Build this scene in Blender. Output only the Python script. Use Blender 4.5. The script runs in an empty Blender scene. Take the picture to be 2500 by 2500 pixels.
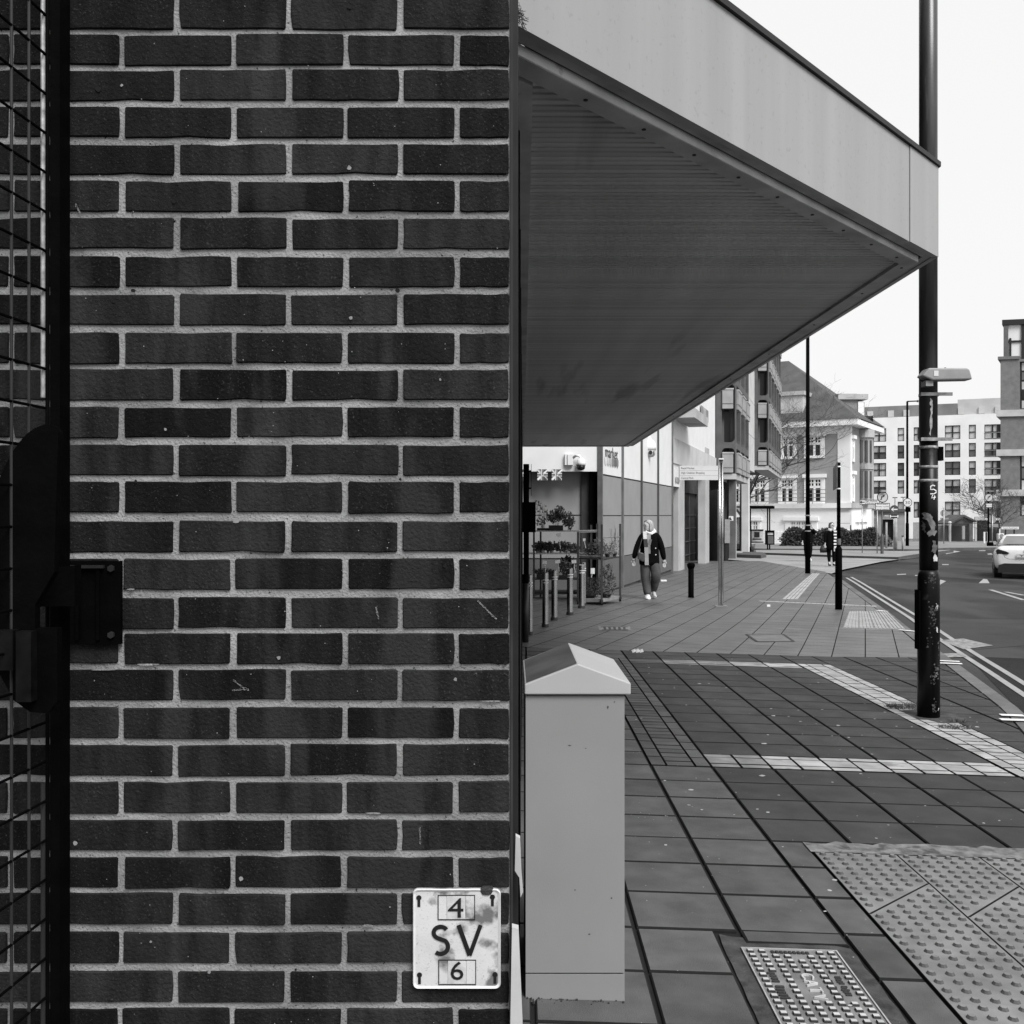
import bpy, bmesh, math, random
from mathutils import Vector, Matrix
R = math.radians
rnd = random.Random(7)
sc = bpy.context.scene
COL = sc.collection

# ------------------------------------------------------------------ camera, sky, sun, exposure
CAMH, F, HZ = 1.55, 2500.0, 1258.0
cam = bpy.data.cameras.new("camera"); camo = bpy.data.objects.new("camera", cam); COL.objects.link(camo)
camo.location = (0, 0, CAMH); camo.rotation_euler = (R(90), 0, 0)
cam.sensor_width = 36; cam.lens = 36.0 * F / 2500; cam.shift_y = (HZ - 1250) / 2500
cam.clip_start = 0.05; cam.clip_end = 3000
sc.camera = camo
SUN_EL, SUN_AZ = 48.0, 150.0     # azimuth measured from +Y (view direction) clockwise
world = bpy.data.worlds.new("World"); sc.world = world; world.use_nodes = True
nt = world.node_tree; nt.nodes.clear()
sky = nt.nodes.new("ShaderNodeTexSky"); sky.sky_type = 'NISHITA'; sky.sun_disc = False
sky.sun_elevation = R(SUN_EL); sky.sun_rotation = R(SUN_AZ); sky.dust_density = 4.0
bw = nt.nodes.new("ShaderNodeRGBToBW")
mixs = nt.nodes.new("ShaderNodeMix"); mixs.data_type = 'FLOAT'
mixs.inputs[0].default_value = 0.86; mixs.inputs[3].default_value = 9.0
bg = nt.nodes.new("ShaderNodeBackground"); bg.inputs[1].default_value = 0.1
wo = nt.nodes.new("ShaderNodeOutputWorld")
nt.links.new(sky.outputs[0], bw.inputs[0]); nt.links.new(bw.outputs[0], mixs.inputs[2])
nt.links.new(mixs.outputs[0], bg.inputs[0]); nt.links.new(bg.outputs[0], wo.inputs[0])
sl = bpy.data.lights.new("sun", 'SUN'); sl.energy = 3.2; sl.angle = R(28); sl.color = (1, 1, 1)
so = bpy.data.objects.new("sun", sl); COL.objects.link(so)
sd = Vector((math.sin(R(SUN_AZ)) * math.cos(R(SUN_EL)), math.cos(R(SUN_AZ)) * math.cos(R(SUN_EL)), math.sin(R(SUN_EL))))
so.rotation_euler = sd.to_track_quat('Z', 'Y').to_euler()
vs = sc.view_settings; vs.view_transform = 'Standard'; vs.look = 'None'; vs.exposure = 0.22; vs.gamma = 1; vs.use_curve_mapping = False

# ------------------------------------------------------------------ ground shape
def clamp(v, a, b): return max(a, min(b, v))
def gz(x, y):
    c = 0.03 - 0.018 * clamp((y - 14) / 16, 0, 1)
    X = x if x < 4 else 4 + (x - 4) * 0.2
    X = max(X, -2)
    z = -0.0096 * min(y, 60) - c * X
    if y > 60: z -= 0.0125 * (y - 60)
    return z
def ray(px): return (px - 1250) / F
def G(px, py, dz=0.0):
    """ground point seen at photo pixel"""
    r = ray(px); k = (py - HZ) / F
    lo, hi = 0.5, 400.0
    for _ in range(60):
        m = (lo + hi) / 2
        # height of the view ray at m against the ground
        if CAMH - k * m > gz(r * m, m) + dz: lo = m
        else: hi = m
    y = (lo + hi) / 2
    return Vector((r * y, y, gz(r * y, y) + dz))
def at(px, py, y): return Vector((ray(px) * y, y, CAMH - (py - HZ) * y / F))
def zat(py, y): return CAMH - (py - HZ) * y / F
def wid(p, y): return p * y / F

# ------------------------------------------------------------------ materials
MATS = {}
def M(name, v, rough=0.75, var=0.2, scale=6.0, bump=0.0, bscale=150.0, metal=0.0, rnd_amt=0.0, spk=0.0, spk_scale=250.0,
      spec=0.4, stain=0.0, stain_scale=2.0, stain_v=0.02, stain_thr=0.58, coord='world', stretch=(1, 1, 1)):
    if name in MATS: return MATS[name]
    m = bpy.data.materials.new(name); m.use_nodes = True; n = m.node_tree; N = n.nodes; L = n.links
    bs = N["Principled BSDF"]; bs.inputs["Roughness"].default_value = rough; bs.inputs["Metallic"].default_value = metal
    bs.inputs["Specular IOR Level"].default_value = spec
    if coord == 'world':
        pos = N.new("ShaderNodeNewGeometry").outputs["Position"]
    else:
        pos = N.new("ShaderNodeTexCoord").outputs["Object"]
    if stretch != (1, 1, 1):
        mp = N.new("ShaderNodeMapping"); mp.inputs["Scale"].default_value = stretch
        L.new(pos, mp.inputs["Vector"]); spos = mp.outputs[0]
    else: spos = pos
    def noise(s, d=5.0, src=None):
        t = N.new("ShaderNodeTexNoise"); t.inputs["Scale"].default_value = s; t.inputs["Detail"].default_value = d
        L.new(src or pos, t.inputs["Vector"]); return t.outputs["Fac"]
    def mr(src, a, b, c, d):
        t = N.new("ShaderNodeMapRange"); t.inputs[1].default_value = a; t.inputs[2].default_value = b
        t.inputs[3].default_value = c; t.inputs[4].default_value = d; L.new(src, t.inputs[0]); return t.outputs[0]
    def math_(op, a, b):
        t = N.new("ShaderNodeMath"); t.operation = op
        for i, q in enumerate((a, b)):
            if isinstance(q, (int, float)): t.inputs[i].default_value = q
            else: L.new(q, t.inputs[i])
        return t.outputs[0]
    val = mr(noise(scale, 6, spos), 0.3, 0.7, v * (1 - var), v * (1 + var))
    if rnd_amt:
        oi = N.new("ShaderNodeObjectInfo"); val = math_('MULTIPLY', val, mr(oi.outputs["Random"], 0, 1, 1 - rnd_amt, 1 + rnd_amt))
    if spk:
        sp = mr(noise(spk_scale, 2), 0.62, 0.74, 0, 1); val = math_('ADD', val, math_('MULTIPLY', sp, spk))
    if stain:
        st = mr(noise(stain_scale, 8, spos), stain_thr, stain_thr + 0.08, 0, stain)
        mx = N.new("ShaderNodeMix"); mx.data_type = 'FLOAT'; L.new(st, mx.inputs[0]); L.new(val, mx.inputs[2]); mx.inputs[3].default_value = stain_v
        val = mx.outputs[0]
    L.new(val, bs.inputs["Base Color"])
    if bump:
        bn = N.new("ShaderNodeBump"); bn.inputs["Strength"].default_value = bump; bn.inputs["Distance"].default_value = 0.004
        L.new(noise(bscale, 6), bn.inputs["Height"]); L.new(bn.outputs[0], bs.inputs["Normal"])
    MATS[name] = m; return m
def glass(name, v=0.05, rough=0.06):
    if name in MATS: return MATS[name]
    m = M(name, v, rough=rough, var=0.25, scale=0.6, spec=0.6); return m

brick_m = M("dark_brick", 0.0112, 0.9, 0.5, 16, 1.0, 150, rnd_amt=0.65, spk=0.03, spk_scale=300, spec=0.12, stain=0.5, stain_scale=4, stain_v=0.033, stain_thr=0.54, stretch=(1.6, 1, .35))
mortar_m = M("mortar", 0.25, 0.95, 0.35, 9, 1.0, 220, spk=-0.22, spk_scale=130, spec=0.1)
black_m = M("black_paint", 0.0018, 0.6, 0.3, 20, 0.3, 90, spec=0.025)
blackgloss_m = M("worn_black_pole", 0.0045, 0.35, 0.3, 6, 0.15, 60, spec=0.25, stain=0.5, stain_scale=6.5, stain_v=0.06, stain_thr=0.64)
greypole_m = M("weathered_pole", 0.03, 0.4, 0.5, 3, 0.1, 60, spec=0.5)
steel_m = M("steel", 0.5, 0.25, 0.1, 10, metal=1.0)
galv_m = M("galvanised", 0.35, 0.4, 0.3, 20, metal=0.8)
darkmetal_m = M("dark_metal", 0.02, 0.5, 0.2, 10, spec=0.2)
fascia_m = M("fascia_panel", 0.285, 0.38, 0.08, 1.2, 0.0, spec=0.4, spk=-0.04, spk_scale=45, stain=0.04, stain_scale=2.2, stain_v=0.16, stain_thr=0.55, stretch=(5, 5, .22))
soffit_m = M("soffit_board", 0.54, 0.6, 0.1, 1.3, 0.0, rnd_amt=0.12, spec=0.3, stain=0.55, stain_scale=1.0, stain_v=0.16, stain_thr=0.6, stretch=(2.6, .22, 1))
trim_m = M("canopy_trim", 0.48, 0.6, 0.25, 5, 0.2, 60, stain=0.5, stain_scale=9, stain_v=0.04, stain_thr=0.68)
whitetrim_m = M("white_drip_edge", 0.85, 0.4, 0.2, 6, stain=0.4, stain_scale=10, stain_v=0.1, stain_thr=0.66)
cab_m = M("cabinet_grey", 0.25, 0.6, 0.05, 3, 0.15, 400, spk=-0.03, spk_scale=500, stain=0.7, stain_scale=11, stain_v=0.05, stain_thr=0.73)
slab_m = M("paving_slab", 0.10, 0.8, 0.24, 6, 0.9, 380, rnd_amt=0.16, spk=0.09, spk_scale=620, spec=0.2)
slabdark_m = M("paving_slab_dark", 0.055, 0.8, 0.22, 5, 0.9, 380, rnd_amt=0.14, spk=0.07, spk_scale=620, spec=0.15)
joint_m = M("joint_sand", 0.007, 0.95, 0.3, 30)
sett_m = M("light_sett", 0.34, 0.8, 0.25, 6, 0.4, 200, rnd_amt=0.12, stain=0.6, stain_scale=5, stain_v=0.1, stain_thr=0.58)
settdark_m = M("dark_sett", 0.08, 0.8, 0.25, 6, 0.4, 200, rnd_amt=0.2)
tactile_m = M("tactile_slab", 0.19, 0.85, 0.22, 7, 0.5, 250, rnd_amt=0.06, spk=0.05, spk_scale=400, stain=0.5, stain_scale=4, stain_v=0.12, stain_thr=0.6)
concsurround_m = M("surround_concrete", 0.05, 0.9, 0.5, 12, 0.9, 80, stain=0.6, stain_scale=9, stain_v=0.015, stain_thr=0.55)
roughmortar_m = M("rough_mortar", 0.16, 0.95, 0.5, 16, 1.0, 60, stain=0.8, stain_scale=14, stain_v=0.05, stain_thr=0.55)
iron_m = M("cast_iron", 0.19, 0.5, 0.3, 9, 0.4, 200, spec=0.4)
ironlight_m = M("worn_stud", 0.48, 0.4, 0.2, 14, 0.2, 200)
irondark_m = M("dark_casting", 0.03, 0.6, 0.3, 20, 0.6, 150)
asphalt_m = M("asphalt", 0.033, 0.9, 0.35, 0.6, 0.9, 70, spk=0.05, spk_scale=60, spec=0.12, stain=0.5, stain_scale=0.5, stain_v=0.075, stain_thr=0.5, stretch=(1, .35, 1))
asphaltdark_m = M("asphalt_patch", 0.022, 0.9, 0.25, 1.0, 0.8, 90, spk=0.06, spk_scale=80, spec=.1)
asphaltlight_m = M("asphalt_light", 0.05, 0.9, 0.2, 1.0, 0.6, 90, spk=0.06, spk_scale=80, spec=.1)
crossing_m = M("pale_asphalt", 0.26, 0.8, 0.2, 0.6, 0.4, 90)
paintline_m = M("road_paint", 0.3, 0.7, 0.15, 3, stain=0.5, stain_scale=12, stain_v=0.15, stain_thr=0.6)
kerb_m = M("kerb_stone", 0.115, 0.85, 0.2, 5, 0.4, 150, rnd_amt=0.15)
kerbdark_m = M("dark_kerb", 0.075, 0.85, 0.25, 2, 0.4, 150, rnd_amt=0.15)
farground_m = M("far_ground", 0.12, 0.9, 0.2, 0.1)
islandpave_m = M("island_paving", 0.24, 0.85, 0.2, 1)
enamel_m = M("dirty_enamel", 0.55, 0.35, 0.12, 12, 0.1, 200, stain=0.9, stain_scale=15, stain_v=0.10, stain_thr=0.535, spk=-0.2, spk_scale=260)
enamelrim_m = M("clean_enamel", 0.62, 0.35, 0.1, 30)
ink_m = M("black_ink", 0.008, 0.5, 0.2, 30)
whiteboard_m = M("white_wood", 0.45, 0.7, 0.15, 8, stain=0.8, stain_scale=16, stain_v=0.05, stain_thr=0.66)
white_m = M("white_panel", 0.74, 0.5, 0.05, 2)
whitewall_m = M("white_render", 0.80, 0.85, 0.08, 0.35)
panelgrey_m = M("panel_grey", 0.26, 0.6, 0.06, 2, spk=0.02)
paneldark_m = M("panel_dark_grey", 0.105, 0.6, 0.08, 2, spk=0.02)
mullion_m = M("mullion", 0.06, 0.5, 0.2, 5)
brownbrick_m = M("brown_brick", 0.045, 0.9, 0.3, 3, 0.5, 60, rnd_amt=0.2)
concrete_m = M("exposed_concrete", 0.095, 0.95, 0.25, 1.2, 0.8, 25, spk=-0.05, spk_scale=18)
conclight_m = M("pale_concrete", 0.40, 0.9, 0.15, 1.0, 0.3, 25, stain=0.3, stain_scale=1.2, stain_v=0.2, stain_thr=0.6)
concpanel_m = M("concrete_panel", 0.5, 0.9, 0.15, 1.0, stain=0.5, stain_scale=1.0, stain_v=0.2, stain_thr=0.6)
render_m = M("grey_render", 0.29, 0.9, 0.1, 0.6, 0.3, 10)
slate_m = M("roof_tiles", 0.075, 0.85, 0.25, 1.0, 0.5, 14)
slate2_m = M("slate_cladding", 0.2, 0.8, 0.25, 0.4)
rbrick_m = M("grey_brick", 0.15, 0.9, 0.15, 2.0, 0.5, 20, spk=0.05, spk_scale=9)
glassdark_m = M("dark_glass", 0.012, 0.25, 0.25, .6, spec=0.25)
glassmid_m = glass("mid_glass", 0.10, 0.05)
glasspale_m = glass("pale_glass", 0.42, 0.06)
blind_m = M("curtain", 0.45, 0.9, 0.35, 1.2, stretch=(3, 3, .2))
leaf_m = M("hedge_leaf", 0.05, 0.5, 0.5, 2.0, spec=0.5, rnd_amt=0.2)
leafl_m = M("pale_leaf", 0.14, 0.6, 0.4, 6.0)
leafd_m = M("dark_leaf", 0.035, 0.5, 0.4, 6.0)
bark_m = M("bark", 0.06, 0.9, 0.3, 4, 0.5, 40)
pot_m = M("terracotta_pot", 0.36, 0.8, 0.2, 10)
tray_m = M("black_tray", 0.01, 0.6)
skin_m = M("skin", 0.5, 0.55, 0.08, 10)
hair_m = M("fair_hair", 0.32, 0.5, 0.35, 30, stretch=(1, 1, .15))
hair2_m = M("dark_hair", 0.07, 0.5, 0.35, 30)
coat_m = M("black_wool", 0.0035, 0.95, 0.3, 20, spec=0.1)
jeans_m = M("denim", 0.07, 0.85, 0.4, 5, 0.4, 60)
knit_m = M("pale_knit", 0.34, 0.9, 0.12, 12, 0.5, 120)
scarfw_m = M("white_knit", 0.75, 0.9, 0.1, 20, 0.5, 120)
scarfg_m = M("grey_knit", 0.05, 0.9, 0.2, 20, 0.5, 120)
shoe_m = M("white_shoe", 0.78, 0.6, 0.05, 10)
bag_m = M("leather_bag", 0.06, 0.45, 0.3, 10)
carpaint_m = M("white_car_paint", 0.66, 0.18, 0.03, 1, spec=0.6)
lamp_m = M("tail_lamp", 0.02, 0.15, 0.2, 20, spec=0.6)
rubber_m = M("rubber", 0.012, 0.8)
signback_m = M("sign_back", 0.22, 0.6, 0.1, 5)
signwhite_m = M("sign_white", 0.62, 0.5, 0.05, 5)
signpale_m = M("sign_pale", 0.46, 0.5, 0.05, 5)
signblue_m = M("sign_dark_face", 0.05, 0.5, 0.05, 5)
luminaire_m = M("luminaire_grey", 0.26, 0.5, 0.15, 8)
gum_m = M("gum_spot", 0.4, 0.8, 0.3, 30)

# ------------------------------------------------------------------ mesh builder
class B:
    def __init__(s, T=None): s.v = []; s.f = []; s.T = T
    def add(s, vs, fs):
        o = len(s.v)
        s.v += [Vector(s.T(*p)) if s.T else Vector(p) for p in vs]
        s.f += [[i + o for i in f] for f in fs]; return s
    def box(s, x0, x1, y0, y1, z0, z1):
        return s.add([(x0,y0,z0),(x1,y0,z0),(x1,y1,z0),(x0,y1,z0),(x0,y0,z1),(x1,y0,z1),(x1,y1,z1),(x0,y1,z1)],
              [(0,3,2,1),(4,5,6,7),(0,1,5,4),(1,2,6,5),(2,3,7,6),(3,0,4,7)])
    def quad(s, *p): return s.add(list(p), [tuple(range(len(p)))])
    def prism(s, poly, f0, f1):
        """poly: 2-d points; f0, f1 map a 2-d point to its front / back 3-d place"""
        n = len(poly)
        return s.add([f0(*p) for p in poly] + [f1(*p) for p in poly],
              [tuple(range(n)), tuple(range(2*n-1, n-1, -1))] + [(i, i+n, (i+1)%n+n, (i+1)%n) for i in range(n)])
    def tube(s, pts, rad, n=8, cap=True, ell=1.0):
        pts = [Vector(p) for p in pts]
        if isinstance(rad, (int, float)): rad = [rad]*len(pts)
        vs, fs = [], []; ref = None
        for i, p in enumerate(pts):
            d = (pts[min(i+1, len(pts)-1)] - pts[max(i-1, 0)])
            if d.length < 1e-9: d = Vector((0,0,1))
            d.normalize()
            if ref is None: ref = Vector((1,0,0)) if abs(d.x) < .9 else Vector((0,1,0))
            a = d.cross(ref)
            if a.length < 1e-6: a = d.orthogonal()
            a.normalize(); b = d.cross(a); ref = (b.cross(d))*-1 if False else ref
            r = rad[i]; rx, ry = r if isinstance(r, tuple) else (r, r*ell)
            for k in range(n):
                t = 2*math.pi*k/n; q = p + a*(math.cos(t)*rx) + b*(math.sin(t)*ry); vs.append(tuple(q))
        for i in range(len(pts)-1):
            for k in range(n):
                fs.append((i*n+k, i*n+(k+1)%n, (i+1)*n+(k+1)%n, (i+1)*n+k))
        if cap: fs += [tuple(range(n-1, -1, -1)), tuple(range((len(pts)-1)*n, len(pts)*n))]
        return s.add(vs, fs)
    def loft(s, rings, n=12):
        """horizontal elliptical rings (cx,cy,cz,rx,ry) from bottom to top"""
        vs, fs = [], []
        for (cx, cy, cz, rx, ry) in rings:
            for k in range(n):
                t = 2*math.pi*k/n; vs.append((cx+rx*math.cos(t), cy+ry*math.sin(t), cz))
        for i in range(len(rings)-1):
            for k in range(n): fs.append((i*n+k, i*n+(k+1)%n, (i+1)*n+(k+1)%n, (i+1)*n+k))
        fs += [tuple(range(n-1,-1,-1)), tuple(range((len(rings)-1)*n, len(rings)*n))]
        return s.add(vs, fs)
    def cyl(s, x, y, z0, z1, r0, r1=None, n=16):
        r1 = r0 if r1 is None else r1
        return s.loft([(x,y,z0,r0,r0),(x,y,z1,r1,r1)], n)
    def disc(s, c, nrm, r, t, n=24):
        c = Vector(c); nrm = Vector(nrm).normalized()
        return s.tube([c, c + nrm*t], r, n)
    def wall(s, s0, s1, z0, z1, rects, t, n=0.0):
        """front face at n with real openings t deep (local s, n, z)"""
        ss = sorted({s0, s1, *[clamp(q, s0, s1) for r in rects for q in (r[0], r[2])]})
        zs = sorted({z0, z1, *[clamp(q, z0, z1) for r in rects for q in (r[1], r[3])]})
        for a, b in zip(ss, ss[1:]):
            for c, d in zip(zs, zs[1:]):
                mx, mz = (a+b)/2, (c+d)/2
                if any(r[0] < mx < r[2] and r[1] < mz < r[3] for r in rects): continue
                s.quad((a,n,c),(b,n,c),(b,n,d),(a,n,d))
        for (a, c, b, d) in rects:
            s.quad((a,n,c),(b,n,c),(b,n-t,c),(a,n-t,c)); s.quad((a,n,d),(a,n-t,d),(b,n-t,d),(b,n,d))
            s.quad((a,n,c),(a,n-t,c),(a,n-t,d),(a,n,d)); s.quad((b,n,c),(b,n,d),(b,n-t,d),(b,n-t,c))
        return s

WLOC = {}
SIDE = {}
def mesh_from(name, vs, fs, mat, smooth=False):
    me = bpy.data.meshes.new(name); me.from_pydata([tuple(v) for v in vs], [], fs)
    bm = bmesh.new(); bm.from_mesh(me); bmesh.ops.recalc_face_normals(bm, faces=bm.faces); bm.to_mesh(me); bm.free()
    if mat: me.materials.append(mat)
    if smooth:
        for p in me.polygons: p.use_smooth = True
    return me
def dark_sides(me, zmin=.75):
    """dirt in the joints: every face of a slab that is not its top"""
    me.materials.append(joint_m)
    for p in me.polygons:
        if p.normal.z < zmin: p.material_index = 1
    return me
def tag(o, label=None, cat=None, group=None, kind=None):
    if label: o["label"] = label
    if cat: o["category"] = cat
    if group: o["group"] = group
    if kind: o["kind"] = kind
    return o
def thing(name, loc, label, cat, group=None, kind=None):
    o = bpy.data.objects.new(name, None); COL.objects.link(o); o.location = loc; o.empty_display_size = 0.1
    WLOC[o.name] = Vector(loc); return tag(o, label, cat, group, kind)
def mk(name, b, mat, parent=None, kind=None, smooth=False, base=None, label=None):
    """one mesh object from builder b (world coordinates)"""
    if parent is not None: org = WLOC[parent.name]
    elif base is not None: org = Vector(base)
    else:
        lo = Vector([min(v[i] for v in b.v) for i in range(3)]); hi = Vector([max(v[i] for v in b.v) for i in range(3)])
        org = Vector(((lo.x+hi.x)/2, (lo.y+hi.y)/2, lo.z))
    o = bpy.data.objects.new(name, mesh_from(name, [v - org for v in b.v], b.f, mat, smooth)); COL.objects.link(o)
    if parent is not None: o.parent = parent
    else: o.location = org
    WLOC[o.name] = org.copy()
    if kind: o["kind"] = kind
    if label: o["label"] = label
    return o
def inst(name, me, parent, mat4):
    """object sharing mesh data, world matrix mat4, under an unrotated parent"""
    o = bpy.data.objects.new(name, me); COL.objects.link(o); o.parent = parent
    o.matrix_local = Matrix.Translation(-WLOC[parent.name]) @ mat4; return o
def copy_tree(o, loc, label=None, group=None):
    def rec(src, par):
        c = src.copy(); COL.objects.link(c)
        if par is not None: c.parent = par
        for ch in list(src.children): rec(ch, c)
        return c
    c = rec(o, None); c.location = loc
    if label: c["label"] = label
    if group: c["group"] = group
    WLOC[c.name] = Vector(loc); return c
TXT = {}
def text_geo(s, size, ext=0.001):
    key = (s, size, ext)
    if key not in TXT:
        cu = bpy.data.curves.new("text", 'FONT'); cu.body = s; cu.size = size; cu.extrude = ext; cu.align_x = 'CENTER'; cu.align_y = 'CENTER'; cu.resolution_u = 3
        ob = bpy.data.objects.new("text", cu); COL.objects.link(ob)
        dg = bpy.context.evaluated_depsgraph_get(); me = bpy.data.meshes.new_from_object(ob.evaluated_get(dg))
        TXT[key] = ([v.co.copy() for v in me.vertices], [list(p.vertices) for p in me.polygons])
        bpy.data.objects.remove(ob); bpy.data.curves.remove(cu); bpy.data.meshes.remove(me)
    return TXT[key]
def text(b, s, size, c, ux=(1,0,0), uy=(0,0,1), un=(0,-1,0), ext=0.001, w=None):
    """adds lettering centred at c; w = total width wanted"""
    vs, fs = text_geo(s, size, ext)
    c, ux, uy, un = Vector(c), Vector(ux), Vector(uy), Vector(un)
    k = 1.0
    x0, x1 = min(v.x for v in vs), max(v.x for v in vs); y0, y1 = min(v.y for v in vs), max(v.y for v in vs)
    if w: k = w / (x1 - x0)
    T = b.T; b.T = None
    b.add([tuple(c + ux*((v.x-(x0+x1)/2)*k) + uy*(v.y-(y0+y1)/2) + un*v.z) for v in vs], fs); b.T = T
class Fr:
    """vertical facade frame: s along, n outward, z up"""
    def __init__(s, o, d):
        s.o = Vector((o[0], o[1])); s.d = Vector((d[0], d[1])).normalized()
        n = Vector((s.d.y, -s.d.x)); s.n = n if n.dot(-s.o) > 0 else -n
    def W(s, a, n, z):
        p = s.o + s.d*a + s.n*n; return (p.x, p.y, z)
    def S(s, px, n=0.0):
        r = ray(px); p = s.o + s.n*n; return (r*p.y - p.x) / (s.d.x - r*s.d.y)
    def st(s, px, py, n=0.0):
        a = s.S(px, n); y = s.o.y + s.n.y*n + s.d.y*a; return a, zat(py, y)
    def rect(s, px0, py0, px1, py1, n=0.0):
        a0 = s.S(px0, n); a1 = s.S(px1, n); am = (a0+a1)/2; y = s.o.y + s.n.y*n + s.d.y*am
        return (min(a0, a1), zat(py1, y), max(a0, a1), zat(py0, y))
# ================================================================== GROUND, ROAD, PAVEMENT
def sheet(name, xl, xr, ys, dz, mat, nx=14, parent=None, kind="structure"):
    b = B(); rows = []
    for y in ys:
        a, c = xl(y), xr(y); rows.append([(a+(c-a)*i/nx, y) for i in range(nx+1)])
    vs = [(x, y, gz(x, y)+dz) for r in rows for (x, y) in r]
    fs = [(j*(nx+1)+i, j*(nx+1)+i+1, (j+1)*(nx+1)+i+1, (j+1)*(nx+1)+i) for j in range(len(rows)-1) for i in range(nx)]
    b.add(vs, fs)
    return mk(name, b, mat, parent, kind=kind, smooth=True)
def fr(a, c, n): return [a+(c-a)*i/n for i in range(n+1)]
KP = [G(2065, 1421), G(2170, 1494), G(2237, 1547), G(2334, 1617), G(2500, 1738)]
KP = sorted([(p.x, p.y) for p in KP], key=lambda p: p[1])
k0, k1 = KP[0], KP[1]; sl_ = math.tan(R(18.2))
KP = [(k0[0]-sl_*(k0[1]+6), -6.0)] + KP
pc = G(2030, 1398); KP.append((pc.x, pc.y))
def kerbx(y):
    for (a, b), (c, d) in zip(KP, KP[1:]):
        if y <= d: return a + (c-a)*(y-b)/(d-b)
    return KP[-1][0] + sl_*(y-KP[-1][1])
def clip(poly, p, q):
    """keep the part left of the line p->q"""
    out = []
    s = lambda t: (q[0]-p[0])*(t[1]-p[1]) - (q[1]-p[1])*(t[0]-p[0])
    for i, a in enumerate(poly):
        b = poly[(i+1) % len(poly)]; sa, sb = s(a), s(b)
        if sa >= 0: out.append(a)
        if (sa >= 0) != (sb >= 0):
            t = sa/(sa-sb); out.append((a[0]+(b[0]-a[0])*t, a[1]+(b[1]-a[1])*t))
    return out
def clip_kerb(poly, off):
    y0 = min(p[1] for p in poly); y1 = max(p[1] for p in poly)
    if max(p[0] for p in poly) < min(kerbx(y0), kerbx(y1)) - off - 0.05: return poly
    for (a, b), (c, d) in zip(KP, KP[1:]):
        if d < y0-2 or b > y1+2: continue
        L = math.hypot(c-a, d-b); nx, ny = -(d-b)/L*off, (c-a)/L*off
        poly = clip(poly, (a+nx, b+ny), (c+nx, d+ny))
        if len(poly) < 3: return []
    return poly
FE = [G(1873, 1372), G(2030, 1398)]        # far edge of the paving
# street facade line: x = 2.8 + T*(y-26)
TS = 0.314
def fx(y): return 2.8 + TS*(y-26)

ys_far = fr(-8, 60, 34) + fr(66, 160, 16) + fr(200, 900, 8)
sheet("ground", lambda y: -160 if y < 100 else -400, lambda y: 200 if y < 100 else 600, ys_far, -0.14, farground_m, 60)
sheet("road", lambda y: kerbx(min(y, 38))-1.5-(0 if y < 37 else (y-37)*1.2), lambda y: 45+y*.4, fr(-6, 74, 80), -0.10, asphalt_m, 40)
pave = sheet("pavement", lambda y: -0.6 if y < 20 else fx(y)-1.6, lambda y: kerbx(y)-0.03 if y < pc.y else max(fx(y)-1.5, pc.x-(y-pc.y)*1.05), fr(-4, 46, 100), -0.014, joint_m, 16)

def gpoly(name, pts, dz, mat, parent=None, kind="structure", thick=0.0, sub=1):
    """flat piece on the ground through photo points"""
    P = [G(*p) for p in pts]; b = B()
    n = len(P)
    top = [(p.x, p.y, p.z+dz) for p in P]
    if thick:
        b.add(top + [(x, y, z-thick) for x, y, z in top], [tuple(range(n))] + [(i, i+n, (i+1) % n+n, (i+1) % n) for i in range(n)])
    else: b.add(top, [tuple(range(n))])
    return mk(name, b, mat, parent, kind=kind)
def gstrip(b, line, w, dz, step=1.0, w1=None):
    """painted stripe of width w along world points"""
    pts = []
    for p, q in zip(line, line[1:]):
        L = math.hypot(q[0]-p[0], q[1]-p[1]); k = max(1, int(L/step))
        pts += [(p[0]+(q[0]-p[0])*i/k, p[1]+(q[1]-p[1])*i/k) for i in range(k)]
    pts.append(line[-1]); vs = []
    for i, p in enumerate(pts):
        a, c = pts[max(i-1, 0)], pts[min(i+1, len(pts)-1)]; L = math.hypot(c[0]-a[0], c[1]-a[1]) or 1
        nx, ny = -(c[1]-a[1])/L*w/2, (c[0]-a[0])/L*w/2
        for sg in (1, -1):
            x, y = p[0]+nx*sg, p[1]+ny*sg; vs.append((x, y, gz(x, y)+dz))
    b.add(vs, [(2*i, 2*i+1, 2*i+3, 2*i+2) for i in range(len(pts)-1)]); return b
def off_kerb(d, y0, y1, n=40):
    out = []
    for y in fr(y0, y1, n):
        e = 0.05; dx, dy = kerbx(y+e)-kerbx(y-e), 2*e; L = math.hypot(dx, dy)
        out.append((kerbx(y)+dy/L*d, y-dx/L*d))
    return out

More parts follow.
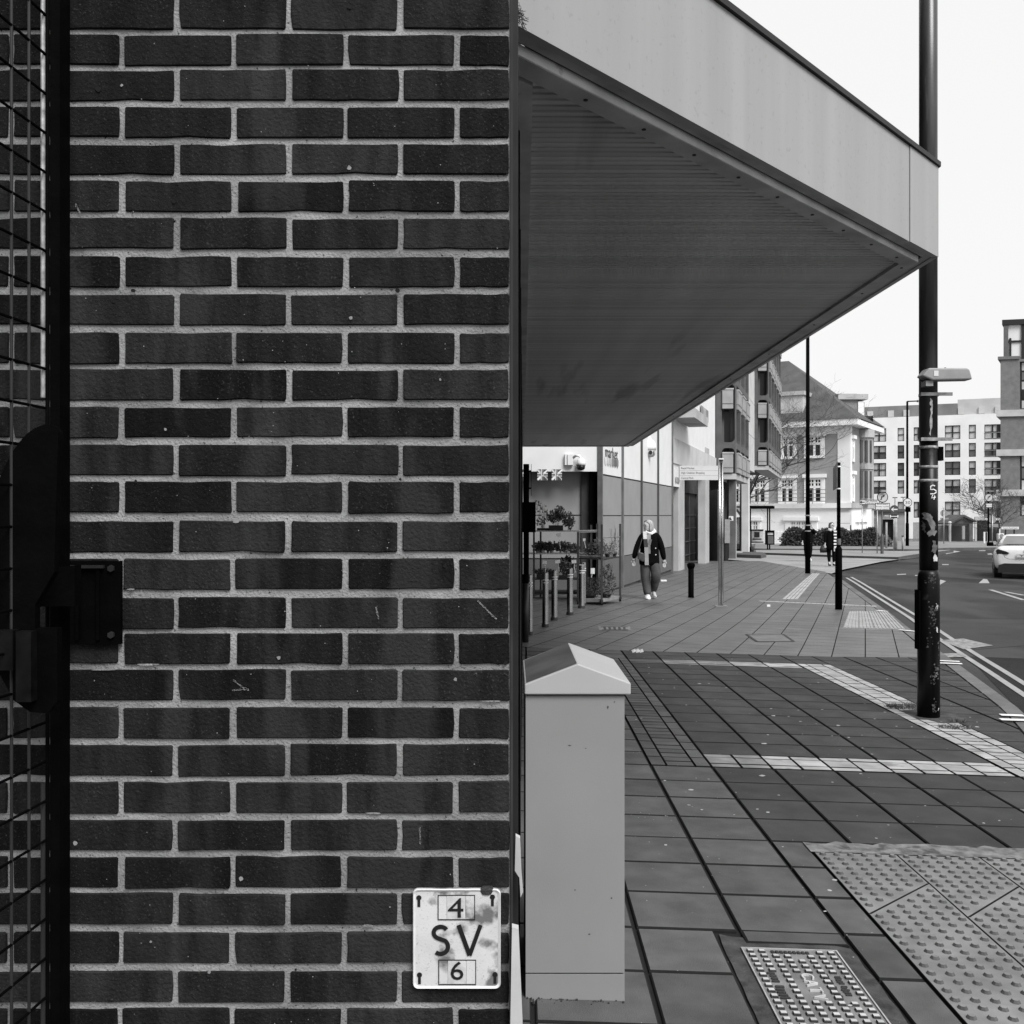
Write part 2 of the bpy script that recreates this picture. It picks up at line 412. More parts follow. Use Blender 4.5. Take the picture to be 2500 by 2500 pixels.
# ---- the paving slabs: first grid, square to the shop front
A1 = 0.011
def uv(u, v): return (u + A1*v, v - A1*u)
PT = WLOC[pave.name]
def local_mat(x, y, ang, dz=0.0, jit=0.0):
    e = .05
    U = Vector((math.cos(ang), -math.sin(ang), 0)); V = Vector((math.sin(ang), math.cos(ang), 0))
    U.z = (gz(x+U.x*e, y+U.y*e)-gz(x-U.x*e, y-U.y*e))/(2*e); V.z = (gz(x+V.x*e, y+V.y*e)-gz(x-V.x*e, y-V.y*e))/(2*e)
    if jit: U.z += rnd.uniform(-jit, jit); V.z += rnd.uniform(-jit, jit)
    U.normalize(); V.normalize(); N = U.cross(V)
    m = Matrix((U, V, N)).transposed().to_4x4(); m.translation = (x, y, gz(x, y)+dz); return m
def slab_b(poly, b=None, ch=0.004, th=0.03, z=lambda x, y: 0.0):
    """slab with a worn edge; poly counter-clockwise in the plane"""
    b = b or B(); n = len(poly); cx = sum(p[0] for p in poly)/n; cy = sum(p[1] for p in poly)/n
    def inn(p):
        dx, dy = cx-p[0], cy-p[1]; L = math.hypot(dx, dy) or 1; return (p[0]+dx/L*ch*1.4, p[1]+dy/L*ch*1.4)
    t = [inn(p) for p in poly]
    vs = [(x, y, z(x, y)) for x, y in t] + [(x, y, z(x, y)-ch) for x, y in poly] + [(x, y, z(x, y)-th) for x, y in poly]
    fs = [tuple(range(n))]
    for k in (0, n): fs += [(i+k, i+n+k, (i+1) % n+n+k, (i+1) % n+k) for i in range(n)]
    b.add(vs, fs); return b
SLABME = {}
def rect_me(name, w, d, mat, ch=.004, th=.03):
    k = (name, round(w, 3), round(d, 3), mat.name)
    if k not in SLABME:
        b = slab_b([(-w/2, -d/2), (w/2, -d/2), (w/2, d/2), (-w/2, d/2)], ch=ch, th=th); SLABME[k] = dark_sides(mesh_from(name, b.v, b.f, mat), .96)
    return SLABME[k]
def inset(poly, gx, gy):
    cx = (min(p[0] for p in poly)+max(p[0] for p in poly))/2; cy = (min(p[1] for p in poly)+max(p[1] for p in poly))/2
    return [(p[0]-math.copysign(gx, p[0]-cx), p[1]-math.copysign(gy, p[1]-cy)) for p in poly]
UJ = [0.838+0.403*k for k in range(-3, 14)]
VJ = [5.17+0.393*k for k in range(-9, 21)]       # ... 2.42 ... 13.03
cells = []
def dark(u, v): return u > 1.26 and v > 5.1
for ui, (ua, ub) in enumerate(zip(UJ, UJ[1:])):
    for vi, (va, vb) in enumerate(zip(VJ, VJ[1:])):
        rects = [(ua, ub, va, vb)]
        um, vm = (ua+ub)/2, (va+vb)/2
        if vm < 5.17 and 1.24 < ua < 1.3: rects = [(ua, 1.412, va, vb)]
        elif vm < 5.17 and 1.415 < um < 3.03: continue
        if 6.75 < vm < 7.14 and 1.241 < um < 3.66: continue            # near band
        if 11.86 < vm < 12.25 and .838 < um < 3.66: continue            # far band
        if 3.256 < um < 3.659 and 6.75 < vm < 12.25: continue           # right band
        if .838 < um < 1.241 and 6.75 < vm < 12.25: continue            # left band
        if .838 < um < 1.241 and vm < 3.98: # cover and its surround
            if va > 3.5: rects = [(ua, ub, 3.885, vb)]
            else: continue
        elif .435 < um < .838 and vm < 3.98: rects = [(ua, 0.745, va, vb)]
        for q in rects: cells.append(q)
def on_screen(x, y, z):
    if y < .5: return False
    px, py = 1250+F*x/y, HZ-F*(z-CAMH)/y
    return -100 < px < 2600 and -100 < py < 2650
def hashv(va, ua): return .0030+.0045*((math.sin(va*57.3+ua*3.1)*43758.5) % 1)
todo = []
for (ua, ub, va, vb) in cells:
    hv = hashv(va, ua); poly = [uv(*p) for p in inset([(ua, va), (ub, va), (ub, vb), (ua, vb)], .0078, hv)]
    c = uv((ua+ub)/2, (va+vb)/2)
    q = clip_kerb(poly, 0.165)
    if len(q) < 3: continue
    vis = on_screen(c[0], c[1], gz(*c)) and not (c[0] < -.1)
    todo.append((0 if vis else 1, c[1], c, q is poly or q == poly, q, (ub-ua-.0156, vb-va-2*hv), dark((ua+ub)/2, (va+vb)/2)))
todo.sort(key=lambda t: (t[0], t[1]))
rest = B(); nsl = 0
for vis, _, c, full, q, wd, dk in todo:
    m = slabdark_m if dk else slab_m
    if nsl < 285 and not vis:
        if full: inst("paving_slab", rect_me("paving_slab", wd[0], round(wd[1]*500)/500, m, .006), pave, local_mat(c[0], c[1], A1, rnd.uniform(-.001, .0012), .0015))
        else: dark_sides(mk("paving_slab", slab_b(q, ch=.006, z=gz), m, pave).data, .96)
        nsl += 1
    else: slab_b(q, rest, z=gz)
# ---- setts: bands of small light blocks
def sett(u0, u1, v0, v1, m):
    c = uv((u0+u1)/2, (v0+v1)/2)
    if math.hypot(c[0]-3.62, c[1]-8.87) < .17: return
    inst("sett", rect_me("sett", round(u1-u0-.011, 3), round(v1-v0-.013, 3), m, .003), pave, local_mat(c[0], c[1], A1, rnd.uniform(-.001, .002), .003))
def band_u(u0, u1, v0, v1, mfun, pitch=.2):       # runs along u
    h = (v1-v0); a, c = v0+h*.25, v0+h*.75; u = u0; k = 0
    while u < u1-.05:
        e = min(u+pitch, u1)
        sett(u, min(u+pitch, u1), v0, a, mfun(u)); sett(u, e, a, c, mfun(u)); sett(u, e, c, v1, mfun(u)); u += pitch
def band_v(u0, u1, v0, v1, m, pitch=.2, fine=.1):
    w = u1-u0; a, c = u0+w*.26, u0+w*.74; v = v0
    while v < v1-.05:
        e = min(v+pitch, v1); sett(u0, a, v, e, m); sett(c, u1, v, e, m); v += pitch
    v = v0
    while v < v1-.03:
        e = min(v+fine, v1); sett(a, c, v, e, m); v += fine
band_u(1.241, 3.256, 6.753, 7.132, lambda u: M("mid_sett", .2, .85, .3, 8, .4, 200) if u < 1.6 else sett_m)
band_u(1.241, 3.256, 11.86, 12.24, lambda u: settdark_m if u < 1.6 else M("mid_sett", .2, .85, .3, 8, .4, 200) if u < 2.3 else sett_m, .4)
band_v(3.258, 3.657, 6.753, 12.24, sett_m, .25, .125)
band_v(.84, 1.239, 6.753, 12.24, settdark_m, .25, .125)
# ---- blister slabs
def dome(b, x, y, r=.018, h=.010):
    n = 8; vs = [(x+r*math.cos(t*math.pi/4), y+r*math.sin(t*math.pi/4), 0) for t in range(n)] + [(x+r*.62*math.cos(t*math.pi/4), y+r*.62*math.sin(t*math.pi/4), h) for t in range(n)]
    b.add(vs, [(i, (i+1) % n, (i+1) % n+n, i+n) for i in range(n)] + [tuple(range(n, 2*n))])
def inside(p, poly):
    return all((poly[(i+1) % len(poly)][0]-a[0])*(p[1]-a[1])-(poly[(i+1) % len(poly)][1]-a[1])*(p[0]-a[0]) > .012*math.hypot(poly[(i+1) % len(poly)][0]-a[0], poly[(i+1) % len(poly)][1]-a[1]) for i, a in enumerate(poly))
def tactile_me(poly, w):
    b = slab_b(poly, ch=.002)
    for i in range(6):
        for j in range(6):
            p = (-w/2+w*(i+.5)/6, -w/2+w*(j+.5)/6)
            if inside(p, poly): dome(b, *p)
    me = mesh_from("tactile_slab", b.v, b.f, tactile_m); me.materials.append(M("dome_side_shade", .075, .9, .3, 40)); me.materials.append(joint_m)  # second slot paints the domes' shaded sides and shadow dark
    for p in me.polygons:
        if p.center.z > .0005 and p.normal.z < .9: p.material_index = 1
        elif p.center.z < -.0005 and p.normal.z < .9: p.material_index = 2
    return me
W = .403; h = W/2-.0025
TM = {'f': tactile_me([(-h, -h), (h, -h), (h, h), (-h, h)], W),
      'a': tactile_me([(-h, -h+.006), (h-.006, h), (-h, h)], W), 'b': tactile_me([(-h+.006, -h), (h, -h), (h, h-.006)], W)}
for i in range(4):
    for j in range(6):
        u, v = 1.415+W*(i+.5), 5.0-.3945*(j+.5); x, y = uv(u, v)
        for k in (('a', 'b') if j == 1 else ('f',)):
            inst("tactile_slab", TM[k], pave, local_mat(x, y, A1, .001, .0015))
b = B(); n = 28; vs = []
for i in range(n+1):
    u = 1.40+1.62*i/n
    for v in (4.998+rnd.uniform(0, .004), 5.165+rnd.uniform(-.035, .03)):
        x, y = uv(u, v); vs.append((x, y, gz(x, y)+.003+rnd.uniform(0, .003)))
b.add(vs, [(2*i, 2*i+2, 2*i+3, 2*i+1) for i in range(n)]); mk("mortar_strip", b, roughmortar_m, pave)
# ---- second grid, turned along the street
A2 = math.atan(0.345); ca, sa = math.cos(A2), math.sin(A2)
def pq(p, q): return (q*ca + p*sa, p*ca - q*sa)
kl = [uv(-3, 13.03), uv(12, 13.03)]
for i in range(-60, 40):
    for j in range(10, 130):
        P = [pq(p, q) for p, q in ((j*.4+.0025, i*.405+.0045), (j*.4+.0025, (i+1)*.405-.0045), ((j+1)*.4-.0025, (i+1)*.405-.0045), ((j+1)*.4-.0025, i*.405+.0045))]
        cx, cy = sum(p[0] for p in P)/4, sum(p[1] for p in P)/4
        if cy < 12 or cy > 46 or cx > kerbx(cy)+.4 or cx < (.0 if cy < 22 else fx(cy)-1.2): continue
        P = P[::1]
        P = clip(P, kl[0], kl[1])
        if len(P) < 3: continue
        P = clip(P, (FE[1].x, FE[1].y), (FE[0].x, FE[0].y))
        if len(P) < 3: continue
        P = clip_kerb(P, .165)
        if len(P) < 3: continue
        slab_b(P, rest, ch=.003, z=lambda x, y: gz(x, y))
dark_sides(mk("paving_slab", rest, M("paving_slab_far", 0.088, 0.48, 0.32, 1.8, 0.4, 260, spk=.05, spk_scale=420, spec=.6), pave, kind="stuff").data, .96)
# ---- kerb stones
for i, y in enumerate(fr(2.0, pc.y, 44)[:-1]):
    y2 = y + (pc.y-2.0)/44
    poly = []
    for yy, d in ((y+.006, -.15), (y+.006, 0), (y2-.006, 0), (y2-.006, -.15)):
        dx, dy = kerbx(yy+.05)-kerbx(yy-.05), .1; L = math.hypot(dx, dy); poly.append((kerbx(yy)+dy/L*d, yy-dx/L*d))
    mk("kerb_stone", slab_b(poly, ch=.01, th=.14, z=lambda x, y: gz(x, y)-clamp((y-30)/8, 0, 1)*.05), kerb_m, pave)
# ---- ribbed tactile slabs, guide strip, studs on the far paving
b = B(); Q = [G(*p) for p in ((2058, 1533), (2210, 1536), (2166, 1493), (2073, 1493))]
for i in range(4):
    for j in range(2):
        def bl(s, t):
            a = Q[0].lerp(Q[1], s); c = Q[3].lerp(Q[2], s); p = a.lerp(c, t); return (p.x, p.y)
        s0, s1, t0, t1 = i/4+.004, (i+1)/4-.004, j/2+.004, (j+1)/2-.004
        bb = slab_b([bl(s0, t0), bl(s1, t0), bl(s1, t1), bl(s0, t1)], ch=.002, z=lambda x, y: gz(x, y)+.005)
        for k in range(4):
            a0, a1 = s0+(s1-s0)*(k+.25)/4, s0+(s1-s0)*(k+.75)/4
            slab_b([bl(a0, t0), bl(a1, t0), bl(a1, t1), bl(a0, t1)], bb, ch=.004, z=lambda x, y: gz(x, y)+.013)
        mk("ribbed_slab", bb, M("ribbed_paver", .3, .85, .2, 4, .3, 200), pave)
Q2 = [G(*p) for p in ((1909, 1463), (1948, 1463), (2002, 1400), (1983, 1400))]
for i in range(4):
    for j in range(9):
        def bl2(s, t):
            p = Q2[0].lerp(Q2[1], s).lerp(Q2[3].lerp(Q2[2], s), t); return (p.x, p.y)
        mk("guide_paver", slab_b([bl2(i/4+.03, j/9+.004), bl2((i+1)/4-.03, j/9+.004), bl2((i+1)/4-.03, (j+1)/9-.004), bl2(i/4+.03, (j+1)/9-.004)], ch=.002, z=lambda x, y: gz(x, y)+.006), M("guide_paver", .33, .85, .2, 4, .3, 200), pave)
for i in range(22):
    a = G(1852, 1468).lerp(G(2140, 1481), i/22); c = G(1852, 1468).lerp(G(2140, 1481), (i+.82)/22); nn = Vector((-(c-a).y, (c-a).x)).normalized()*.11
    mk("pale_paver", slab_b([(a.x, a.y), (c.x, c.y), (c.x+nn.x, c.y+nn.y), (a.x+nn.x, a.y+nn.y)], ch=.002, z=lambda x, y: gz(x, y)+.006), M("pale_paver", .4, .85, .2, 4), pave)
gpoly("dirt_patch", [(1480, 1526), (1250, 1620), (1290, 1700), (1545, 1700), (1560, 1600)], -.0135, joint_m, pave)
# ---- marks on the road and on the kerb
b = B(); gstrip(b, off_kerb(.36, 2.5, pc.y-1.5), .08, -.089); gstrip(b, off_kerb(.55, 2.5, pc.y-1.0), .08, -.089)
tag(mk("yellow_lines", b, paintline_m, None, kind="structure"), "pair of worn no-parking lines painted along the kerb")
b = B()
for (x0, y0, x1, y1) in ((2294, 1615, 2343, 1624), (2442, 1748, 2500, 1766)):
    for k in (0, 1):
        p = G(x0, y0+k*(y1-y0)*.62); q = G(x1-(0 if k else 6)+6, y0+k*(y1-y0)*.62+2)
        gstrip(b, [(p.x, p.y), (q.x, q.y)], .09, .012, .2)
p, q = G(2140, 1491), G(2166, 1494); gstrip(b, [(p.x, p.y), (q.x, q.y)], .09, .012, .2)
p, q = G(2195, 1539), G(2236, 1543); gstrip(b, [(p.x, p.y), (q.x, q.y)], .09, .012, .2)
mk("loading_marks", b, M("kerb_paint", .72, .6, .1, 6), None, kind="structure")
b = B()
for pts in (((2290, 1417), (2296, 1408), (2310, 1411), (2294, 1420)), ((2389, 1416), (2401, 1406), (2410, 1407), (2416, 1416)),
            ((2190, 1395), (2212, 1394), (2212, 1396), (2190, 1397)), ((2234, 1397), (2246, 1397), (2246, 1399), (2234, 1399)),
            ((2300, 1372), (2316, 1372), (2316, 1374), (2300, 1374)), ((2306, 1345), (2330, 1341), (2345, 1343), (2310, 1349)),
            ((2390, 1340), (2406, 1340), (2406, 1342), (2390, 1342)), ((2410, 1348), (2420, 1347), (2424, 1350), (2412, 1350))):
    P = [G(*p) for p in pts]; b.add([(p.x, p.y, p.z-.095) for p in P], [tuple(range(len(P)))])
mk("road_markings", b, paintline_m, None, kind="structure")
b = B()
for a, c in (((2418, 1431), (2500, 1455)), ((2455, 1436), (2500, 1444)), ((2060, 1441), (2062, 1441))):
    p, q = G(*a), G(*c); gstrip(b, [(p.x, p.y), (q.x, q.y)], .12, -.0945, .5)
mk("lane_line", b, paintline_m, None, kind="structure")
gpoly("road_patch", [(2362, 1585), (2500, 1590), (2620, 1660), (2650, 1760), (2500, 1720)], -.096, asphaltdark_m)
gpoly("road_strip", [(2213, 1497), (2500, 1500), (2500, 1560), (2350, 1572), (2290, 1545)], -.0965, asphaltlight_m)
gpoly("side_road", [(2030, 1398), (2060, 1388), (2150, 1370), (2246, 1357), (2190, 1364), (2058, 1360), (1900, 1351), (1800, 1347), (1770, 1364), (1873, 1372)], -.03, crossing_m)
# traffic island and far kerb
def slabground(name, pts, h, mat, edge, kb=.16):
    P = [G(*p) for p in pts]; b = B(); n = len(P)
    b.add([(p.x, p.y, p.z-.1+h) for p in P], [tuple(range(n))]); o = mk(name, b, mat, None, kind="structure")
    e = B(); c = sum(P, Vector())/n
    for i in range(n):
        a, q = P[i], P[(i+1) % n]
        def inn(p): d = (c-p); d.z = 0; d.normalize(); return p + d*kb
        ai, qi = inn(a), inn(q)
        e.add([(a.x, a.y, a.z-.12), (q.x, q.y, q.z-.12), (q.x, q.y, q.z-.1+h+.006), (a.x, a.y, a.z-.1+h+.006), (ai.x, ai.y, ai.z-.1+h+.006), (qi.x, qi.y, qi.z-.1+h+.006)], [(0, 1, 2, 3), (3, 2, 5, 4)])
    mk("kerb_edge", e, kerbdark_m, o); return o
slabground("island_pavement", [(1840, 1352), (1960, 1356), (2058, 1360), (2193, 1364), (2244, 1356), (2328, 1345), (2210, 1348), (2060, 1346), (1900, 1345), (1840, 1345)], .17, islandpave_m, kerbdark_m)
slabground("verge", [(1840, 1343), (1960, 1344), (2240, 1345), (2320, 1341), (2700, 1338), (2700, 1319), (2300, 1319), (2040, 1325), (1840, 1330)], .2, M("verge_paving", .2, .9, .2, .5), kerbdark_m)
# ---- chewing gum, drain covers, litter
b = B()
for _ in range(150):
    u, v = rnd.uniform(.6, 4.2), rnd.uniform(3.3, 12.5)
    if v < 5.2 and u > 1.4: continue
    x, y = uv(u, v); r = rnd.uniform(.005, .013) * (1 if rnd.random() < .85 else 1.7)
    b.add([(x+r*rnd.uniform(.6, 1.2)*math.cos(t*.785), y+r*rnd.uniform(.6, 1.2)*math.sin(t*.785), gz(x, y)+.0025) for t in range(8)], [tuple(range(8))])
for _ in range(700):
    u, v = rnd.uniform(.3, 4.4), rnd.uniform(3.0, 12.8)
    if v < 5.2 and u > 1.4: continue
    x, y = uv(u, v); r = rnd.uniform(.0015, .0045)
    b.add([(x+r*rnd.uniform(.5, 1.3)*math.cos(t*1.256), y+r*rnd.uniform(.5, 1.3)*math.sin(t*1.256), gz(x, y)+.0022) for t in range(5)], [tuple(range(5))])
tag(mk("gum_spots", b, gum_m, None, kind="stuff"), "pale trodden gum spots scattered on the paving")
def frame_at(name, pts, label, cat, plate_m, edge_m):
    P = [G(*p) for p in pts]; c = sum(P, Vector())/len(P); t = thing(name, c, label, cat); n = len(P)
    b = B(); b.add([(p.x, p.y, p.z+.003) for p in P], [tuple(range(n))]); b.add([(p.x, p.y, p.z-.01) for p in P], [tuple(range(n))]); mk("plate", b, plate_m, t)
    b = B()
    for i in range(n):
        a, q = P[i], P[(i+1) % n]; d = (q-a).normalized(); nn = Vector((-d.y, d.x, 0))*.02
        b.add([tuple(a-nn+Vector((0,0,.006))), tuple(q-nn+Vector((0,0,.006))), tuple(q+nn+Vector((0,0,.006))), tuple(a+nn+Vector((0,0,.006)))], [(0, 1, 2, 3)])
    mk("frame", b, edge_m, t); return t, P
frame_at("inspection_cover", [(1822, 1549), (1912, 1549), (1938, 1567), (1848, 1567)], "flat paved inspection cover with dark metal edge beyond the pale sett frame", "cover", M("cover_paving", .13, .7, .2, 4), darkmetal_m)
t, P = frame_at("drain_cover", [(1463, 1530), (1535, 1530), (1537, 1540), (1466, 1540)], "small dark patterned drain cover beyond the grey cabinet", "cover", irondark_m, iron_m)
b = B()
for k in range(6):
    a = P[0].lerp(P[1], (k+.25)/6); c = P[0].lerp(P[1], (k+.75)/6); d = P[3].lerp(P[2], (k+.75)/6); e = P[3].lerp(P[2], (k+.25)/6)
    b.add([(p.x, p.y, p.z+.007) for p in (a.lerp(e, .2), c.lerp(d, .2), d.lerp(c, .2), e.lerp(a, .2))], [(0, 1, 2, 3)])
mk("raised_bar", b, iron_m, t, kind="stuff")
def road_frame(pts, label, name):
    P = [G(*p) - Vector((0, 0, .094)) for p in pts]; t = thing(name, sum(P, Vector())/4, label, "cover")
    b = B()
    for tri in ((0, 1, 2), (0, 2, 3)):
        c = (P[tri[0]]+P[tri[1]]+P[tri[2]])/3; mk("plate", B().add([tuple(P[i].lerp(c, .05)+Vector((0, 0, .008))) for i in tri], [(0, 1, 2)]), M("worn_iron", .22, .6, .6, 14, spk=.25, spk_scale=22), t)
    cc = sum(P, Vector())/4
    for i in range(4):
        a_, q_ = P[i], P[(i+1) % 4]; up_ = Vector((0, 0, .007)); b.add([tuple(a_+up_), tuple(q_+up_), tuple(q_.lerp(cc, .05)+up_), tuple(a_.lerp(cc, .05)+up_)], [(0, 1, 2, 3)])
    mk("frame", b, M("frame_iron", .35, .5, .2, 10), t)
road_frame([(2296, 1549), (2352, 1545), (2424, 1561), (2352, 1570)], "diamond-shaped iron manhole cover of two triangles in the road", "road_manhole")
road_frame([(2297, 1580), (2350, 1579), (2361, 1588), (2310, 1589)], "pale gully grating lying across the double lines beside the kerb", "gully_grating")
b = B(); p = G(1553, 1594)
for k in range(5):
    a = p + Vector((rnd.uniform(-.05, .05), rnd.uniform(-.03, .03), .005)); b.add([tuple(a), tuple(a+Vector((.05, .01, .01))), tuple(a+Vector((.03, .0, .05))), tuple(a+Vector((-.01, .02, .03)))], [(0, 1, 2), (0, 2, 3)])
tag(mk("paper_scrap", b, scarfw_m), "crumpled white paper scrap on the paving beyond the grey cabinet", "litter")
for px, py, w, lab in ((1876, 1481, 8, "small white scrap of litter on paving beyond the fingerpost"), (1620, 1419, 14, "pale flattened carton lying at the foot of the market wall")):
    p = G(px, py); r = wid(w, p.y); b = B().box(p.x-r/2, p.x+r/2, p.y-r/3, p.y+r/3, p.z, p.z+.04)
    tag(mk("litter_scrap", b, scarfw_m), lab, "litter")

# ================================================================== CATV MANHOLE COVER
cu0, cu1, cv0, cv1 = .811, 1.168, 3.15, 3.828
def L3(u, v, dz=0): x, y = uv(u, v); return (x, y, gz(x, y)+dz)
mc = thing("manhole_cover", L3((cu0+cu1)/2, (cv0+cv1)/2), "studded rectangular iron cover lettered CATV let into the paving", "cover")
cb = lambda: B(lambda u, v, z: L3(u, v, z))
mk("plate", cb().box(cu0+.006, cu1-.006, cv0+.006, cv1-.006, -.02, -.002), iron_m, mc)
b = cb()
for q in ((cu0, cu0+.005, cv0, cv1), (cu1-.005, cu1, cv0, cv1), (cu0+.005, cu1-.005, cv1-.005, cv1), (cu0+.005, cu1-.005, cv0, cv0+.005)): b.box(*q, -.02, .003)
mk("edge_frame", b, M("bright_edge", .55, .3, .2, 20, metal=.6), mc)
nu, nv = 8, 16; du = (cu1-cu0-.016)/nu; dv = .0405
sb = B(); sw, sd_ = du*.56/2, dv*.5/2
slab_b([(-sw, -sd_), (sw, -sd_), (sw, sd_), (-sw, sd_)], sb, ch=.002, th=.012)
stud_me = mesh_from("stud", sb.v, sb.f, ironlight_m); stud_me.materials.append(irondark_m)
for p_ in stud_me.polygons:
    if p_.normal.z < .96: p_.material_index = 1
for i in range(nu):
    for j in range(nv):
        if j == 0 and 2 <= i <= 5: continue
        if 5 <= j <= 9 and (i in (1, 3, 4, 6)): continue
        if j == 1 and i == 4: continue
        u, v = cu0+.008+du*(i+.5), cv1-.028-dv*j; x, y = uv(u, v)
        inst("stud", stud_me, mc, local_mat(x, y, A1, .006))
bl_ = B()
for k, chh in enumerate("CATV"):
    c = L3((cu0+cu1)/2+.004, cv1-.236-.053*k, .001); text(bl_, chh, .062, c, ux=(.011, -1, 0), uy=(1, .011, -.03), un=(.03, .01, 1), ext=.0045)
mk("lettering", bl_, ironlight_m, mc)
b = cb()
for (a, c, n0, vv0, vv1) in ((cu0+.045, cu0+.08, 10, cv1-.41, cv1-.2), (cu1-.125, cu1-.095, 12, cv1-.4, cv1-.2), (cu1-.085, cu1-.055, 12, cv1-.37, cv1-.22)):
    for k in range(n0):
        if k == n0//2: continue
        v = vv0+(vv1-vv0)*k/n0; b.box(a+rnd.uniform(0, .008), c-rnd.uniform(0, .008), v, v+(vv1-vv0)/n0*.55, -.002, .003)
for k in range(9): b.box(cu0+.105+k*.016, cu0+.116+k*.016, cv1-.04, cv1-.022, -.002, .003)
mk("worn_lettering", b, irondark_m, mc, kind="stuff")
# rough concrete round the cover, a part of the pavement
b = B(); vs = []
ring_o = [(.75, 3.05), (1.236, 3.05), (1.236, 3.88), (.752, 3.965)]; ring_i = [(cu0-.002, cv0-.002), (cu1+.002, cv0-.002), (cu1+.002, cv1+.002), (cu0-.002, cv1+.002)]
def edge(pts, n, j):
    out = []
    for i in range(4):
        a, c = pts[i], pts[(i+1) % 4]
        for k in range(n): out.append((a[0]+(c[0]-a[0])*k/n+rnd.uniform(-j, j), a[1]+(c[1]-a[1])*k/n+rnd.uniform(-j, j)))
    return out
eo, ei = edge(ring_o, 10, .005), edge(ring_i, 10, 0); nn = len(eo)
b.add([L3(u, v, -.007+rnd.uniform(-.003, .003)) for u, v in eo] + [L3(u, v, -.004) for u, v in ei], [(i, (i+1) % nn, (i+1) % nn+nn, i+nn) for i in range(nn)])
mk("cover_surround", b, concsurround_m, pave)
b = B(); b.tube([(3.62, 8.87, gz(3.62, 8.87)-.02), (3.62, 8.87, gz(3.62, 8.87)+.004)], .30, 20); mk("pole_footing", b, concsurround_m, pave)

# ================================================================== BRICK WALL
WY = F/1216.0                       # distance of the wall: 1216 photo pixels to the metre
def bx(px): return (px-1250)/1216.0
def bz(py): return CAMH-(py-HZ)/1216.0
bw_t = thing("brick_wall", (-.6, WY+.1, gz(-.6, WY)), "dark brick end wall with pale thick mortar joints", "wall")
mk("mortar", B().box(-1.6, -.005, WY+.0055, WY+.24, -.06, 11.0), mortar_m, bw_t)  # carried up out of view to hold back sky light from the left
def brick_me(w, h, seed):
    r = random.Random(seed); n = 18; pts = []
    c = .0025; X = [-w/2+c]+[-w/2+w*i/5 for i in range(1, 5)]+[w/2-c]; Z = [-h/2+c, 0, h/2-c]
    per = [(x, -h/2) for x in X]+[(w/2, z) for z in Z]+[(x, h/2) for x in X[::-1]]+[(-w/2, z) for z in Z[::-1]]
    chip = r.randrange(n) if r.random() < .3 else -1
    for i, (x, z) in enumerate(per):
        j = .0006; x += r.gauss(0, j); z += r.gauss(0, j)
        if i == chip: x *= .985; z *= .91
        pts.append((x, z))
    vs = [(x*(1-.004/w), 0, z*(1-.004/h)) for x, z in pts] + [(x, .003, z) for x, z in pts] + [(x, .05, z) for x, z in pts]
    fs = [tuple(range(n))] + [(i, i+n, (i+1) % n+n, (i+1) % n) for i in range(n)] + [(i+n, i+2*n, (i+1) % n+2*n, (i+1) % n+n) for i in range(n)]
    return mesh_from("brick", vs, fs, brick_m)
BW, BH = .2115, .0613
full = [brick_me(BW, BH, i) for i in range(12)]
CY = [25, 93, 160, 230, 300, 370, 440, 512, 584, 656, 726, 796, 868, 938, 1012, 1083, 1157, 1224, 1293, 1365, 1435, 1505, 1577, 1647, 1716, 1789, 1863, 1933]
CY = [c*2500/1932 for c in CY]
CY = [CY[0]-91.3*k for k in range(8, 0, -1)] + CY + [CY[-1]+91.3*k for k in range(1, 8)]
halves = {}
for ci, cy in enumerate(CY):
    even = (ci % 2 == 0)
    js = [1247] + ([978, 704, 430, 157, -117, -390] if even else [1116, 843, 570, 297, 27, -247])
    drift = -4*clamp((cy-600)/1900, 0, 1)
    for k, (r_, l_) in enumerate(zip(js, js[1:])):
        last = k == 0
        x1 = bx(r_) - (.0035 if last else .0055) + (0 if last else drift/1216); x0 = bx(l_) + .0055 + drift/1216
        w = x1-x0; me = full[rnd.randrange(12)]
        if w < .15:
            me = halves.setdefault(rnd.randrange(4), brick_me(.098, BH, 50+len(halves))) if len(halves) < 4 else halves[rnd.randrange(4)]
        base_w = .098 if w < .15 else BW
        m = Matrix.Translation(((x0+x1)/2 + (0 if last else rnd.uniform(-.0015, .0015)), WY+rnd.uniform(-.0012, .0015), bz(cy)+rnd.uniform(-.0012, .0012))) @ Matrix.Rotation(rnd.uniform(-.006, .006), 4, 'Y') @ Matrix.Diagonal((w/base_w*rnd.uniform(.992, 1.002), 1, rnd.uniform(.97, 1.03), 1))
        inst("brick", me, bw_t, m)
def wmark(b, px, py, r, n=7, sx=1.0, sy=1.0):
    b.add([(bx(px)+r/1216*sx*rnd.uniform(.6, 1.15)*math.cos(6.283*k/n), WY-.0016, bz(py)+r/1216*sy*rnd.uniform(.6, 1.15)*math.sin(6.283*k/n)) for k in range(n)], [tuple(range(n))])
b = B()
for px, py, r in ((298, 209, 4), (853, 410, 6), (857, 777, 5), (1075, 927, 4), (577, 1272, 8), (681, 1606, 6), (1112, 1658, 5), (184, 2058, 6), (369, 2298, 4), (511, 2373, 5), (588, 2145, 6), (404, 1048, 4)): wmark(b, px, py, r)
for x0, y0, x1, y1 in ((570, 1660, 590, 1676), (568, 1685, 606, 1682), (590, 1676, 606, 1684), (1168, 1468, 1210, 1510), (918, 1482, 924, 1510), (1025, 2020, 1026, 2060), (186, 500, 196, 520)):
    nk = int(math.hypot(x1-x0, y1-y0)/1.6)+2
    for k in range(nk): t_ = k/(nk-1); wmark(b, x0+(x1-x0)*t_+rnd.gauss(0, .5), y0+(y1-y0)*t_, rnd.uniform(1.0, 2.6), 6)
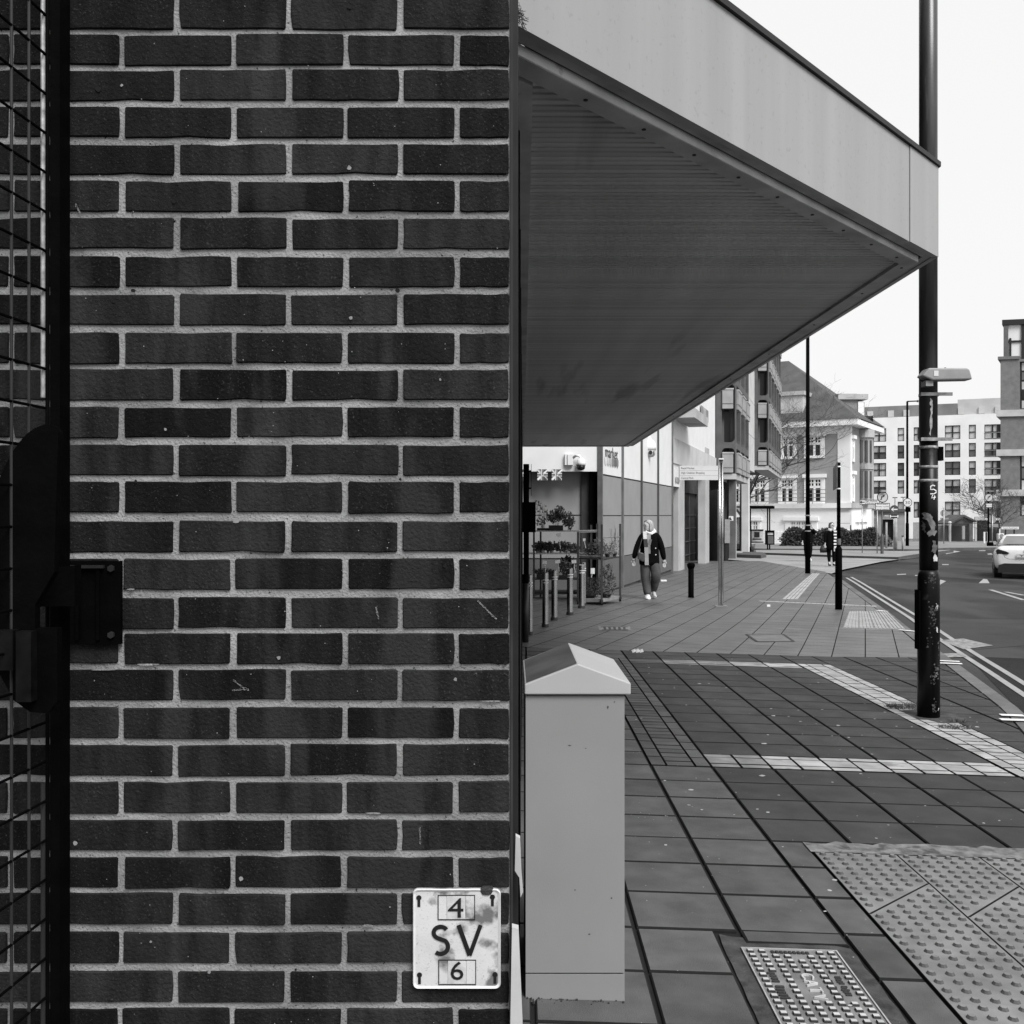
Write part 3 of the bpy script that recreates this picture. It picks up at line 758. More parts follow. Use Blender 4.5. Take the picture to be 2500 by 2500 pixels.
for _ in range(170): wmark(b, rnd.uniform(180, 1240), rnd.uniform(0, 2500), rnd.uniform(.7, 1.9), 5)
mk("pale_speck", b, M("pale_fleck", .22, .9, .3, 40), bw_t, kind="stuff")
b = B()
for px, py, r in ((240, 217, 8), (424, 493, 5), (326, 710, 6), (970, 709, 7), (853, 17, 6), (278, 735, 5), (332, 1175, 5), (977, 1170, 4), (1234, 1618, 6), (1087, 1382, 5)): wmark(b, px, py, r)
mk("drill_hole", b, M("hole_dark", .002, .9), bw_t, kind="stuff")
b = B()
for _ in range(14):     # mortar smeared over the arrises
    ci = rnd.randrange(8, 36); cy = CY[ci]+rnd.choice((-1, 1))*37.5; px = rnd.uniform(180, 1240); wmark(b, px, cy+rnd.uniform(-1, 1), 2.6, 11, rnd.uniform(3, 14), rnd.uniform(.5, 1.1))
mk("mortar_smear", b, mortar_m, bw_t, kind="stuff")
# plate with the valve numbers
def plate_outline(w, h, r, n=5):
    out = []
    for cx, cz, a0 in ((w/2-r, -h/2+r, -90), (w/2-r, h/2-r, 0), (-w/2+r, h/2-r, 90), (-w/2+r, -h/2+r, 180)):
        for k in range(n+1): a = R(a0+90*k/n); out.append((cx+r*math.cos(a), cz+r*math.sin(a)))
    return out
pcx, pcz = (bx(1008.7)+bx(1222.5))/2, (bz(2166.7)+bz(2409.4))/2; pw, ph = 213.8/1216, 242.7/1216
sv = thing("valve_plate", (pcx, WY-.001, pcz-ph/2), "small worn white enamel plate reading 4 SV 6 on the dark bricks", "sign")
b = B(); o = plate_outline(pw, ph, .010); b.prism(o, lambda x, z: (pcx+x, WY-.0075, pcz+z), lambda x, z: (pcx+x, WY-.0015, pcz+z)); mk("backplate", b, enamel_m, sv)
b = B(); oi = plate_outline(pw-.011, ph-.011, .007); n = len(o)
b.add([(pcx+x, WY-.0105, pcz+z) for x, z in plate_outline(pw-.003, ph-.003, .0095)] + [(pcx+x, WY-.0076, pcz+z) for x, z in oi] + [(pcx+x, WY-.0075, pcz+z) for x, z in o],
      [(i, (i+1) % n, (i+1) % n+n, i+n) for i in range(n)] + [(i, i+2*n, (i+1) % n+2*n, (i+1) % n) for i in range(n)]); mk("raised_rim", b, enamelrim_m, sv)
pl = lambda X, Y: (bx(900+.3623*X), bz(2000+.3623*Y))
for (x0, y0, x1, y1, a, c) in ((468, 500, 718, 668, 528, 655), (472, 935, 725, 1103, 535, 660)):
    X0, Z1 = pl(x0, y0); X1, Z0 = pl(x1, y1); XA, _ = pl(a, y0); XC, _ = pl(c, y0)
    b = B()
    for q0, q1, q2, q3 in ((X0, X1, Z1-.0012, Z1), (X0, X1, Z0, Z0+.0012), (X0, X0+.0012, Z0+.0013, Z1-.0013), (X1-.0012, X1, Z0+.0013, Z1-.0013)): b.box(q0, q1, WY-.0092, WY-.0074, q2, q3)
    mk("slot_frame", b, darkmetal_m, sv)
    for q0, q1 in ((X0+.002, XA-.0006), (XA+.0006, XC-.0006), (XC+.0006, X1-.002)): mk("number_tile", B().box(q0, q1, WY-.0088, WY-.0074, Z0+.002, Z1-.002), enamel_m if q0 != XA+.0006 else M("tile_face", .5, .5, .2, 60), sv)
def lett(s, X0, Y0, X1, Y1, y, par, name="lettering", mat=ink_m):
    a, z1 = pl(X0, Y0); c, z0 = pl(X1, Y1); vs, fs = text_geo(s, 1.0, .0008)
    x0, x1 = min(v.x for v in vs), max(v.x for v in vs); y0, y1 = min(v.y for v in vs), max(v.y for v in vs)
    b = B().add([(a+(v.x-x0)/(x1-x0)*(c-a), y-v.z, z0+(v.y-y0)/(y1-y0)*(z1-z0)) for v in vs], fs); return mk(name, b, mat, par)
def stroke(b, pts, w, f):
    """flat pen stroke through 2-d points"""
    vs = []
    for i, p in enumerate(pts):
        a, c = Vector(pts[max(i-1, 0)]), Vector(pts[min(i+1, len(pts)-1)]); d = (c-a).normalized(); nn = Vector((-d.y, d.x))*w/2
        vs += [f(p[0]+nn.x, p[1]+nn.y), f(p[0]-nn.x, p[1]-nn.y)]
    b.add(vs, [(2*i, 2*i+1, 2*i+3, 2*i+2) for i in range(len(pts)-1)])
fy = lambda X, Y: (pl(X, Y)[0], WY-.0095, pl(X, Y)[1])
lett("4", 536, 520, 640, 650, WY-.0094, sv)
b = B(); arc = lambda cx, cy, rx, ry, a0, a1, n=14: [(cx+rx*math.cos(R(a0+(a1-a0)*i/n)), cy+ry*math.sin(R(a0+(a1-a0)*i/n))) for i in range(n+1)]
stroke(b, arc(487, 752, 46, 40, -30, -250, 14) + arc(487, 845, 50, 49, -65, 130, 14)[1:], 29, fy); mk("lettering", b, ink_m, sv)
b = B(); stroke(b, [(608, 700), (682, 905)], 30, fy); stroke(b, [(756, 700), (682, 905)], 27, lambda X, Y: (pl(X, Y)[0], WY-.0098, pl(X, Y)[1])); mk("lettering", b, ink_m, sv)
lett("6", 555, 945, 640, 1068, WY-.0094, sv)
for X, Y in ((341, 540), (835, 535), (345, 1058), (852, 1055)):
    x, z = pl(X, Y); b = B().disc((x, WY-.0074, z+.006), (0, -1, 0), .0052, .0012, 12); b.box(x-.0028, x+.0028, WY-.0087, WY-.0074, z-.012, z+.006); mk("fixing_slot", b, ink_m, sv)
x, z = pl(795, 467); tag(mk("rust_blob", B().loft([(x, WY-.008, z-.009, .009, .003), (x, WY-.008, z, .0145, .004), (x+.002, WY-.008, z+.008, .01, .003)], 10), irondark_m, sv))

# ================================================================== GATE ON THE LEFT
GD = 1.95
gate = thing("security_gate", (at(120, 1258, GD).x, GD, gz(-.9, GD)), "black steel mesh gate standing open at the left of the brick wall", "gate")
gx = lambda p, d=GD: ray(p)*d
mk("gate_post", B().box(gx(122), gx(171, GD+.045), GD, GD+.045, gz(-.9, 2)+.02, 3.3), black_m, gate)
mk("frame_bar", B().tube([(gx(116, GD-.02), GD-.02, .02), (gx(116, GD-.02), GD-.02, 3.3)], .004, 8), black_m, gate)
mk("round_bar", B().tube([(gx(105, GD-.035), GD-.035, 1.93-.16), (gx(105, GD-.035), GD-.035, 3.3)], .0042, 10), M("bright_bar", .3, .45, .5, 60, metal=.6), gate)
mk("round_bar", B().tube([(gx(105, GD-.035), GD-.035, .0), (gx(105, GD-.035), GD-.035, 1.05)], .0042, 10), darkmetal_m, gate)
gl = lambda t: (gx(111, GD-.035)-.068*t, GD-.035-t)       # along the mesh towards the camera
for k in range(1, 10):
    x, y = gl(.057*k)
    mk("mesh_wire", B().tube([(x, y, .05), (x, y, 3.2)], .0028, 6), darkmetal_m, gate)
for k in range(44):
    z = .06+.0735*k; mk("mesh_wire", B().tube([(*gl(0), z), (*gl(.6), z)], .0028, 6), black_m, gate)
crop6 = lambda X, Y, d: at(.569*X, 800+.569*Y, d)
gp = [(-120, 760), (-40, 690), (0, 640), (25, 585), (55, 530), (85, 488), (115, 455), (150, 430), (190, 415), (218, 416), (238, 428), (248, 446), (250, 470), (242, 700), (232, 1050), (150, 1190), (150, 1290), (245, 1290), (245, 1600), (205, 1655), (130, 1650), (60, 1600), (0, 1490), (-120, 1350)]
b = B(); b.prism(gp, lambda X, Y: tuple(crop6(X, Y, 1.80)), lambda X, Y: tuple(crop6(X, Y, 1.80)+Vector((0, .02, 0)))); mk("lock_guard", b, black_m, gate)
b = B(); p, q = crop6(-40, 1190, 1.79), crop6(320, 1045, 1.93); b.add([tuple(crop6(-60, 1060, 1.78)), tuple(crop6(320, 1020, 1.92)), tuple(crop6(320, 1195, 1.92)), tuple(crop6(-60, 1200, 1.78)), tuple(crop6(-60, 1060, 1.78)+Vector((0,.03,0))), tuple(crop6(320, 1020, 1.92)+Vector((0,.03,0))), tuple(crop6(320, 1195, 1.92)+Vector((0,.03,0))), tuple(crop6(-60, 1200, 1.78)+Vector((0,.03,0)))], [(0,1,2,3),(4,7,6,5),(0,4,5,1),(1,5,6,2),(2,6,7,3),(3,7,4,0)])
mk("latch_bar", b, black_m, gate)
for q in ((0, 1295, 72, 1465), (85, 1300, 150, 1600)):
    p0, p1 = crop6(q[0], q[3], 1.79), crop6(q[2], q[1], 1.79); mk("lock_case", B().box(p0.x, p1.x, 1.775, 1.799, p0.z, p1.z), M("scuffed_metal", .004, .5, .6, 40, spec=.1, stain=.35, stain_scale=40, stain_v=.12, stain_thr=.7), gate)
kp = thing("latch_keep", (bx(236), WY-.01, bz(1570)), "flat black steel keep plate bolted to bricks beside the gate post", "latch plate")
mk("plate", B().box(bx(165), bx(300), WY-.012, WY-.001, bz(1571), bz(1369)), black_m, kp)
mk("lip", B().box(bx(165), bx(262), WY-.022, WY-.0125, bz(1386), bz(1379)), darkmetal_m, kp)
for p in (197, 247): mk("rib", B().box(bx(p-4), bx(p+4), WY-.018, WY-.0125, bz(1560), bz(1390)), black_m, kp)
for q in (1387, 1548): mk("bolt", B().disc((bx(278), WY-.012, bz(q)), (0, -1, 0), .007, .006, 6), darkmetal_m, kp)

# ================================================================== SHOP FRONT BEHIND THE WALL (seen edge on)
fu = lambda u, v, z: (*uv(u, v), z)
shop = thing("shop_building", (-3, 11, gz(0, 11)), "dark shop front running back from the brick wall under the canopy", "building")
b = B(fu); b.box(-7, -.045, WY+.26, 20.9, -.6, 11.0); mk("wall", b, M("shop_shell", .012, .8, .2, 2, spec=.1), shop)  # unseen upper height, added to block sky light from the left
b = B(fu); b.box(-7, -.05, 2.31, 20.8, 11.001, 11.3); mk("roof", b, darkmetal_m, shop)  # unseen cap on the added upper height
mk("corner_trim", B().box(-.003, .0018, WY+.0, WY+.2, -.03, 3.5), M("grey_angle", .03, .6, .4, 8, spec=.15), shop)
for k in range(15):
    v = 2.4+1.27*k; m = [darkmetal_m, black_m, M("mid_frame", .02, .6, .3, 4, spec=.1)][k % 3]
    mk("mullion", B(fu).box(-.044, -.012, v, v+.06, gz(0, v)-.02, 2.93), m, shop)
    if k < 14:
        f = mk("window", B(fu).box(-.044, -.026, v+.07, v+1.26, gz(0, v)-.02, gz(0, v)+.35), black_m, shop)
        mk("pane", B(fu).box(-.044, -.035, v+.07, v+1.26, gz(0, v)+.36, 2.9), glassdark_m, f)
def plank(pts, d, label, thick=.02):
    P = [at(px, py, d) for px, py in pts]; b = B(); n = len(P)
    b.add([tuple(p) for p in P]+[tuple(p+Vector((0, thick, 0))) for p in P], [tuple(range(n)), tuple(range(2*n-1, n-1, -1))]+[(i, i+n, (i+1) % n+n, (i+1) % n) for i in range(n)])
    return tag(mk("plank", b, whiteboard_m), label, "plank")
plank([(1250, 2264), (1266, 2268), (1276, 2500), (1277, 2760), (1278, 3192), (1245, 3192), (1246, 2500)], 2.03, "long chipped white plank standing at the foot of the corner trim")
plank([(1259, 2041), (1270, 2047), (1273, 2128), (1277, 2178), (1271, 2191), (1268, 2143), (1257, 2126)], 2.35, "short white board fixed above the long plank behind the cabinet")

# ================================================================== CANOPY
cA, cC, cD, cE = Vector((-.012, 2.905)), Vector((2.318, 5.573)), Vector((2.456, 20.8)), Vector((.17, 20.8))
CP = [cA, cC, cD, cE]
def cin(w, we=None):
    """canopy outline drawn in by w (the wall side by we)"""
    we = w if we is None else we; n = 4; L = []
    for i in range(n):
        a, c = CP[i], CP[(i+1) % n]; d = (c-a).normalized(); nn = Vector((-d.y, d.x)); o = we if i == 3 else w; L.append((a+nn*o, d))
    out = []
    for i in range(n):
        (p, d), (q, e) = L[i-1], L[i]; det = d.x*-e.y + e.x*d.y; r = q-p; t = (r.x*-e.y + e.x*r.y)/det; out.append(p+d*t)
    return out
def ring(b, w0, w1, z0, z1, edges=(0, 1, 2), we0=0, we1=0):
    a, c = cin(w0, we0), cin(w1, we1)
    for i in edges:
        j = (i+1) % 4
        b.add([(a[i].x, a[i].y, z0), (a[j].x, a[j].y, z0), (c[j].x, c[j].y, z0), (c[i].x, c[i].y, z0), (a[i].x, a[i].y, z1), (a[j].x, a[j].y, z1), (c[j].x, c[j].y, z1), (c[i].x, c[i].y, z1)],
              [(0, 1, 2, 3), (4, 7, 6, 5), (0, 4, 5, 1), (3, 2, 6, 7), (0, 3, 7, 4), (1, 5, 6, 2)])
    return b
FZ = 2.955
can = thing("canopy", (1.2, 12, FZ), "deep pale grey shop canopy with ribbed soffit jutting over the pavement", "canopy")
dg_ = (cC-cA).normalized(); seam = (lambda r: (r*cA.y-cA.x)/(dg_.x-r*dg_.y))(ray(2220)); Ld = (cC-cA).length; ni = Vector((-dg_.y, dg_.x))
def fpanel(s0, s1, o0):
    a, c = cA+dg_*s0, cA+dg_*s1; b = B(); q = [a-ni*o0, c-ni*o0, c+ni*.03, a+ni*.03]
    b.add([(p.x, p.y, FZ) for p in q]+[(p.x, p.y, 3.445) for p in q], [(0, 1, 2, 3), (4, 7, 6, 5), (0, 4, 5, 1), (1, 5, 6, 2), (2, 6, 7, 3), (3, 7, 4, 0)]); mk("fascia_panel", b, fascia_m, can)
fpanel(0, seam-.004, 0); fpanel(seam+.006, Ld, .003)
mk("fascia_panel", ring(B(), .0, .03, FZ, 3.445, (1,)), fascia_m, can); mk("fascia_panel", ring(B(), 0, .03, FZ, 3.445, (2,)), fascia_m, can)
mk("capping", ring(B(), -.015, .05, 3.447, 3.472, (0, 1, 2)), darkmetal_m, can)
mk("roof_deck", B().prism([tuple(p) for p in cin(.05)], lambda x, y: (x, y, 3.3), lambda x, y: (x, y, 3.35)), darkmetal_m, can)
mk("under_lip", ring(B(), .031, .074, FZ+.006, FZ+.03), M("under_lip", .34, .6, .3, 6), can)
mk("recess_shade", ring(B(), .0745, .092, FZ+.016, FZ+.03), black_m, can)  # black plate across the gap stands in for its deep shade
mk("drip_edge", ring(B(), .0925, .0965, FZ-.018, FZ+.0155), whitetrim_m, can)
mk("border_trim", ring(B(), .097, .185, FZ-.02, FZ-.004, (0, 1, 2)), trim_m, can)
mk("wall_trim", ring(B(), .21, .21, FZ-.019, FZ-.003, (3,), .0, .075), trim_m, can)
mk("soffit_backing", B().prism([tuple(p) for p in cin(.12, .02)], lambda x, y: (x, y, FZ+.018), lambda x, y: (x, y, FZ+.03)), M("groove_dark", .02, .9), can)
ci_ = cin(.14, .03); pit = .05; kk = 0; stuffb = B(); SM = {}
y = ci_[0].y+.03
while y < ci_[2].y-.02:
    xl_ = ci_[0].x + A1*(y-ci_[0].y); d = (ci_[1]-ci_[0]); xd = ci_[0].x + d.x*(y-ci_[0].y)/d.y; xr_ = min(xd, ci_[1].x + A1*(y-ci_[1].y))
    if xr_-xl_ > .05:
        w = xr_-xl_
        def slat(b, cx, cy):
            b.add([(cx-w/2, cy-.020, FZ+.010), (cx+w/2, cy-.020, FZ+.010), (cx+w/2, cy+.020, FZ+.010), (cx-w/2, cy+.020, FZ+.010), (cx-w/2, cy-.015, FZ-.001), (cx+w/2, cy-.015, FZ-.001), (cx+w/2, cy+.015, FZ-.001), (cx-w/2, cy+.015, FZ-.001)],
                  [(4, 5, 6, 7), (0, 4, 7, 3), (1, 2, 6, 5), (0, 1, 5, 4), (3, 7, 6, 2)])
        if kk < 290: b = B(); slat(b, (xl_+xr_)/2, y); mk("soffit_slat", b, soffit_m, can)
        else: slat(stuffb, (xl_+xr_)/2, y)
        kk += 1
    y += pit
if stuffb.v: mk("soffit_slat", stuffb, soffit_m, can, kind="stuff")
ct_ = cin(.14)
for i_ in (0, 1):
    for k in range(9):
        p_ = ct_[i_].lerp(ct_[i_+1], (k+.5)/9) if i_ == 0 else ct_[1].lerp(ct_[2], ((k+.4)/9)**1.6)
        mk("screw", B().disc((p_.x, p_.y, FZ-.0195), (0, 0, -1), .008, .004, 8), darkmetal_m, can)
# bits of wire and nest at the near end of the fascia
b = B()
for k in range(120):
    t_ = rnd.random(); p = at(1253+rnd.uniform(-2, 8+22*t_), 12+48*t_+rnd.uniform(-10, 8), 2.84+rnd.uniform(0, .03)); q = p+Vector((rnd.gauss(0, .012), rnd.gauss(0, .01), rnd.gauss(0, .012))); b.tube([p, (p+q)/2+Vector((rnd.gauss(0, .004), 0, rnd.gauss(0, .004))), q], .0009, 3)
tag(mk("twig_clump", b, bark_m, None, kind="stuff"), "tangled twigs caught at the near end of the canopy")

# ================================================================== GREY CABINET
cx0, cx1, cy0, cy1 = .045, .3695, 3.36, 3.86
cabt = thing("street_cabinet", ((cx0+cx1)/2, cy0, gz(.2, cy0)), "tall pale grey street cabinet with pitched lid against the shop front", "cabinet")
zb = lambda x, y: gz(x, y)-.012
b = B(); b.add([(x, y, zb(x, y)) for x, y in ((cx0, cy0), (cx1, cy0), (cx1, cy1), (cx0, cy1))]+[(x, y, .043) for x, y in ((cx0, cy0), (cx1, cy0), (cx1, cy1), (cx0, cy1))], [(0, 3, 2, 1), (4, 5, 6, 7), (0, 1, 5, 4), (1, 2, 6, 5), (2, 3, 7, 6), (3, 0, 4, 7)]); mk("plinth", b, cab_m, cabt)
mk("groove", B().box(cx0+.006, cx1-.006, cy0+.006, cy1-.006, .0435, .0475), black_m, cabt)
mk("body", B().box(cx0, cx1, cy0+.002, cy1, .048, .958), cab_m, cabt)
mk("groove", B().box(cx0+.008, cx1-.008, cy0+.012, cy1-.012, .9582, .9632), black_m, cabt)
lp = [(cx0-.004, .9635), (cx1+.019, .9635), (cx1+.019, 1.001), (.2155, 1.064), (cx0-.004, .997)]
o = mk("lid", B().prism(lp, lambda x, z: (x, cy0-.012, z), lambda x, z: (x, cy1+.045, z)), M("cabinet_lid", .4, .55, .06, 3, .1, 400), cabt)
bv = o.modifiers.new("bevel", 'BEVEL'); bv.width = .004; bv.segments = 2
mk("shade_film", B().add([(cx0+.002, cy0+.003, 1.0000), (.2125, cy0+.003, 1.0645), (.2125, cy1+.03, 1.0645), (cx0+.002, cy1+.03, 1.0000)], [(0, 1, 2, 3)]), M("painted_shade", .07, .9, .35, 5, .3, 150, stain=.5, stain_scale=30, stain_v=.015, stain_thr=.68), cabt, label="slope of the lid next to the shop front, painted dark for shade")  # dark blotched sheet paints the shade on the slope facing the shop
mk("lock", B().tube([(cx1, 3.5, .61), (cx1+.004, 3.5, .61)], .012, 10), whitetrim_m, cabt)
for q in ((1484, 1727, 5, 9), (1500, 1714, 4, 4), (1391, 1820, 10, 3), (1439, 2281, 7, 4), (1493, 2193, 5, 5), (1430, 1827, 6, 2), (1404, 2173, 6, 3)):
    p = at(q[0], q[1], cy0+.001); w_, h_ = wid(q[2], cy0), wid(q[3], cy0)
    mk("scuff", B().add([(p.x-w_/2, cy0+.0012, p.z), (p.x, cy0+.0012, p.z-h_/2), (p.x+w_/2, cy0+.0012, p.z+h_*.2), (p.x-w_*.1, cy0+.0012, p.z+h_/2)], [(0, 1, 2, 3)]), M("scuff_mark", .06, .8), cabt)
b = B()
for k in range(70):
    x = cx0+(cx1-cx0)*rnd.random(); y = cy0-rnd.uniform(.0, .035)*rnd.random(); s_ = rnd.uniform(.3, 1); b.loft([(x, y, zb(x, y)+.008, .006*s_, .005*s_), (x, y, zb(x, y)+.010+.009*s_*rnd.random(), .003*s_, .003*s_)], 5)
tag(mk("moss", b, leafd_m, None, kind="stuff"), "dark moss growing along the foot of the grey cabinet")

# ================================================================== BIG LAMP POST
lx, ly = 3.62, 8.87
lx = ray(2267)*ly; g0 = gz(lx, ly)
lp_t = thing("lamp_post", (lx, ly, g0), "tall black lamp post with peeling paint, chalked S 4 and a small lantern", "lamp post")
ls = ly/F
zsh = zat(1400, ly)
mk("base_column", B().loft([(lx, ly, g0-.02, .0935, .0935), (lx, ly, zsh-.04, .0915, .0915), (lx, ly, zsh-.01, .089, .089), (lx, ly, zsh+.03, .078, .078)], 28), blackgloss_m, lp_t, smooth=True)
mk("access_door", B().box(lx-.0985, lx-.075, ly-.04, ly+.06, zat(1585, ly), zat(1440, ly)), black_m, lp_t)
mk("shaft", B().cyl(lx, ly, zsh+.02, zat(1074, ly), .0775, .0765, 28), blackgloss_m, lp_t, smooth=True)
mk("upper_shaft", B().cyl(lx-.003, ly, zat(1074, ly)+.001, 8.2, .0765, .0755, 28), M("upper_pole", .03, .35, .5, 2.5, .1, 50, spec=.6, stretch=(9, 9, .8), stain=.4, stain_scale=3, stain_v=.12, stain_thr=.62), lp_t, smooth=True)
for py in (1092, 1140, 1173):
    mk("tape_ring", B().cyl(lx, ly, zat(py+4, ly), zat(py-3, ly), .079, None, 28), M("tape", .3, .6, .5, 40), lp_t, smooth=True)
for py in (965, 1074):
    mk("sign_channel", B().box(ray(2238)*ly, ray(2314)*ly, ly-.098, ly-.084, zat(py+4, ly), zat(py-4, ly)), M("channel", .25, .5, .4, 20), lp_t)
    mk("clamp_band", B().cyl(lx, ly, zat(py+3, ly), zat(py-3, ly), .0835, None, 24), galv_m, lp_t)
mk("bracket_box", B().box(ray(2287)*ly, ray(2299)*ly, ly-.04, ly+.03, zat(1125, ly), zat(1091, ly)), black_m, lp_t)
lp2 = [(2252, 917), (2268, 898), (2362, 898), (2368, 902), (2375, 926), (2278, 928)]
d_ = ly-.2
o = mk("lantern", B().prism(lp2, lambda X, Y: tuple(at(X, Y, d_)), lambda X, Y: tuple(at(X, Y, d_)+Vector((0, .14, 0)))), luminaire_m, lp_t)
bv = o.modifiers.new("bevel", 'BEVEL'); bv.width = .012; bv.segments = 2
mk("photocell", B().loft([(at(2316, 898, d_).x, d_+.07, at(2316, 898, d_).z-.004, .012, .012), (at(2316, 898, d_).x, d_+.07, at(2316, 898, d_).z+.012, .008, .008)], 10), black_m, lp_t)
mk("label_patch", B().box(at(2280, 0, d_).x, at(2291, 0, d_).x, d_-.003, d_-.0005, zat(918, d_), zat(905, d_)), signwhite_m, lp_t)
mk("spigot", B().box(at(2264, 0, d_).x, at(2282, 0, d_).x, d_+.03, ly-.06, zat(941, d_), zat(928, d_)), luminaire_m, lp_t)
def pole_f(px0, y_c):      # chalk on the curved face
    def f(X, Y):
        x = ray(X)*ly; dx = clamp(x-lx, -.077, .077); return (lx+dx, ly-math.sqrt(.0785**2-dx*dx)-.002, zat(Y, ly))
    return f
pf = pole_f(0, 0); chalk_m = M("chalk", .75, .9, .1, 60)
b = B(); stroke(b, [(2274, 1187), (2268, 1185), (2263, 1188), (2263, 1196), (2270, 1195), (2277, 1198), (2277, 1203), (2271, 1206), (2262, 1206)], 2.6, pf); mk("chalk_letter", b, chalk_m, lp_t)
b = B(); stroke(b, [(2268, 1209), (2265, 1216), (2276, 1214)], 2.4, pf); stroke(b, [(2273, 1210), (2271, 1220)], 2.4, pf); mk("chalk_number", b, chalk_m, lp_t)
peel_m = M("peeled_paint", .16, .8, .4, 25, .5, 60)
def peel(pts, m=peel_m, rr=.0785, jag=1.6, seed=3):
    """ragged flake outline wrapped round the shaft, cut into thin rows so that it follows the curve"""
    r = random.Random(seed); out = []
    for i, p in enumerate(pts):
        q = pts[(i+1) % len(pts)]
        for k in range(4): out.append((p[0]+(q[0]-p[0])*k/4+r.gauss(0, jag)*(k > 0), p[1]+(q[1]-p[1])*k/4+r.gauss(0, jag)*(k > 0)))
    def f(X, Y):
        x = ray(X)*ly; dx = clamp(x-lx, -rr*.98, rr*.98); return (lx+dx, ly-math.sqrt((rr+.0015)**2-dx*dx), zat(Y, ly))
    b = B(); y0, y1 = min(p[1] for p in out), max(p[1] for p in out); y = y0
    while y < y1:
        ym = y+.5; xs = []
        for i, p in enumerate(out):
            q = out[(i+1) % len(out)]
            if (p[1] <= ym) != (q[1] <= ym): xs.append(p[0]+(q[0]-p[0])*(ym-p[1])/(q[1]-p[1]))
        xs.sort()
        for u, v in zip(xs[::2], xs[1::2]):
            n = max(1, int((v-u)/5))
            for k in range(n): c0, c1 = u+(v-u)*k/n, u+(v-u)*(k+1)/n; b.add([f(c0, y), f(c1, y), f(c1, y+1), f(c0, y+1)], [(0, 1, 2, 3)])
        y += 1
    if b.v: mk("peeled_patch", b, m, lp_t)
dim_m = M("peel_dim", .05, .8, .5, 25); grey_m = M("peel_grey", .1, .8, .4, 25); pale_m = M("peel_white", .5, .8, .2, 25); streak_m = M("streak", .35, .7, .35, 30)
peel([(2245, 1251), (2256, 1252), (2268, 1262), (2276, 1284), (2274, 1292), (2282, 1298), (2272, 1308), (2258, 1310), (2254, 1302), (2264, 1292), (2256, 1270)], peel_m, jag=1.8)
peel([(2245, 1272), (2252, 1282), (2254, 1298), (2246, 1294)], dim_m, seed=5)
peel([(2268, 1318), (2276, 1320), (2278, 1330), (2283, 1333), (2277, 1347), (2265, 1346), (2268, 1330)], grey_m, seed=6)
peel([(2274, 1350), (2279, 1358), (2283, 1362), (2281, 1370), (2272, 1370), (2269, 1362)], pale_m, jag=.6)
peel([(2263, 968), (2267, 985), (2268, 1010), (2267, 1040), (2263, 1066), (2261, 1040), (2264, 1010), (2261, 985)], streak_m, .0775, 1.2)
rr_ = random.Random(21); fb = {0: B(), 1: B(), 2: B()}
def flake(b, X, Y, w, h, rr=.0925):
    n = 7; x0 = lx; pts = []
    for k in range(n):
        a = 6.283*k/n; q = rr_.uniform(.55, 1.1); px_, py_ = X+w*q*math.cos(a), Y+h*q*math.sin(a); dx = clamp(ray(px_)*ly-lx, -rr*.97, rr*.97); pts.append((lx+dx, ly-math.sqrt((rr+.0013)**2-dx*dx), zat(py_, ly)))
    b.add(pts, [tuple(range(n))])
for cx_, cy_, sx, sy, n, k in ((2268, 1412, 12, 10, 26, 0), (2262, 1418, 10, 8, 16, 0), (2264, 1488, 8, 14, 34, 0), (2276, 1480, 6, 8, 16, 1), (2279, 1478, 4, 6, 7, 2), (2277, 1536, 3, 5, 9, 2), (2270, 1520, 6, 16, 20, 0), (2283, 1585, 1.5, 26, 12, 1), (2277, 1638, 6, 16, 30, 1), (2268, 1650, 8, 20, 22, 0), (2271, 1722, 5, 18, 26, 0), (2282, 1728, 2, 3, 3, 2), (2260, 1560, 8, 30, 10, 0)):
    for _ in range(n): flake(fb[k], rr_.gauss(cx_, sx*.55), rr_.gauss(cy_, sy*.55), rr_.uniform(.5, 2.6), rr_.uniform(.6, 3.4))
for k, m in ((0, dim_m), (1, grey_m), (2, pale_m)): mk("paint_flakes", fb[k], m, lp_t, kind="stuff")
# weeds at its foot
def tuft(b, x, y, r, h, n):
    for _ in range(n):
        a = rnd.uniform(0, 6.28); d = r*math.sqrt(rnd.random()); px, py = x+d*math.cos(a), y+d*.6*math.sin(a); z = gz(px, py)
        l = Vector((rnd.uniform(-.04, .04), rnd.uniform(-.03, .03), h*rnd.uniform(.4, 1))); w = Vector((.003, 0, 0))
        p = Vector((px, py, z)); b.add([tuple(p-w), tuple(p+w), tuple(p+l)], [(0, 1, 2)])
b = B(); q = G(2205, 1728); tuft(b, q.x, q.y, .16, .05, 260); q = G(2235, 1724); tuft(b, q.x, q.y, .1, .05, 130); q = G(2330, 1777); tuft(b, q.x, q.y, .14, .035, 170); q = G(2340, 1764); tuft(b, q.x, q.y, .06, .05, 80)
tag(mk("weeds", b, leafd_m, None, kind="stuff"), "small dark weed tufts growing round the foot of the lamp post")
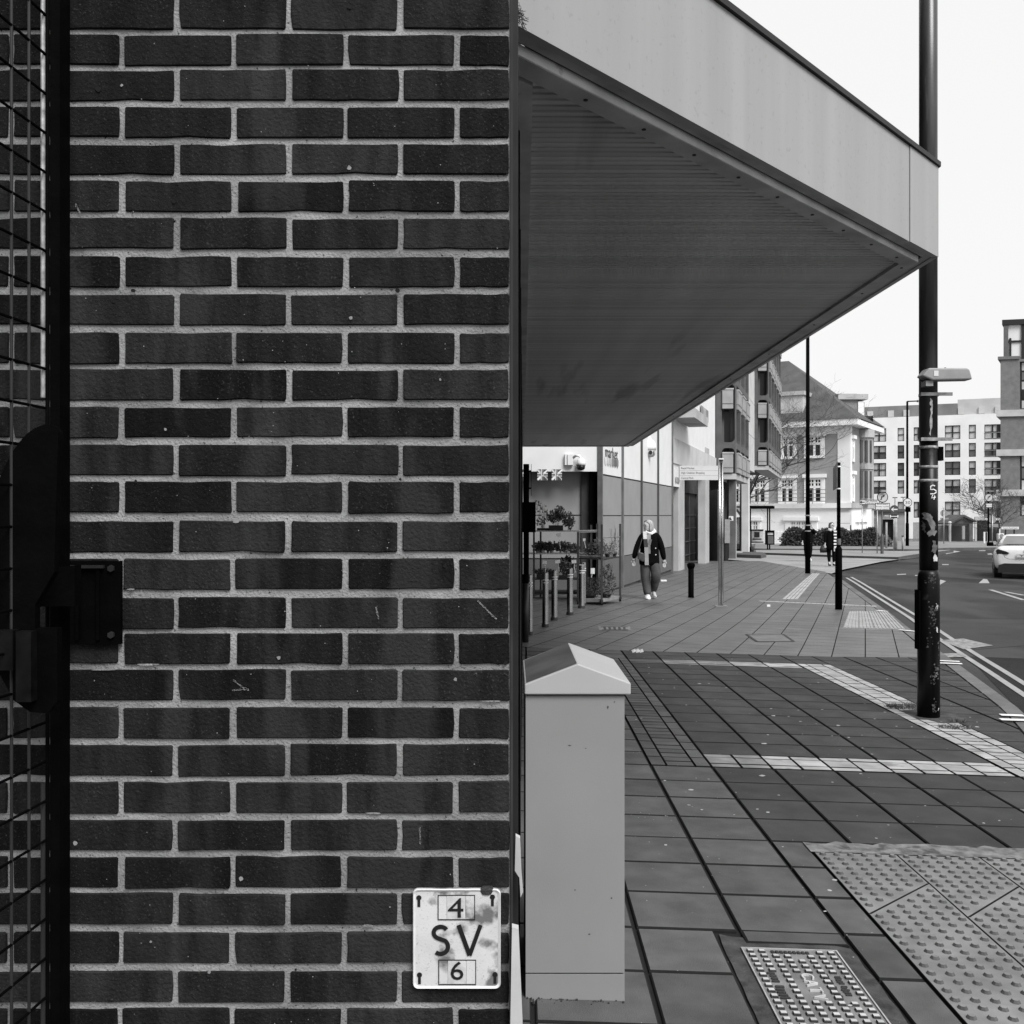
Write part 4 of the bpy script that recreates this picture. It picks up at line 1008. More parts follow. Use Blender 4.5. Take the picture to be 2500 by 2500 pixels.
# ================================================================== MARKET HALL
mk_c = Fr((2.8, 26.0), (TS, 1.0))        # the panel wall along the street
def fs(px, py, n=0.0): return mk_c.st(px, py, n)
market = thing("market_hall", (3.5, 28, gz(3.5, 28)), "low market hall clad in white and grey panels beyond the canopy", "building")
XS = [1466, 1518, 1564.5, 1605, 1640]
SS = [mk_c.S(p) for p in XS]
zt = zat(1028, 24); zw = fs(1467, 1158)[1]; zm = fs(1467, 1259)[1]; zl = fs(1520, 1358)[1]; zbs = fs(1520, 1432)[1]
for i in range(4):
    a, c = SS[i]+.04, SS[i+1]-.04
    for (z0, z1, m) in ((zw+.02, zt+.9, white_m), (zm+.012, zw-.02, panelgrey_m), (zl+.012, zm-.012, panelgrey_m), (zbs+.02, zl-.012, paneldark_m)):
        mk("wall_panel", B(mk_c.W).box(a, c, -.03, 0, z0, z1), m, market)
    mk("base_rail", B(mk_c.W).box(a, c, -.05, .04, gz(3, 28)-.25, zbs-.06), M("market_plinth", .06, .8, .3, 4), market)
for i, s in enumerate(SS): mk("mullion", B(mk_c.W).box(s-.045, s+.045, -.06, .05, gz(3, 28)-.3, zt+.95), M("grey_mullion", .12, .5, .2, 4) if i in (0, 1, 4) else mullion_m, market)
mk("wall_core", B(mk_c.W).box(SS[0]+.2, SS[4], -.5, -.05, gz(3, 28)-.4, zt+.8), mullion_m, market)
# the porch end, facing the shopper
yc = mk_c.W(SS[0], 0, 0)[1]; xc_ = mk_c.W(SS[0], 0, 0)[0]
zf = zat(1151, yc)
mk("porch_fascia", B().box(-.9, xc_-.05, yc, yc+.12, zf, zt+.9), white_m, market)
mk("porch_soffit", B().box(-.9, xc_-.05, yc+.125, yc+.41, zf+.02, zf+.12), M("porch_soffit", .06, .8), market)
yb = yc+.42
for (x0, x1) in ((-.9, at(1437, 0, yb).x),):
    mk("porch_panel", B().box(x0, x1, yb, yb+.05, zat(1258, yb)+.015, zf+.02), panelgrey_m, market)
    mk("porch_panel", B().box(x0, x1, yb, yb+.05, zat(1364, yb)+.015, zat(1258, yb)-.015), panelgrey_m, market)
    mk("porch_panel", B().box(x0, x1, yb, yb+.05, gz(1, yb)-.2, zat(1364, yb)-.015), paneldark_m, market)
mk("porch_wall", B().box(-.9, xc_-.05, yb+.055, yb+.5, gz(1, yb)-.3, zt), mullion_m, market)
mk("porch_column", B().box(at(1437, 0, yb).x, xc_-.06, yb-.25, yb+.05, gz(1, yb)-.2, zf+.02), black_m, market)
mk("roof", B().box(-1, xc_-.1, yc+.13, yb+5, zt+.5, zt+.85), darkmetal_m, market)
def on_f(px, py, n=.008): s, z = mk_c.st(px, py, n); return s, z
b = B(); s0, z0 = on_f(1478, 1110); s1, z1 = on_f(1508, 1110); c = Vector(mk_c.W((s0+s1)/2, .012, (z0+zat(1088, 24))/2-.02))
text(b, "market", .40, c, ux=(mk_c.d.x, mk_c.d.y, 0), uy=(0, 0, 1), un=(mk_c.n.x, mk_c.n.y, 0), w=abs(s1-s0)*1.02); mk("sign_lettering", b, M("market_letters", .05, .5), market)
def pennants(px0, px1, py0, py1, greys, par, n=.012):
    k = len(greys); s0, z1 = on_f(px0, py0); s1, _ = on_f(px1, py0); z0 = on_f((px0+px1)/2, py1)[1]; w = (s1-s0)/k
    for i, g in enumerate(greys):
        a, c = s0+w*i+.01, s0+w*(i+1)-.01; m_ = (a+c)/2
        b = B(mk_c.W); b.quad((a, n, z1), (c, n, z1), (c, n, z0+(z1-z0)*.35), (m_, n, z0), (a, n, z0+(z1-z0)*.35)); mk("pennant", b, M("pennant_%d" % int(g*100), g, .6), par)
pennants(1476, 1510, 1115, 1141, (.6, .5, .4, .2, .12, .2), market)
# strip beyond: narrow white panel and the passage door
stripw = B(mk_c.W); s0, s1 = mk_c.S(1643), mk_c.S(1661); stripw.box(s0, s1, -.4, -.02, zat(1190, 36), zat(1113, 36)); mk("sign_panel", stripw, white_m, market)
pennants(1650, 1660, 1164, 1182, (.35, .3, .25), market, 0.0)
mk("passage_door", B(mk_c.W).box(s0, s1, -.9, -.8, gz(5.5, 35)-.2, zat(1190, 36)), black_m, market)
mk("door_sign", B(mk_c.W).box(s0+.05, s0+.35, -.79, -.77, zat(1290, 35), zat(1262, 35)), signpale_m, market)
# cameras
def dome_cam(px, py, y, r, label, arm):
    c = at(px, py, y); t = thing("security_camera", c, label, "camera")
    mk("housing", B().loft([(c.x, y, c.z, r, r), (c.x, y, c.z+r*.5, r, r), (c.x, y, c.z+r*1.15, r*.85, r*.85), (c.x, y, c.z+r*1.6, r*.4, r*.4)], 16), white_m, t, smooth=True)
    mk("dome", B().loft([(c.x, y, c.z-r*1.05, r*.5, r*.5), (c.x, y, c.z-r*.75, r*.85, r*.85), (c.x, y, c.z-.004, r*.94, r*.94)], 16), glassdark_m if arm else signpale_m, t, smooth=True)
    if arm:
        mk("arm", B().tube([c+Vector((0, 0, r*1.5)), c+Vector((-r*.4, 0, r*2.1)), c+Vector((-r*1.2, .02, r*2.1)), c+Vector((-r*1.9, .06, r*1.5))], r*.33, 10), white_m, t, smooth=True)
        mk("wall_box", B().box(c.x-r*2.9, c.x-r*1.7, y+.02, yc-.004, c.z+.01, c.z+r*2.4), white_m, t)
        mk("back_plate", B().box(c.x-r*3.5, c.x-r*2.95, y+.05, yc-.003, c.z+r*.1, c.z+r*2.5), white_m, t)
    else:
        mk("lens", B().disc((c.x, y-r*.93, c.z-r*.42), (0, -1, 0), r*.3, .02, 14), ink_m, t)
        for sx in (-1, 1): mk("lamp_row", B().box(c.x+sx*r*.55-.012, c.x+sx*r*.55+.012, y-r*.86, y-r*.7, c.z-r*.7, c.z-r*.15), mullion_m, t)
        mk("arm", B().tube([c+Vector((0, 0, r*1.5)), c+Vector((0, .1, r*1.9)), c+Vector((-.05, .5, r*1.9))], r*.3, 10), white_m, t, smooth=True)
dome_cam(1418.5, 1136, yc-.14, .105, "white dome camera with dark bowl on an arm fixed to the porch fascia", True)
p = mk_c.W(mk_c.S(1586), .4, 0)
dome_cam(1586, 1099, p[1], .19, "large white dome camera with round lens facing out from the panel wall", False)
# flags
def flag(px, label, w=25, part=1.0):
    y = yc-.02; c = at(px, 1159, y); W_, H_ = wid(w, y)/2, wid(27, y)/2; t = thing("bunting_flag", c, label, "flag", "small union flags hung under the porch fascia")
    f = lambda X, Z, o: (c.x+X*W_+.12*W_*(1-Z)*-.3, y+.015*math.sin(X*3)-o, c.z+Z*H_)
    def plate(name, quads, o, m):
        b = B()
        for q in quads: b.add([f(X, Z, o) for X, Z in q], [tuple(range(len(q)))])
        mk(name, b, m, t)
    plate("field", [[(-1, -1), (0, -1.05), (1, -1), (1, 1), (0, .97), (-1, 1)]], 0, M("flag_dark", .07, .8))
    plate("white_saltire", [[(-1, -1), (-.7, -1), (1, .72), (1, 1), (.7, 1), (-1, -.72)], [(1, -1), (1, -.72), (-.7, 1), (-1, 1), (-1, .72), (.7, -1)]], .004, scarfw_m)
    plate("white_cross", [[(-.32, -1), (.32, -1), (.32, 1), (-.32, 1)], [(-1, -.3), (1, -.3), (1, .3), (-1, .3)]], .006, scarfw_m)
    plate("red_cross", [[(-.17, -1), (.17, -1), (.17, 1), (-.17, 1)], [(-1, -.17), (1, -.17), (1, .17), (-1, .17)]], .009, M("flag_mid", .16, .8))
flag(1274, "union flag half hidden behind the black signal pole, first of three"); flag(1325, "union flag hanging in the middle of the three under the porch"); flag(1360, "union flag hanging nearest the white dome camera")

# ================================================================== BOLLARDS, POLE, FINGERPOST
def bollard(px, pt, pb, label, w=15):
    q = G(px, pb); r = wid(w, q.y)/2; zt_ = zat(pt, q.y); t = thing("steel_bollard", q, label, "bollard", "polished steel bollards in front of the plant stall")
    hh = zt_-q.z
    mk("shaft", B().cyl(q.x, q.y, q.z-.02, zt_-.012, r, None, 20), steel_m, t, smooth=False)
    mk("cap", B().loft([(q.x, q.y, zt_-.0125, r, r), (q.x, q.y, zt_, r*.6, r*.6)], 20), steel_m, t)
    for k in (.80, .85): mk("band", B().cyl(q.x, q.y, q.z+hh*k, q.z+hh*k+.018, r*1.03, None, 20), M("band_white", .7, .5), t)
    mk("foot_collar", B().cyl(q.x, q.y, q.z-.01, q.z+.05, r*1.2, None, 20), greypole_m, t); return t
bollard(1331.5, 1397, 1531, "steel bollard with two pale bands, nearest the black signal pole")
bollard(1353.5, 1391, 1514, "steel bollard second along from the signal pole, under the flower tickets")
bollard(1391.5, 1387, 1501, "steel bollard third along from the signal pole, before the trolley corner")
bollard(1420, 1378, 1485, "steel bollard at the trolley end of the row, banded in white")
bollard(1294, 1402, 1550, "steel bollard half hidden behind the black signal pole", 13)
bollard(1426, 1373, 1478, "steel bollard tucked just behind the last of the row", 9)
q = G(1283, 1568); sp = thing("signal_pole", q, "black pole with flat black box and grey lower sleeve at shop corner", "pole")
mk("sleeve", B().cyl(q.x, q.y, q.z-.02, zat(1424, q.y), wid(7.6, q.y), None, 18), greypole_m, sp, smooth=True)
mk("sleeve_top", B().cyl(q.x, q.y, zat(1424, q.y)+.001, zat(1402, q.y), wid(8, q.y), None, 18), black_m, sp)
mk("shaft", B().cyl(q.x+.01, q.y, zat(1402, q.y)+.001, zat(1133, q.y), wid(6.5, q.y), wid(7.2, q.y), 18), black_m, sp, smooth=True)
mk("box", B().box(at(1275, 0, q.y).x, at(1307, 0, q.y).x, q.y-.18, q.y-.07, zat(1299, q.y), zat(1226, q.y)), black_m, sp)
mk("bracket", B().box(at(1296.5, 0, q.y).x, at(1297.5, 0, q.y).x, q.y-.02, q.y+.02, zat(1210, q.y), zat(1133, q.y)), black_m, sp)
for py in (1150, 1192): mk("clip", B().box(q.x, at(1297, 0, q.y).x, q.y-.02, q.y+.02, zat(py+2, q.y), zat(py-2, q.y)), black_m, sp)
q = G(1680+7, 1459); r = wid(7, q.y); bb_ = thing("black_bollard", q, "short black cast bollard with wider flat cap beside the fingerpost", "bollard")
mk("shaft", B().loft([(q.x, q.y, q.z-.02, r*1.12, r*1.12), (q.x, q.y, q.z+.05, r, r), (q.x, q.y, zat(1388, q.y), r, r)], 18), black_m, bb_, smooth=True)
mk("cap", B().loft([(q.x, q.y, zat(1388, q.y)+.001, r*1.05, r*1.05), (q.x, q.y, zat(1382, q.y), r*1.4, r*1.4), (q.x, q.y, zat(1377, q.y), r*1.4, r*1.4), (q.x, q.y, zat(1374, q.y), r*.9, r*.9)], 18), black_m, bb_)
q = G(1760, 1480); fp = thing("fingerpost", q, "steel fingerpost with pale sign for Retail Market, shopping and park", "signpost")
for dx in (-3.2, 3.2): mk("post_tube", B().cyl(q.x+wid(dx, q.y), q.y, q.z, zat(1122, q.y), wid(2.9, q.y), None, 14), steel_m, fp, smooth=True)
mk("inner_strip", B().box(q.x-wid(1.2, q.y), q.x+wid(1.2, q.y), q.y-.012, q.y+.03, zat(1198, q.y), zat(1131, q.y)), black_m, fp)
mk("post_cap", B().box(q.x-wid(6, q.y), q.x+wid(6, q.y), q.y-.05, q.y+.05, zat(1122, q.y), zat(1119, q.y)), white_m, fp)
mk("foot_plate", B().box(q.x-.12, q.x+.12, q.y-.1, q.y+.1, q.z-.01, q.z+.012), galv_m, fp)
x0, x1 = at(1659, 0, q.y).x, at(1753, 0, q.y).x
mk("sign_board", B().box(x0, x1, q.y-.015, q.y+.015, zat(1172, q.y), zat(1137, q.y)), signwhite_m, fp)
mk("board_end", B().box(x0-.012, x0-.001, q.y-.02, q.y+.02, zat(1173, q.y), zat(1136, q.y)), galv_m, fp)
for tx, py, px1 in (("Retail Market", 1143, 1695), ("High Chelmer Shopping", 1155, 1720), ("Central Park", 1167, 1693)):
    b = B(); w = at(px1, 0, q.y).x-at(1663, 0, q.y).x; text(b, tx, .056, (at(1663, 0, q.y).x+w/2, q.y-.0165, zat(py, q.y)), w=w); mk("sign_lettering", b, M("sign_ink", .12, .6), fp)
for py in (1149, 1161): mk("divider", B().box(x0, x1, q.y-.0165, q.y-.0152, zat(py+.4, q.y), zat(py-.4, q.y)), M("sign_rule", .4, .6), fp)

# ================================================================== PLANT STALL
def leaves(b, c, rx, ry, rz, n, size, up=0.0):
    for _ in range(n):
        while True:
            v = Vector((rnd.uniform(-1, 1), rnd.uniform(-1, 1), rnd.uniform(-1, 1)))
            if v.length < 1 and rnd.random() < .35+.65*v.length: break
        p = Vector(c)+Vector((v.x*rx, v.y*ry, v.z*rz)); d = Vector((rnd.gauss(0, 1), rnd.gauss(0, 1), rnd.gauss(0, 1)+up)).normalized(); e = d.orthogonal().normalized()*size*.4; l = d*size*rnd.uniform(.6, 1.3)
        b.add([tuple(p-e*.3), tuple(p+l*.5+e), tuple(p+l), tuple(p+l*.5-e)], [(0, 1, 2, 3)])
def stems(b, c, r, h, n, w=.004):
    for _ in range(n):
        a = rnd.uniform(0, 6.28); d = r*.4*math.sqrt(rnd.random()); p = Vector(c)+Vector((d*math.cos(a), d*math.sin(a), 0)); q = p+Vector((r*.8*math.cos(a)*rnd.random(), r*.8*math.sin(a)*rnd.random(), h*rnd.uniform(.6, 1)))
        b.tube([p, (p+q)/2+Vector((rnd.uniform(-.02, .02), 0, 0)), q], w/2, 4)
yr = 21.9
rk = thing("plant_rack", (at(1375, 0, yr).x, yr, gz(1.2, yr)), "tall three-shelf grey metal rack holding potted plants by the porch", "plant rack")
sh_z = [zat(1295, yr), zat(1350, yr), zat(1412, yr)]
rx0, rx1 = at(1300, 0, yr).x, at(1450, 0, yr).x
for z in sh_z: mk("shelf", B().box(rx0-.4, rx1, yr-.1, yr+.42, z-.025, z), galv_m if z != sh_z[2] else darkmetal_m, rk)
for px, dy in ((1303.5, -.11), (1320, .42), (1443.5, .42)):
    x = at(px, 0, yr+dy).x; mk("upright", B().box(x-.02, x+.02, yr+dy, yr+dy+.04, gz(1, yr)-.02, zat(1282 if px > 1400 else 1294, yr)), greypole_m, rk)
mk("base_shelf", B().box(rx0-.4, rx1, yr-.1, yr+.42, gz(1, yr)+.1, gz(1, yr)+.16), darkmetal_m, rk)
def potplant(px, zb_, y, pw_, ph_, fol, size, label, pm, leafm, kind="pot plant", n=160, up=.3, stemh=0, grp="plants on the market rack"):
    x = at(px, 0, y).x; w = wid(pw_, y)/2; h = wid(ph_, y); t = thing("potted_plant", (x, y, zb_), label, kind, grp)
    mk("pot", B().loft([(x, y, zb_+.002, w*.7, w*.7), (x, y, zb_+h*.8, w*.95, w*.95), (x, y, zb_+h*.8, w*1.08, w*1.08), (x, y, zb_+h, w*1.08, w*1.08)], 12), pm, t)
    b = B(); leaves(b, (x+fol[3] if len(fol) > 3 else x, y, zb_+h+fol[2]*.6), fol[0], fol[0]*.7, fol[2], n, size, up)
    if stemh: stems(b, (x, y, zb_+h*.7), fol[0], stemh, 9)
    mk("foliage", b, leafm, t, kind="stuff"); return t
def tray(px0, px1, zb_, y, h, label, fol, leafm, n, size, d=.3, stemh=0, nst=0, up=.4, grp="plants on the market rack"):
    x0, x1 = at(px0, 0, y).x, at(px1, 0, y).x; t = thing("plant_tray", ((x0+x1)/2, y, zb_), label, "plant tray", grp)
    mk("tray", B().box(x0, x1, y-d/2, y+d/2, zb_+.002, zb_+h), tray_m, t)
    b = B()
    for (fx_, fz_, rx, rz, k) in fol: leaves(b, (at(fx_, 0, y).x, y, zb_+h+fz_), rx, d*.45, rz, int(n*k), size, up)
    if nst: stems(b, ((x0+x1)/2, y, zb_+h*.8), (x1-x0)*.5, stemh, nst)
    mk("foliage", b, leafm, t, kind="stuff"); return t
z1_ = sh_z[0]
tray(1311, 1339, z1_, yr+.05, .05, "black tray of tall thin leggy seedlings on the top rack shelf", [(1312, .45, .1, .14, .3), (1328, .3, .09, .2, .3), (1320, .12, .12, .1, .3)], leafd_m, 230, .045, .25, .55, 16)
tray(1340, 1374, z1_, yr, .11, "deep black trough of bushy dark plants on the top rack shelf", [(1352, .18, .16, .14, .5), (1366, .28, .1, .14, .3), (1386, .14, .15, .16, .4), (1392, .02, .08, .12, .15)], leafd_m, 650, .05, .3, .3, 12)
for px, wp, lab in ((1314.5, 8, "pale pot with white ticket on the middle rack shelf, by the upright"), (1325.5, 11, "wide pale pot second from the upright on the middle rack shelf"), (1337, 6, "small dim pot with bushy fern, third on middle shelf"), (1347.5, 10, "pale pot under a dark bushy fern in middle of rack"), (1368.5, 7, "pale pot holding the tall price ticket on middle shelf"), (1381.5, 11, "broad pale pot with arching fern near the trolley")):
    potplant(px, sh_z[1], yr-.02, wp*.95, 8, (.13, 0, .1), .06, lab, pot_m, leafd_m, n=150)
tray(1392, 1411, sh_z[1], yr+.1, .05, "low dark plants in a tray at the far end of middle shelf", [(1402, .06, .13, .08, 1)], leafd_m, 180, .05)
tray(1365, 1400, sh_z[2], yr+.1, .06, "mounded dark shrub plants in a tray on the lowest rack shelf", [(1385, .2, .2, .22, 1)], leafd_m, 500, .05)
tray(1310, 1350, sh_z[2], yr+.1, .08, "low dark bedding plants in a tray on the lowest rack shelf", [(1330, .05, .25, .06, 1)], leafd_m, 260, .05)
def ticket(px, py, pb, y, label, w=11, h=8, lean=0):
    p = at(px, py, y); q = at(px+lean, pb, y); t = thing("price_ticket", q, label, "price ticket", "white price tickets on sticks")
    mk("stick", B().tube([q, p], .006, 5), scarfw_m, t)
    a = wid(w, y)/2; c = wid(h, y)/2; s = rnd.uniform(-.25, .25)
    f = lambda X, Z: (p.x+X*a+Z*c*s, y-.008, p.z+Z*c-X*a*s)
    mk("card", B().add([f(-1, -1), f(1, -1), f(1, 1), f(-1, 1)]+[(x, y-.005, z) for x, y, z in (f(-1, -1), f(1, -1), f(1, 1), f(-1, 1))], [(0, 1, 2, 3), (4, 5, 6, 7), (0, 1, 5, 4), (1, 2, 6, 5), (2, 3, 7, 6), (3, 0, 4, 7)]), scarfw_m, t)
yt = yr-.2
ticket(1328, 1256, 1279, yt, "price ticket leaning in front of the leggy seedlings on top shelf", lean=12)
ticket(1363.5, 1306, 1340, yt, "tall price ticket standing in a pot on middle rack shelf", lean=5)
ticket(1330, 1373, 1396, yt, "price ticket above the second steel bollard from the pole, lower shelf", lean=2)
ticket(1361.5, 1371, 1395, yt, "price ticket over the middle of the lowest rack shelf", 12, lean=4)
ticket(1401, 1371, 1398, yt, "tilted price ticket beside the trolley on the lowest shelf", lean=3)
ticket(1327.5, 1240, 1262, yt, "narrow upright white ticket among the leggy seedlings", 5, 13, 0)
ticket(1309, 1237, 1268, yt, "cropped white ticket beside the black signal box", 7, 10, 2)
# trolley
yt0 = 20.6
TA, TB, TC = G(1410, 1474), G(1469, 1479), G(1515, 1464)
TB = at(1469, 1470, 20.3); TA = at(1411, 1470, 20.5); TC = at(1514, 1470, 21.2); TD = TA+(TC-TB)
tz0 = zat(1462, 20.4); tzt = zat(1283, 20.4); g_ = gz(1.8, 20.5)
tr = thing("plant_trolley", ((TA.x+TC.x)/2, 20.7, g_), "grey wheeled steel trolley loaded with plants beside the market wall", "trolley")
post = lambda p, z1: mk("post", B().box(p.x-.02, p.x+.02, p.y-.02, p.y+.02, g_+.1, z1), greypole_m, tr)
for p, z in ((TA, zat(1299, 20.4)), (TB, zat(1280, 20.4)), (TC, zat(1279, 21)), (TD, zat(1279, 21))): post(p, z)
def tshelf(z, th, m):
    b = B(); q = [TA, TB, TC, TD]; b.add([(p.x, p.y, z-th) for p in q]+[(p.x, p.y, z) for p in q], [(0, 3, 2, 1), (4, 5, 6, 7), (0, 1, 5, 4), (1, 2, 6, 5), (2, 3, 7, 6), (3, 0, 4, 7)]); mk("shelf", b, m, tr)
tshelf(tz0, .06, M("wood_deck", .2, .8, .3, 5)); tshelf(zat(1362, 20.4), .03, greypole_m)
for a, c, z in ((TA, TD, zat(1296, 20.6)), (TB, TC, zat(1312, 20.6)), (TA, TB, zat(1358, 20.4)), (TA, TD, zat(1300, 20.5))):
    mk("rail", B().tube([(a.x, a.y, z), (c.x, c.y, z)], .012, 6), galv_m, tr)
for p in (TA, TB, TC, TD):
    w = thing("wheel", (p.x, p.y, g_), None, None); w.parent = tr; w.location = Vector((p.x, p.y, g_))-WLOC[tr.name]
    mk("tyre", B().tube([(p.x-.02, p.y, g_+.062), (p.x+.02, p.y, g_+.062)], .062, 14), rubber_m, w)
    mk("fork", B().box(p.x-.03, p.x+.03, p.y-.02, p.y+.02, g_+.1, tz0-.06), darkmetal_m, w)
zs = zat(1361, 20.5)
def tplant(px, dy, z, fol, m, label, n, size, pot=(14, 8), stemh=0):
    y = 20.6+dy; potplant(px, z, y, pot[0], pot[1], fol, size, label, tray_m, m, n=n, stemh=stemh, grp="plants on the trolley")
tplant(1444, 0, zs, (.17, 0, .15), leafd_m, "dark bushy plant at the left of the trolley shelf", 260, .045)
tplant(1464, .05, zs, (.14, 0, .22), leafl_m, "pale feathery flowering plant in the middle of trolley shelf", 420, .035)
tplant(1483, .1, zs, (.15, 0, .12), leafl_m, "soft pale grassy plant right of middle on trolley shelf", 260, .04)
tplant(1500, .3, zs, (.13, 0, .2), leafd_m, "tall twiggy upright plant at the back of trolley shelf", 120, .03, (12, 8), .62)
tplant(1440, 0, tz0, (.24, 0, .22), leafd_m, "round clipped dark shrub at left of trolley base", 800, .035, (30, 9))
tplant(1480, .1, tz0, (.2, 0, .38), leafd_m, "open leafy shrub at right end of the trolley base", 420, .045, (24, 9), .7)
ticket(1426, 1318, 1338, 20.3, "pale ticket with curled stick among the trolley shelf plants", 6, 7, 4)
ticket(1447, 1394, 1410, 20.25, "folded white ticket hanging on the clipped trolley shrub", 10, 14, -3)

# ================================================================== BRICK SHOP WITH COLUMNS AND WHITE BEAM
brk = thing("arcade_building", (6.5, 38, gz(6.5, 38)), "brown brick building behind pale columns with a white fascia beam", "building")
def fbox(name, px0, px1, py0, py1, n0, n1, mat, par, f=None, yref=None):
    """box on the street front between photo columns px0..px1 and rows py1..py0"""
    f = f or mk_c; a, c = f.S(px0, n1), f.S(px1, n1); m = (a+c)/2; p = f.W(m, n1, 0); z1, z0 = zat(py0, p[1]), zat(py1, p[1])
    return mk(name, B(f.W).box(min(a, c), max(a, c), n0, n1, z0, z1), mat, par)
fbox("column", 1656, 1671, 1066, 1400, -.55, -.05, conclight_m, brk); fbox("column", 1722, 1731.5, 1094, 1382, -.3, .0, conclight_m, brk)
a, c = mk_c.S(1641), mk_c.S(1747)
mk("fascia_beam", B(mk_c.W).box(a, c, -.5, .03, 3.3, 4.15), concpanel_m, brk)
mk("sign_band", B(mk_c.W).box(a, c, -.5, -.02, 4.17, 7.2), white_m, brk)
mk("canopy_slab", B(mk_c.W).box(mk_c.S(1640), mk_c.S(1678), 0.05, .75, 4.78, 5.1), conclight_m, brk)
pennants(1710, 1729, 988, 1037, (.22, .35, .2), brk, .02)
mk("ceiling", B(mk_c.W).box(a, c, -3.4, -.5, 3.25, 3.5), paneldark_m, brk)
bk = Fr(mk_c.W(0, -1.3, 0)[:2], (TS, 1))
bs0, bs1 = bk.S(1671), bk.S(1762)
go0, go1 = bk.S(1673), bk.S(1703)
wi = bk.rect(1731, 1254, 1745, 1322)
gtop = zat(1190, 38)
mk("brick_panel", B(bk.W).wall(bs0, bs1, gz(7, 38)-.4, 3.3, [(go0, gz(7, 38)-.4, go1, gtop), wi], .2), brownbrick_m, brk)
# courses of the brick pier that can be made out
zz = gz(7, 40)
b = B(bk.W)
while zz < gtop+.3:
    s = bk.S(1704)
    for k in range(5): b.box(s+.02+k*.235, s+.24+k*.235, 0, .012, zz, zz+.065)
    zz += .075
mk("brick_courses", b, brownbrick_m, brk, kind="stuff")
dr = mk("garage_door", B(bk.W).box(go0, go1, -.2, -.12, gz(7, 38)-.4, gtop), M("dark_door", .03, .6, .2, 2), brk)
for i in range(4):
    z = gz(7, 38)+.1+i*.62; mk("door_rail", B(bk.W).box(go0, go1, -.12, -.08, z, z+.04), M("door_rail", .10, .6), dr)
mk("door_rail", B(bk.W).box((go0+go1)/2-.03, (go0+go1)/2+.03, -.119, -.079, gz(7, 38)-.3, gtop), M("door_rail", .10, .6), dr)
w_ = mk("window", B(bk.W).box(wi[0], wi[2], -.2, -.15, wi[1], wi[3]), glasspale_m, brk)
for k in range(4): s = wi[0]+(wi[2]-wi[0])*(k+.5)/4; mk("bar", B(bk.W).box(s-.035, s+.035, -.149, -.09, wi[1], wi[3]), black_m, w_)
mk("sill", B(bk.W).box(wi[0]-.1, wi[2]+.1, -.02, .05, wi[1]-.12, wi[1]-.01), conclight_m, brk)

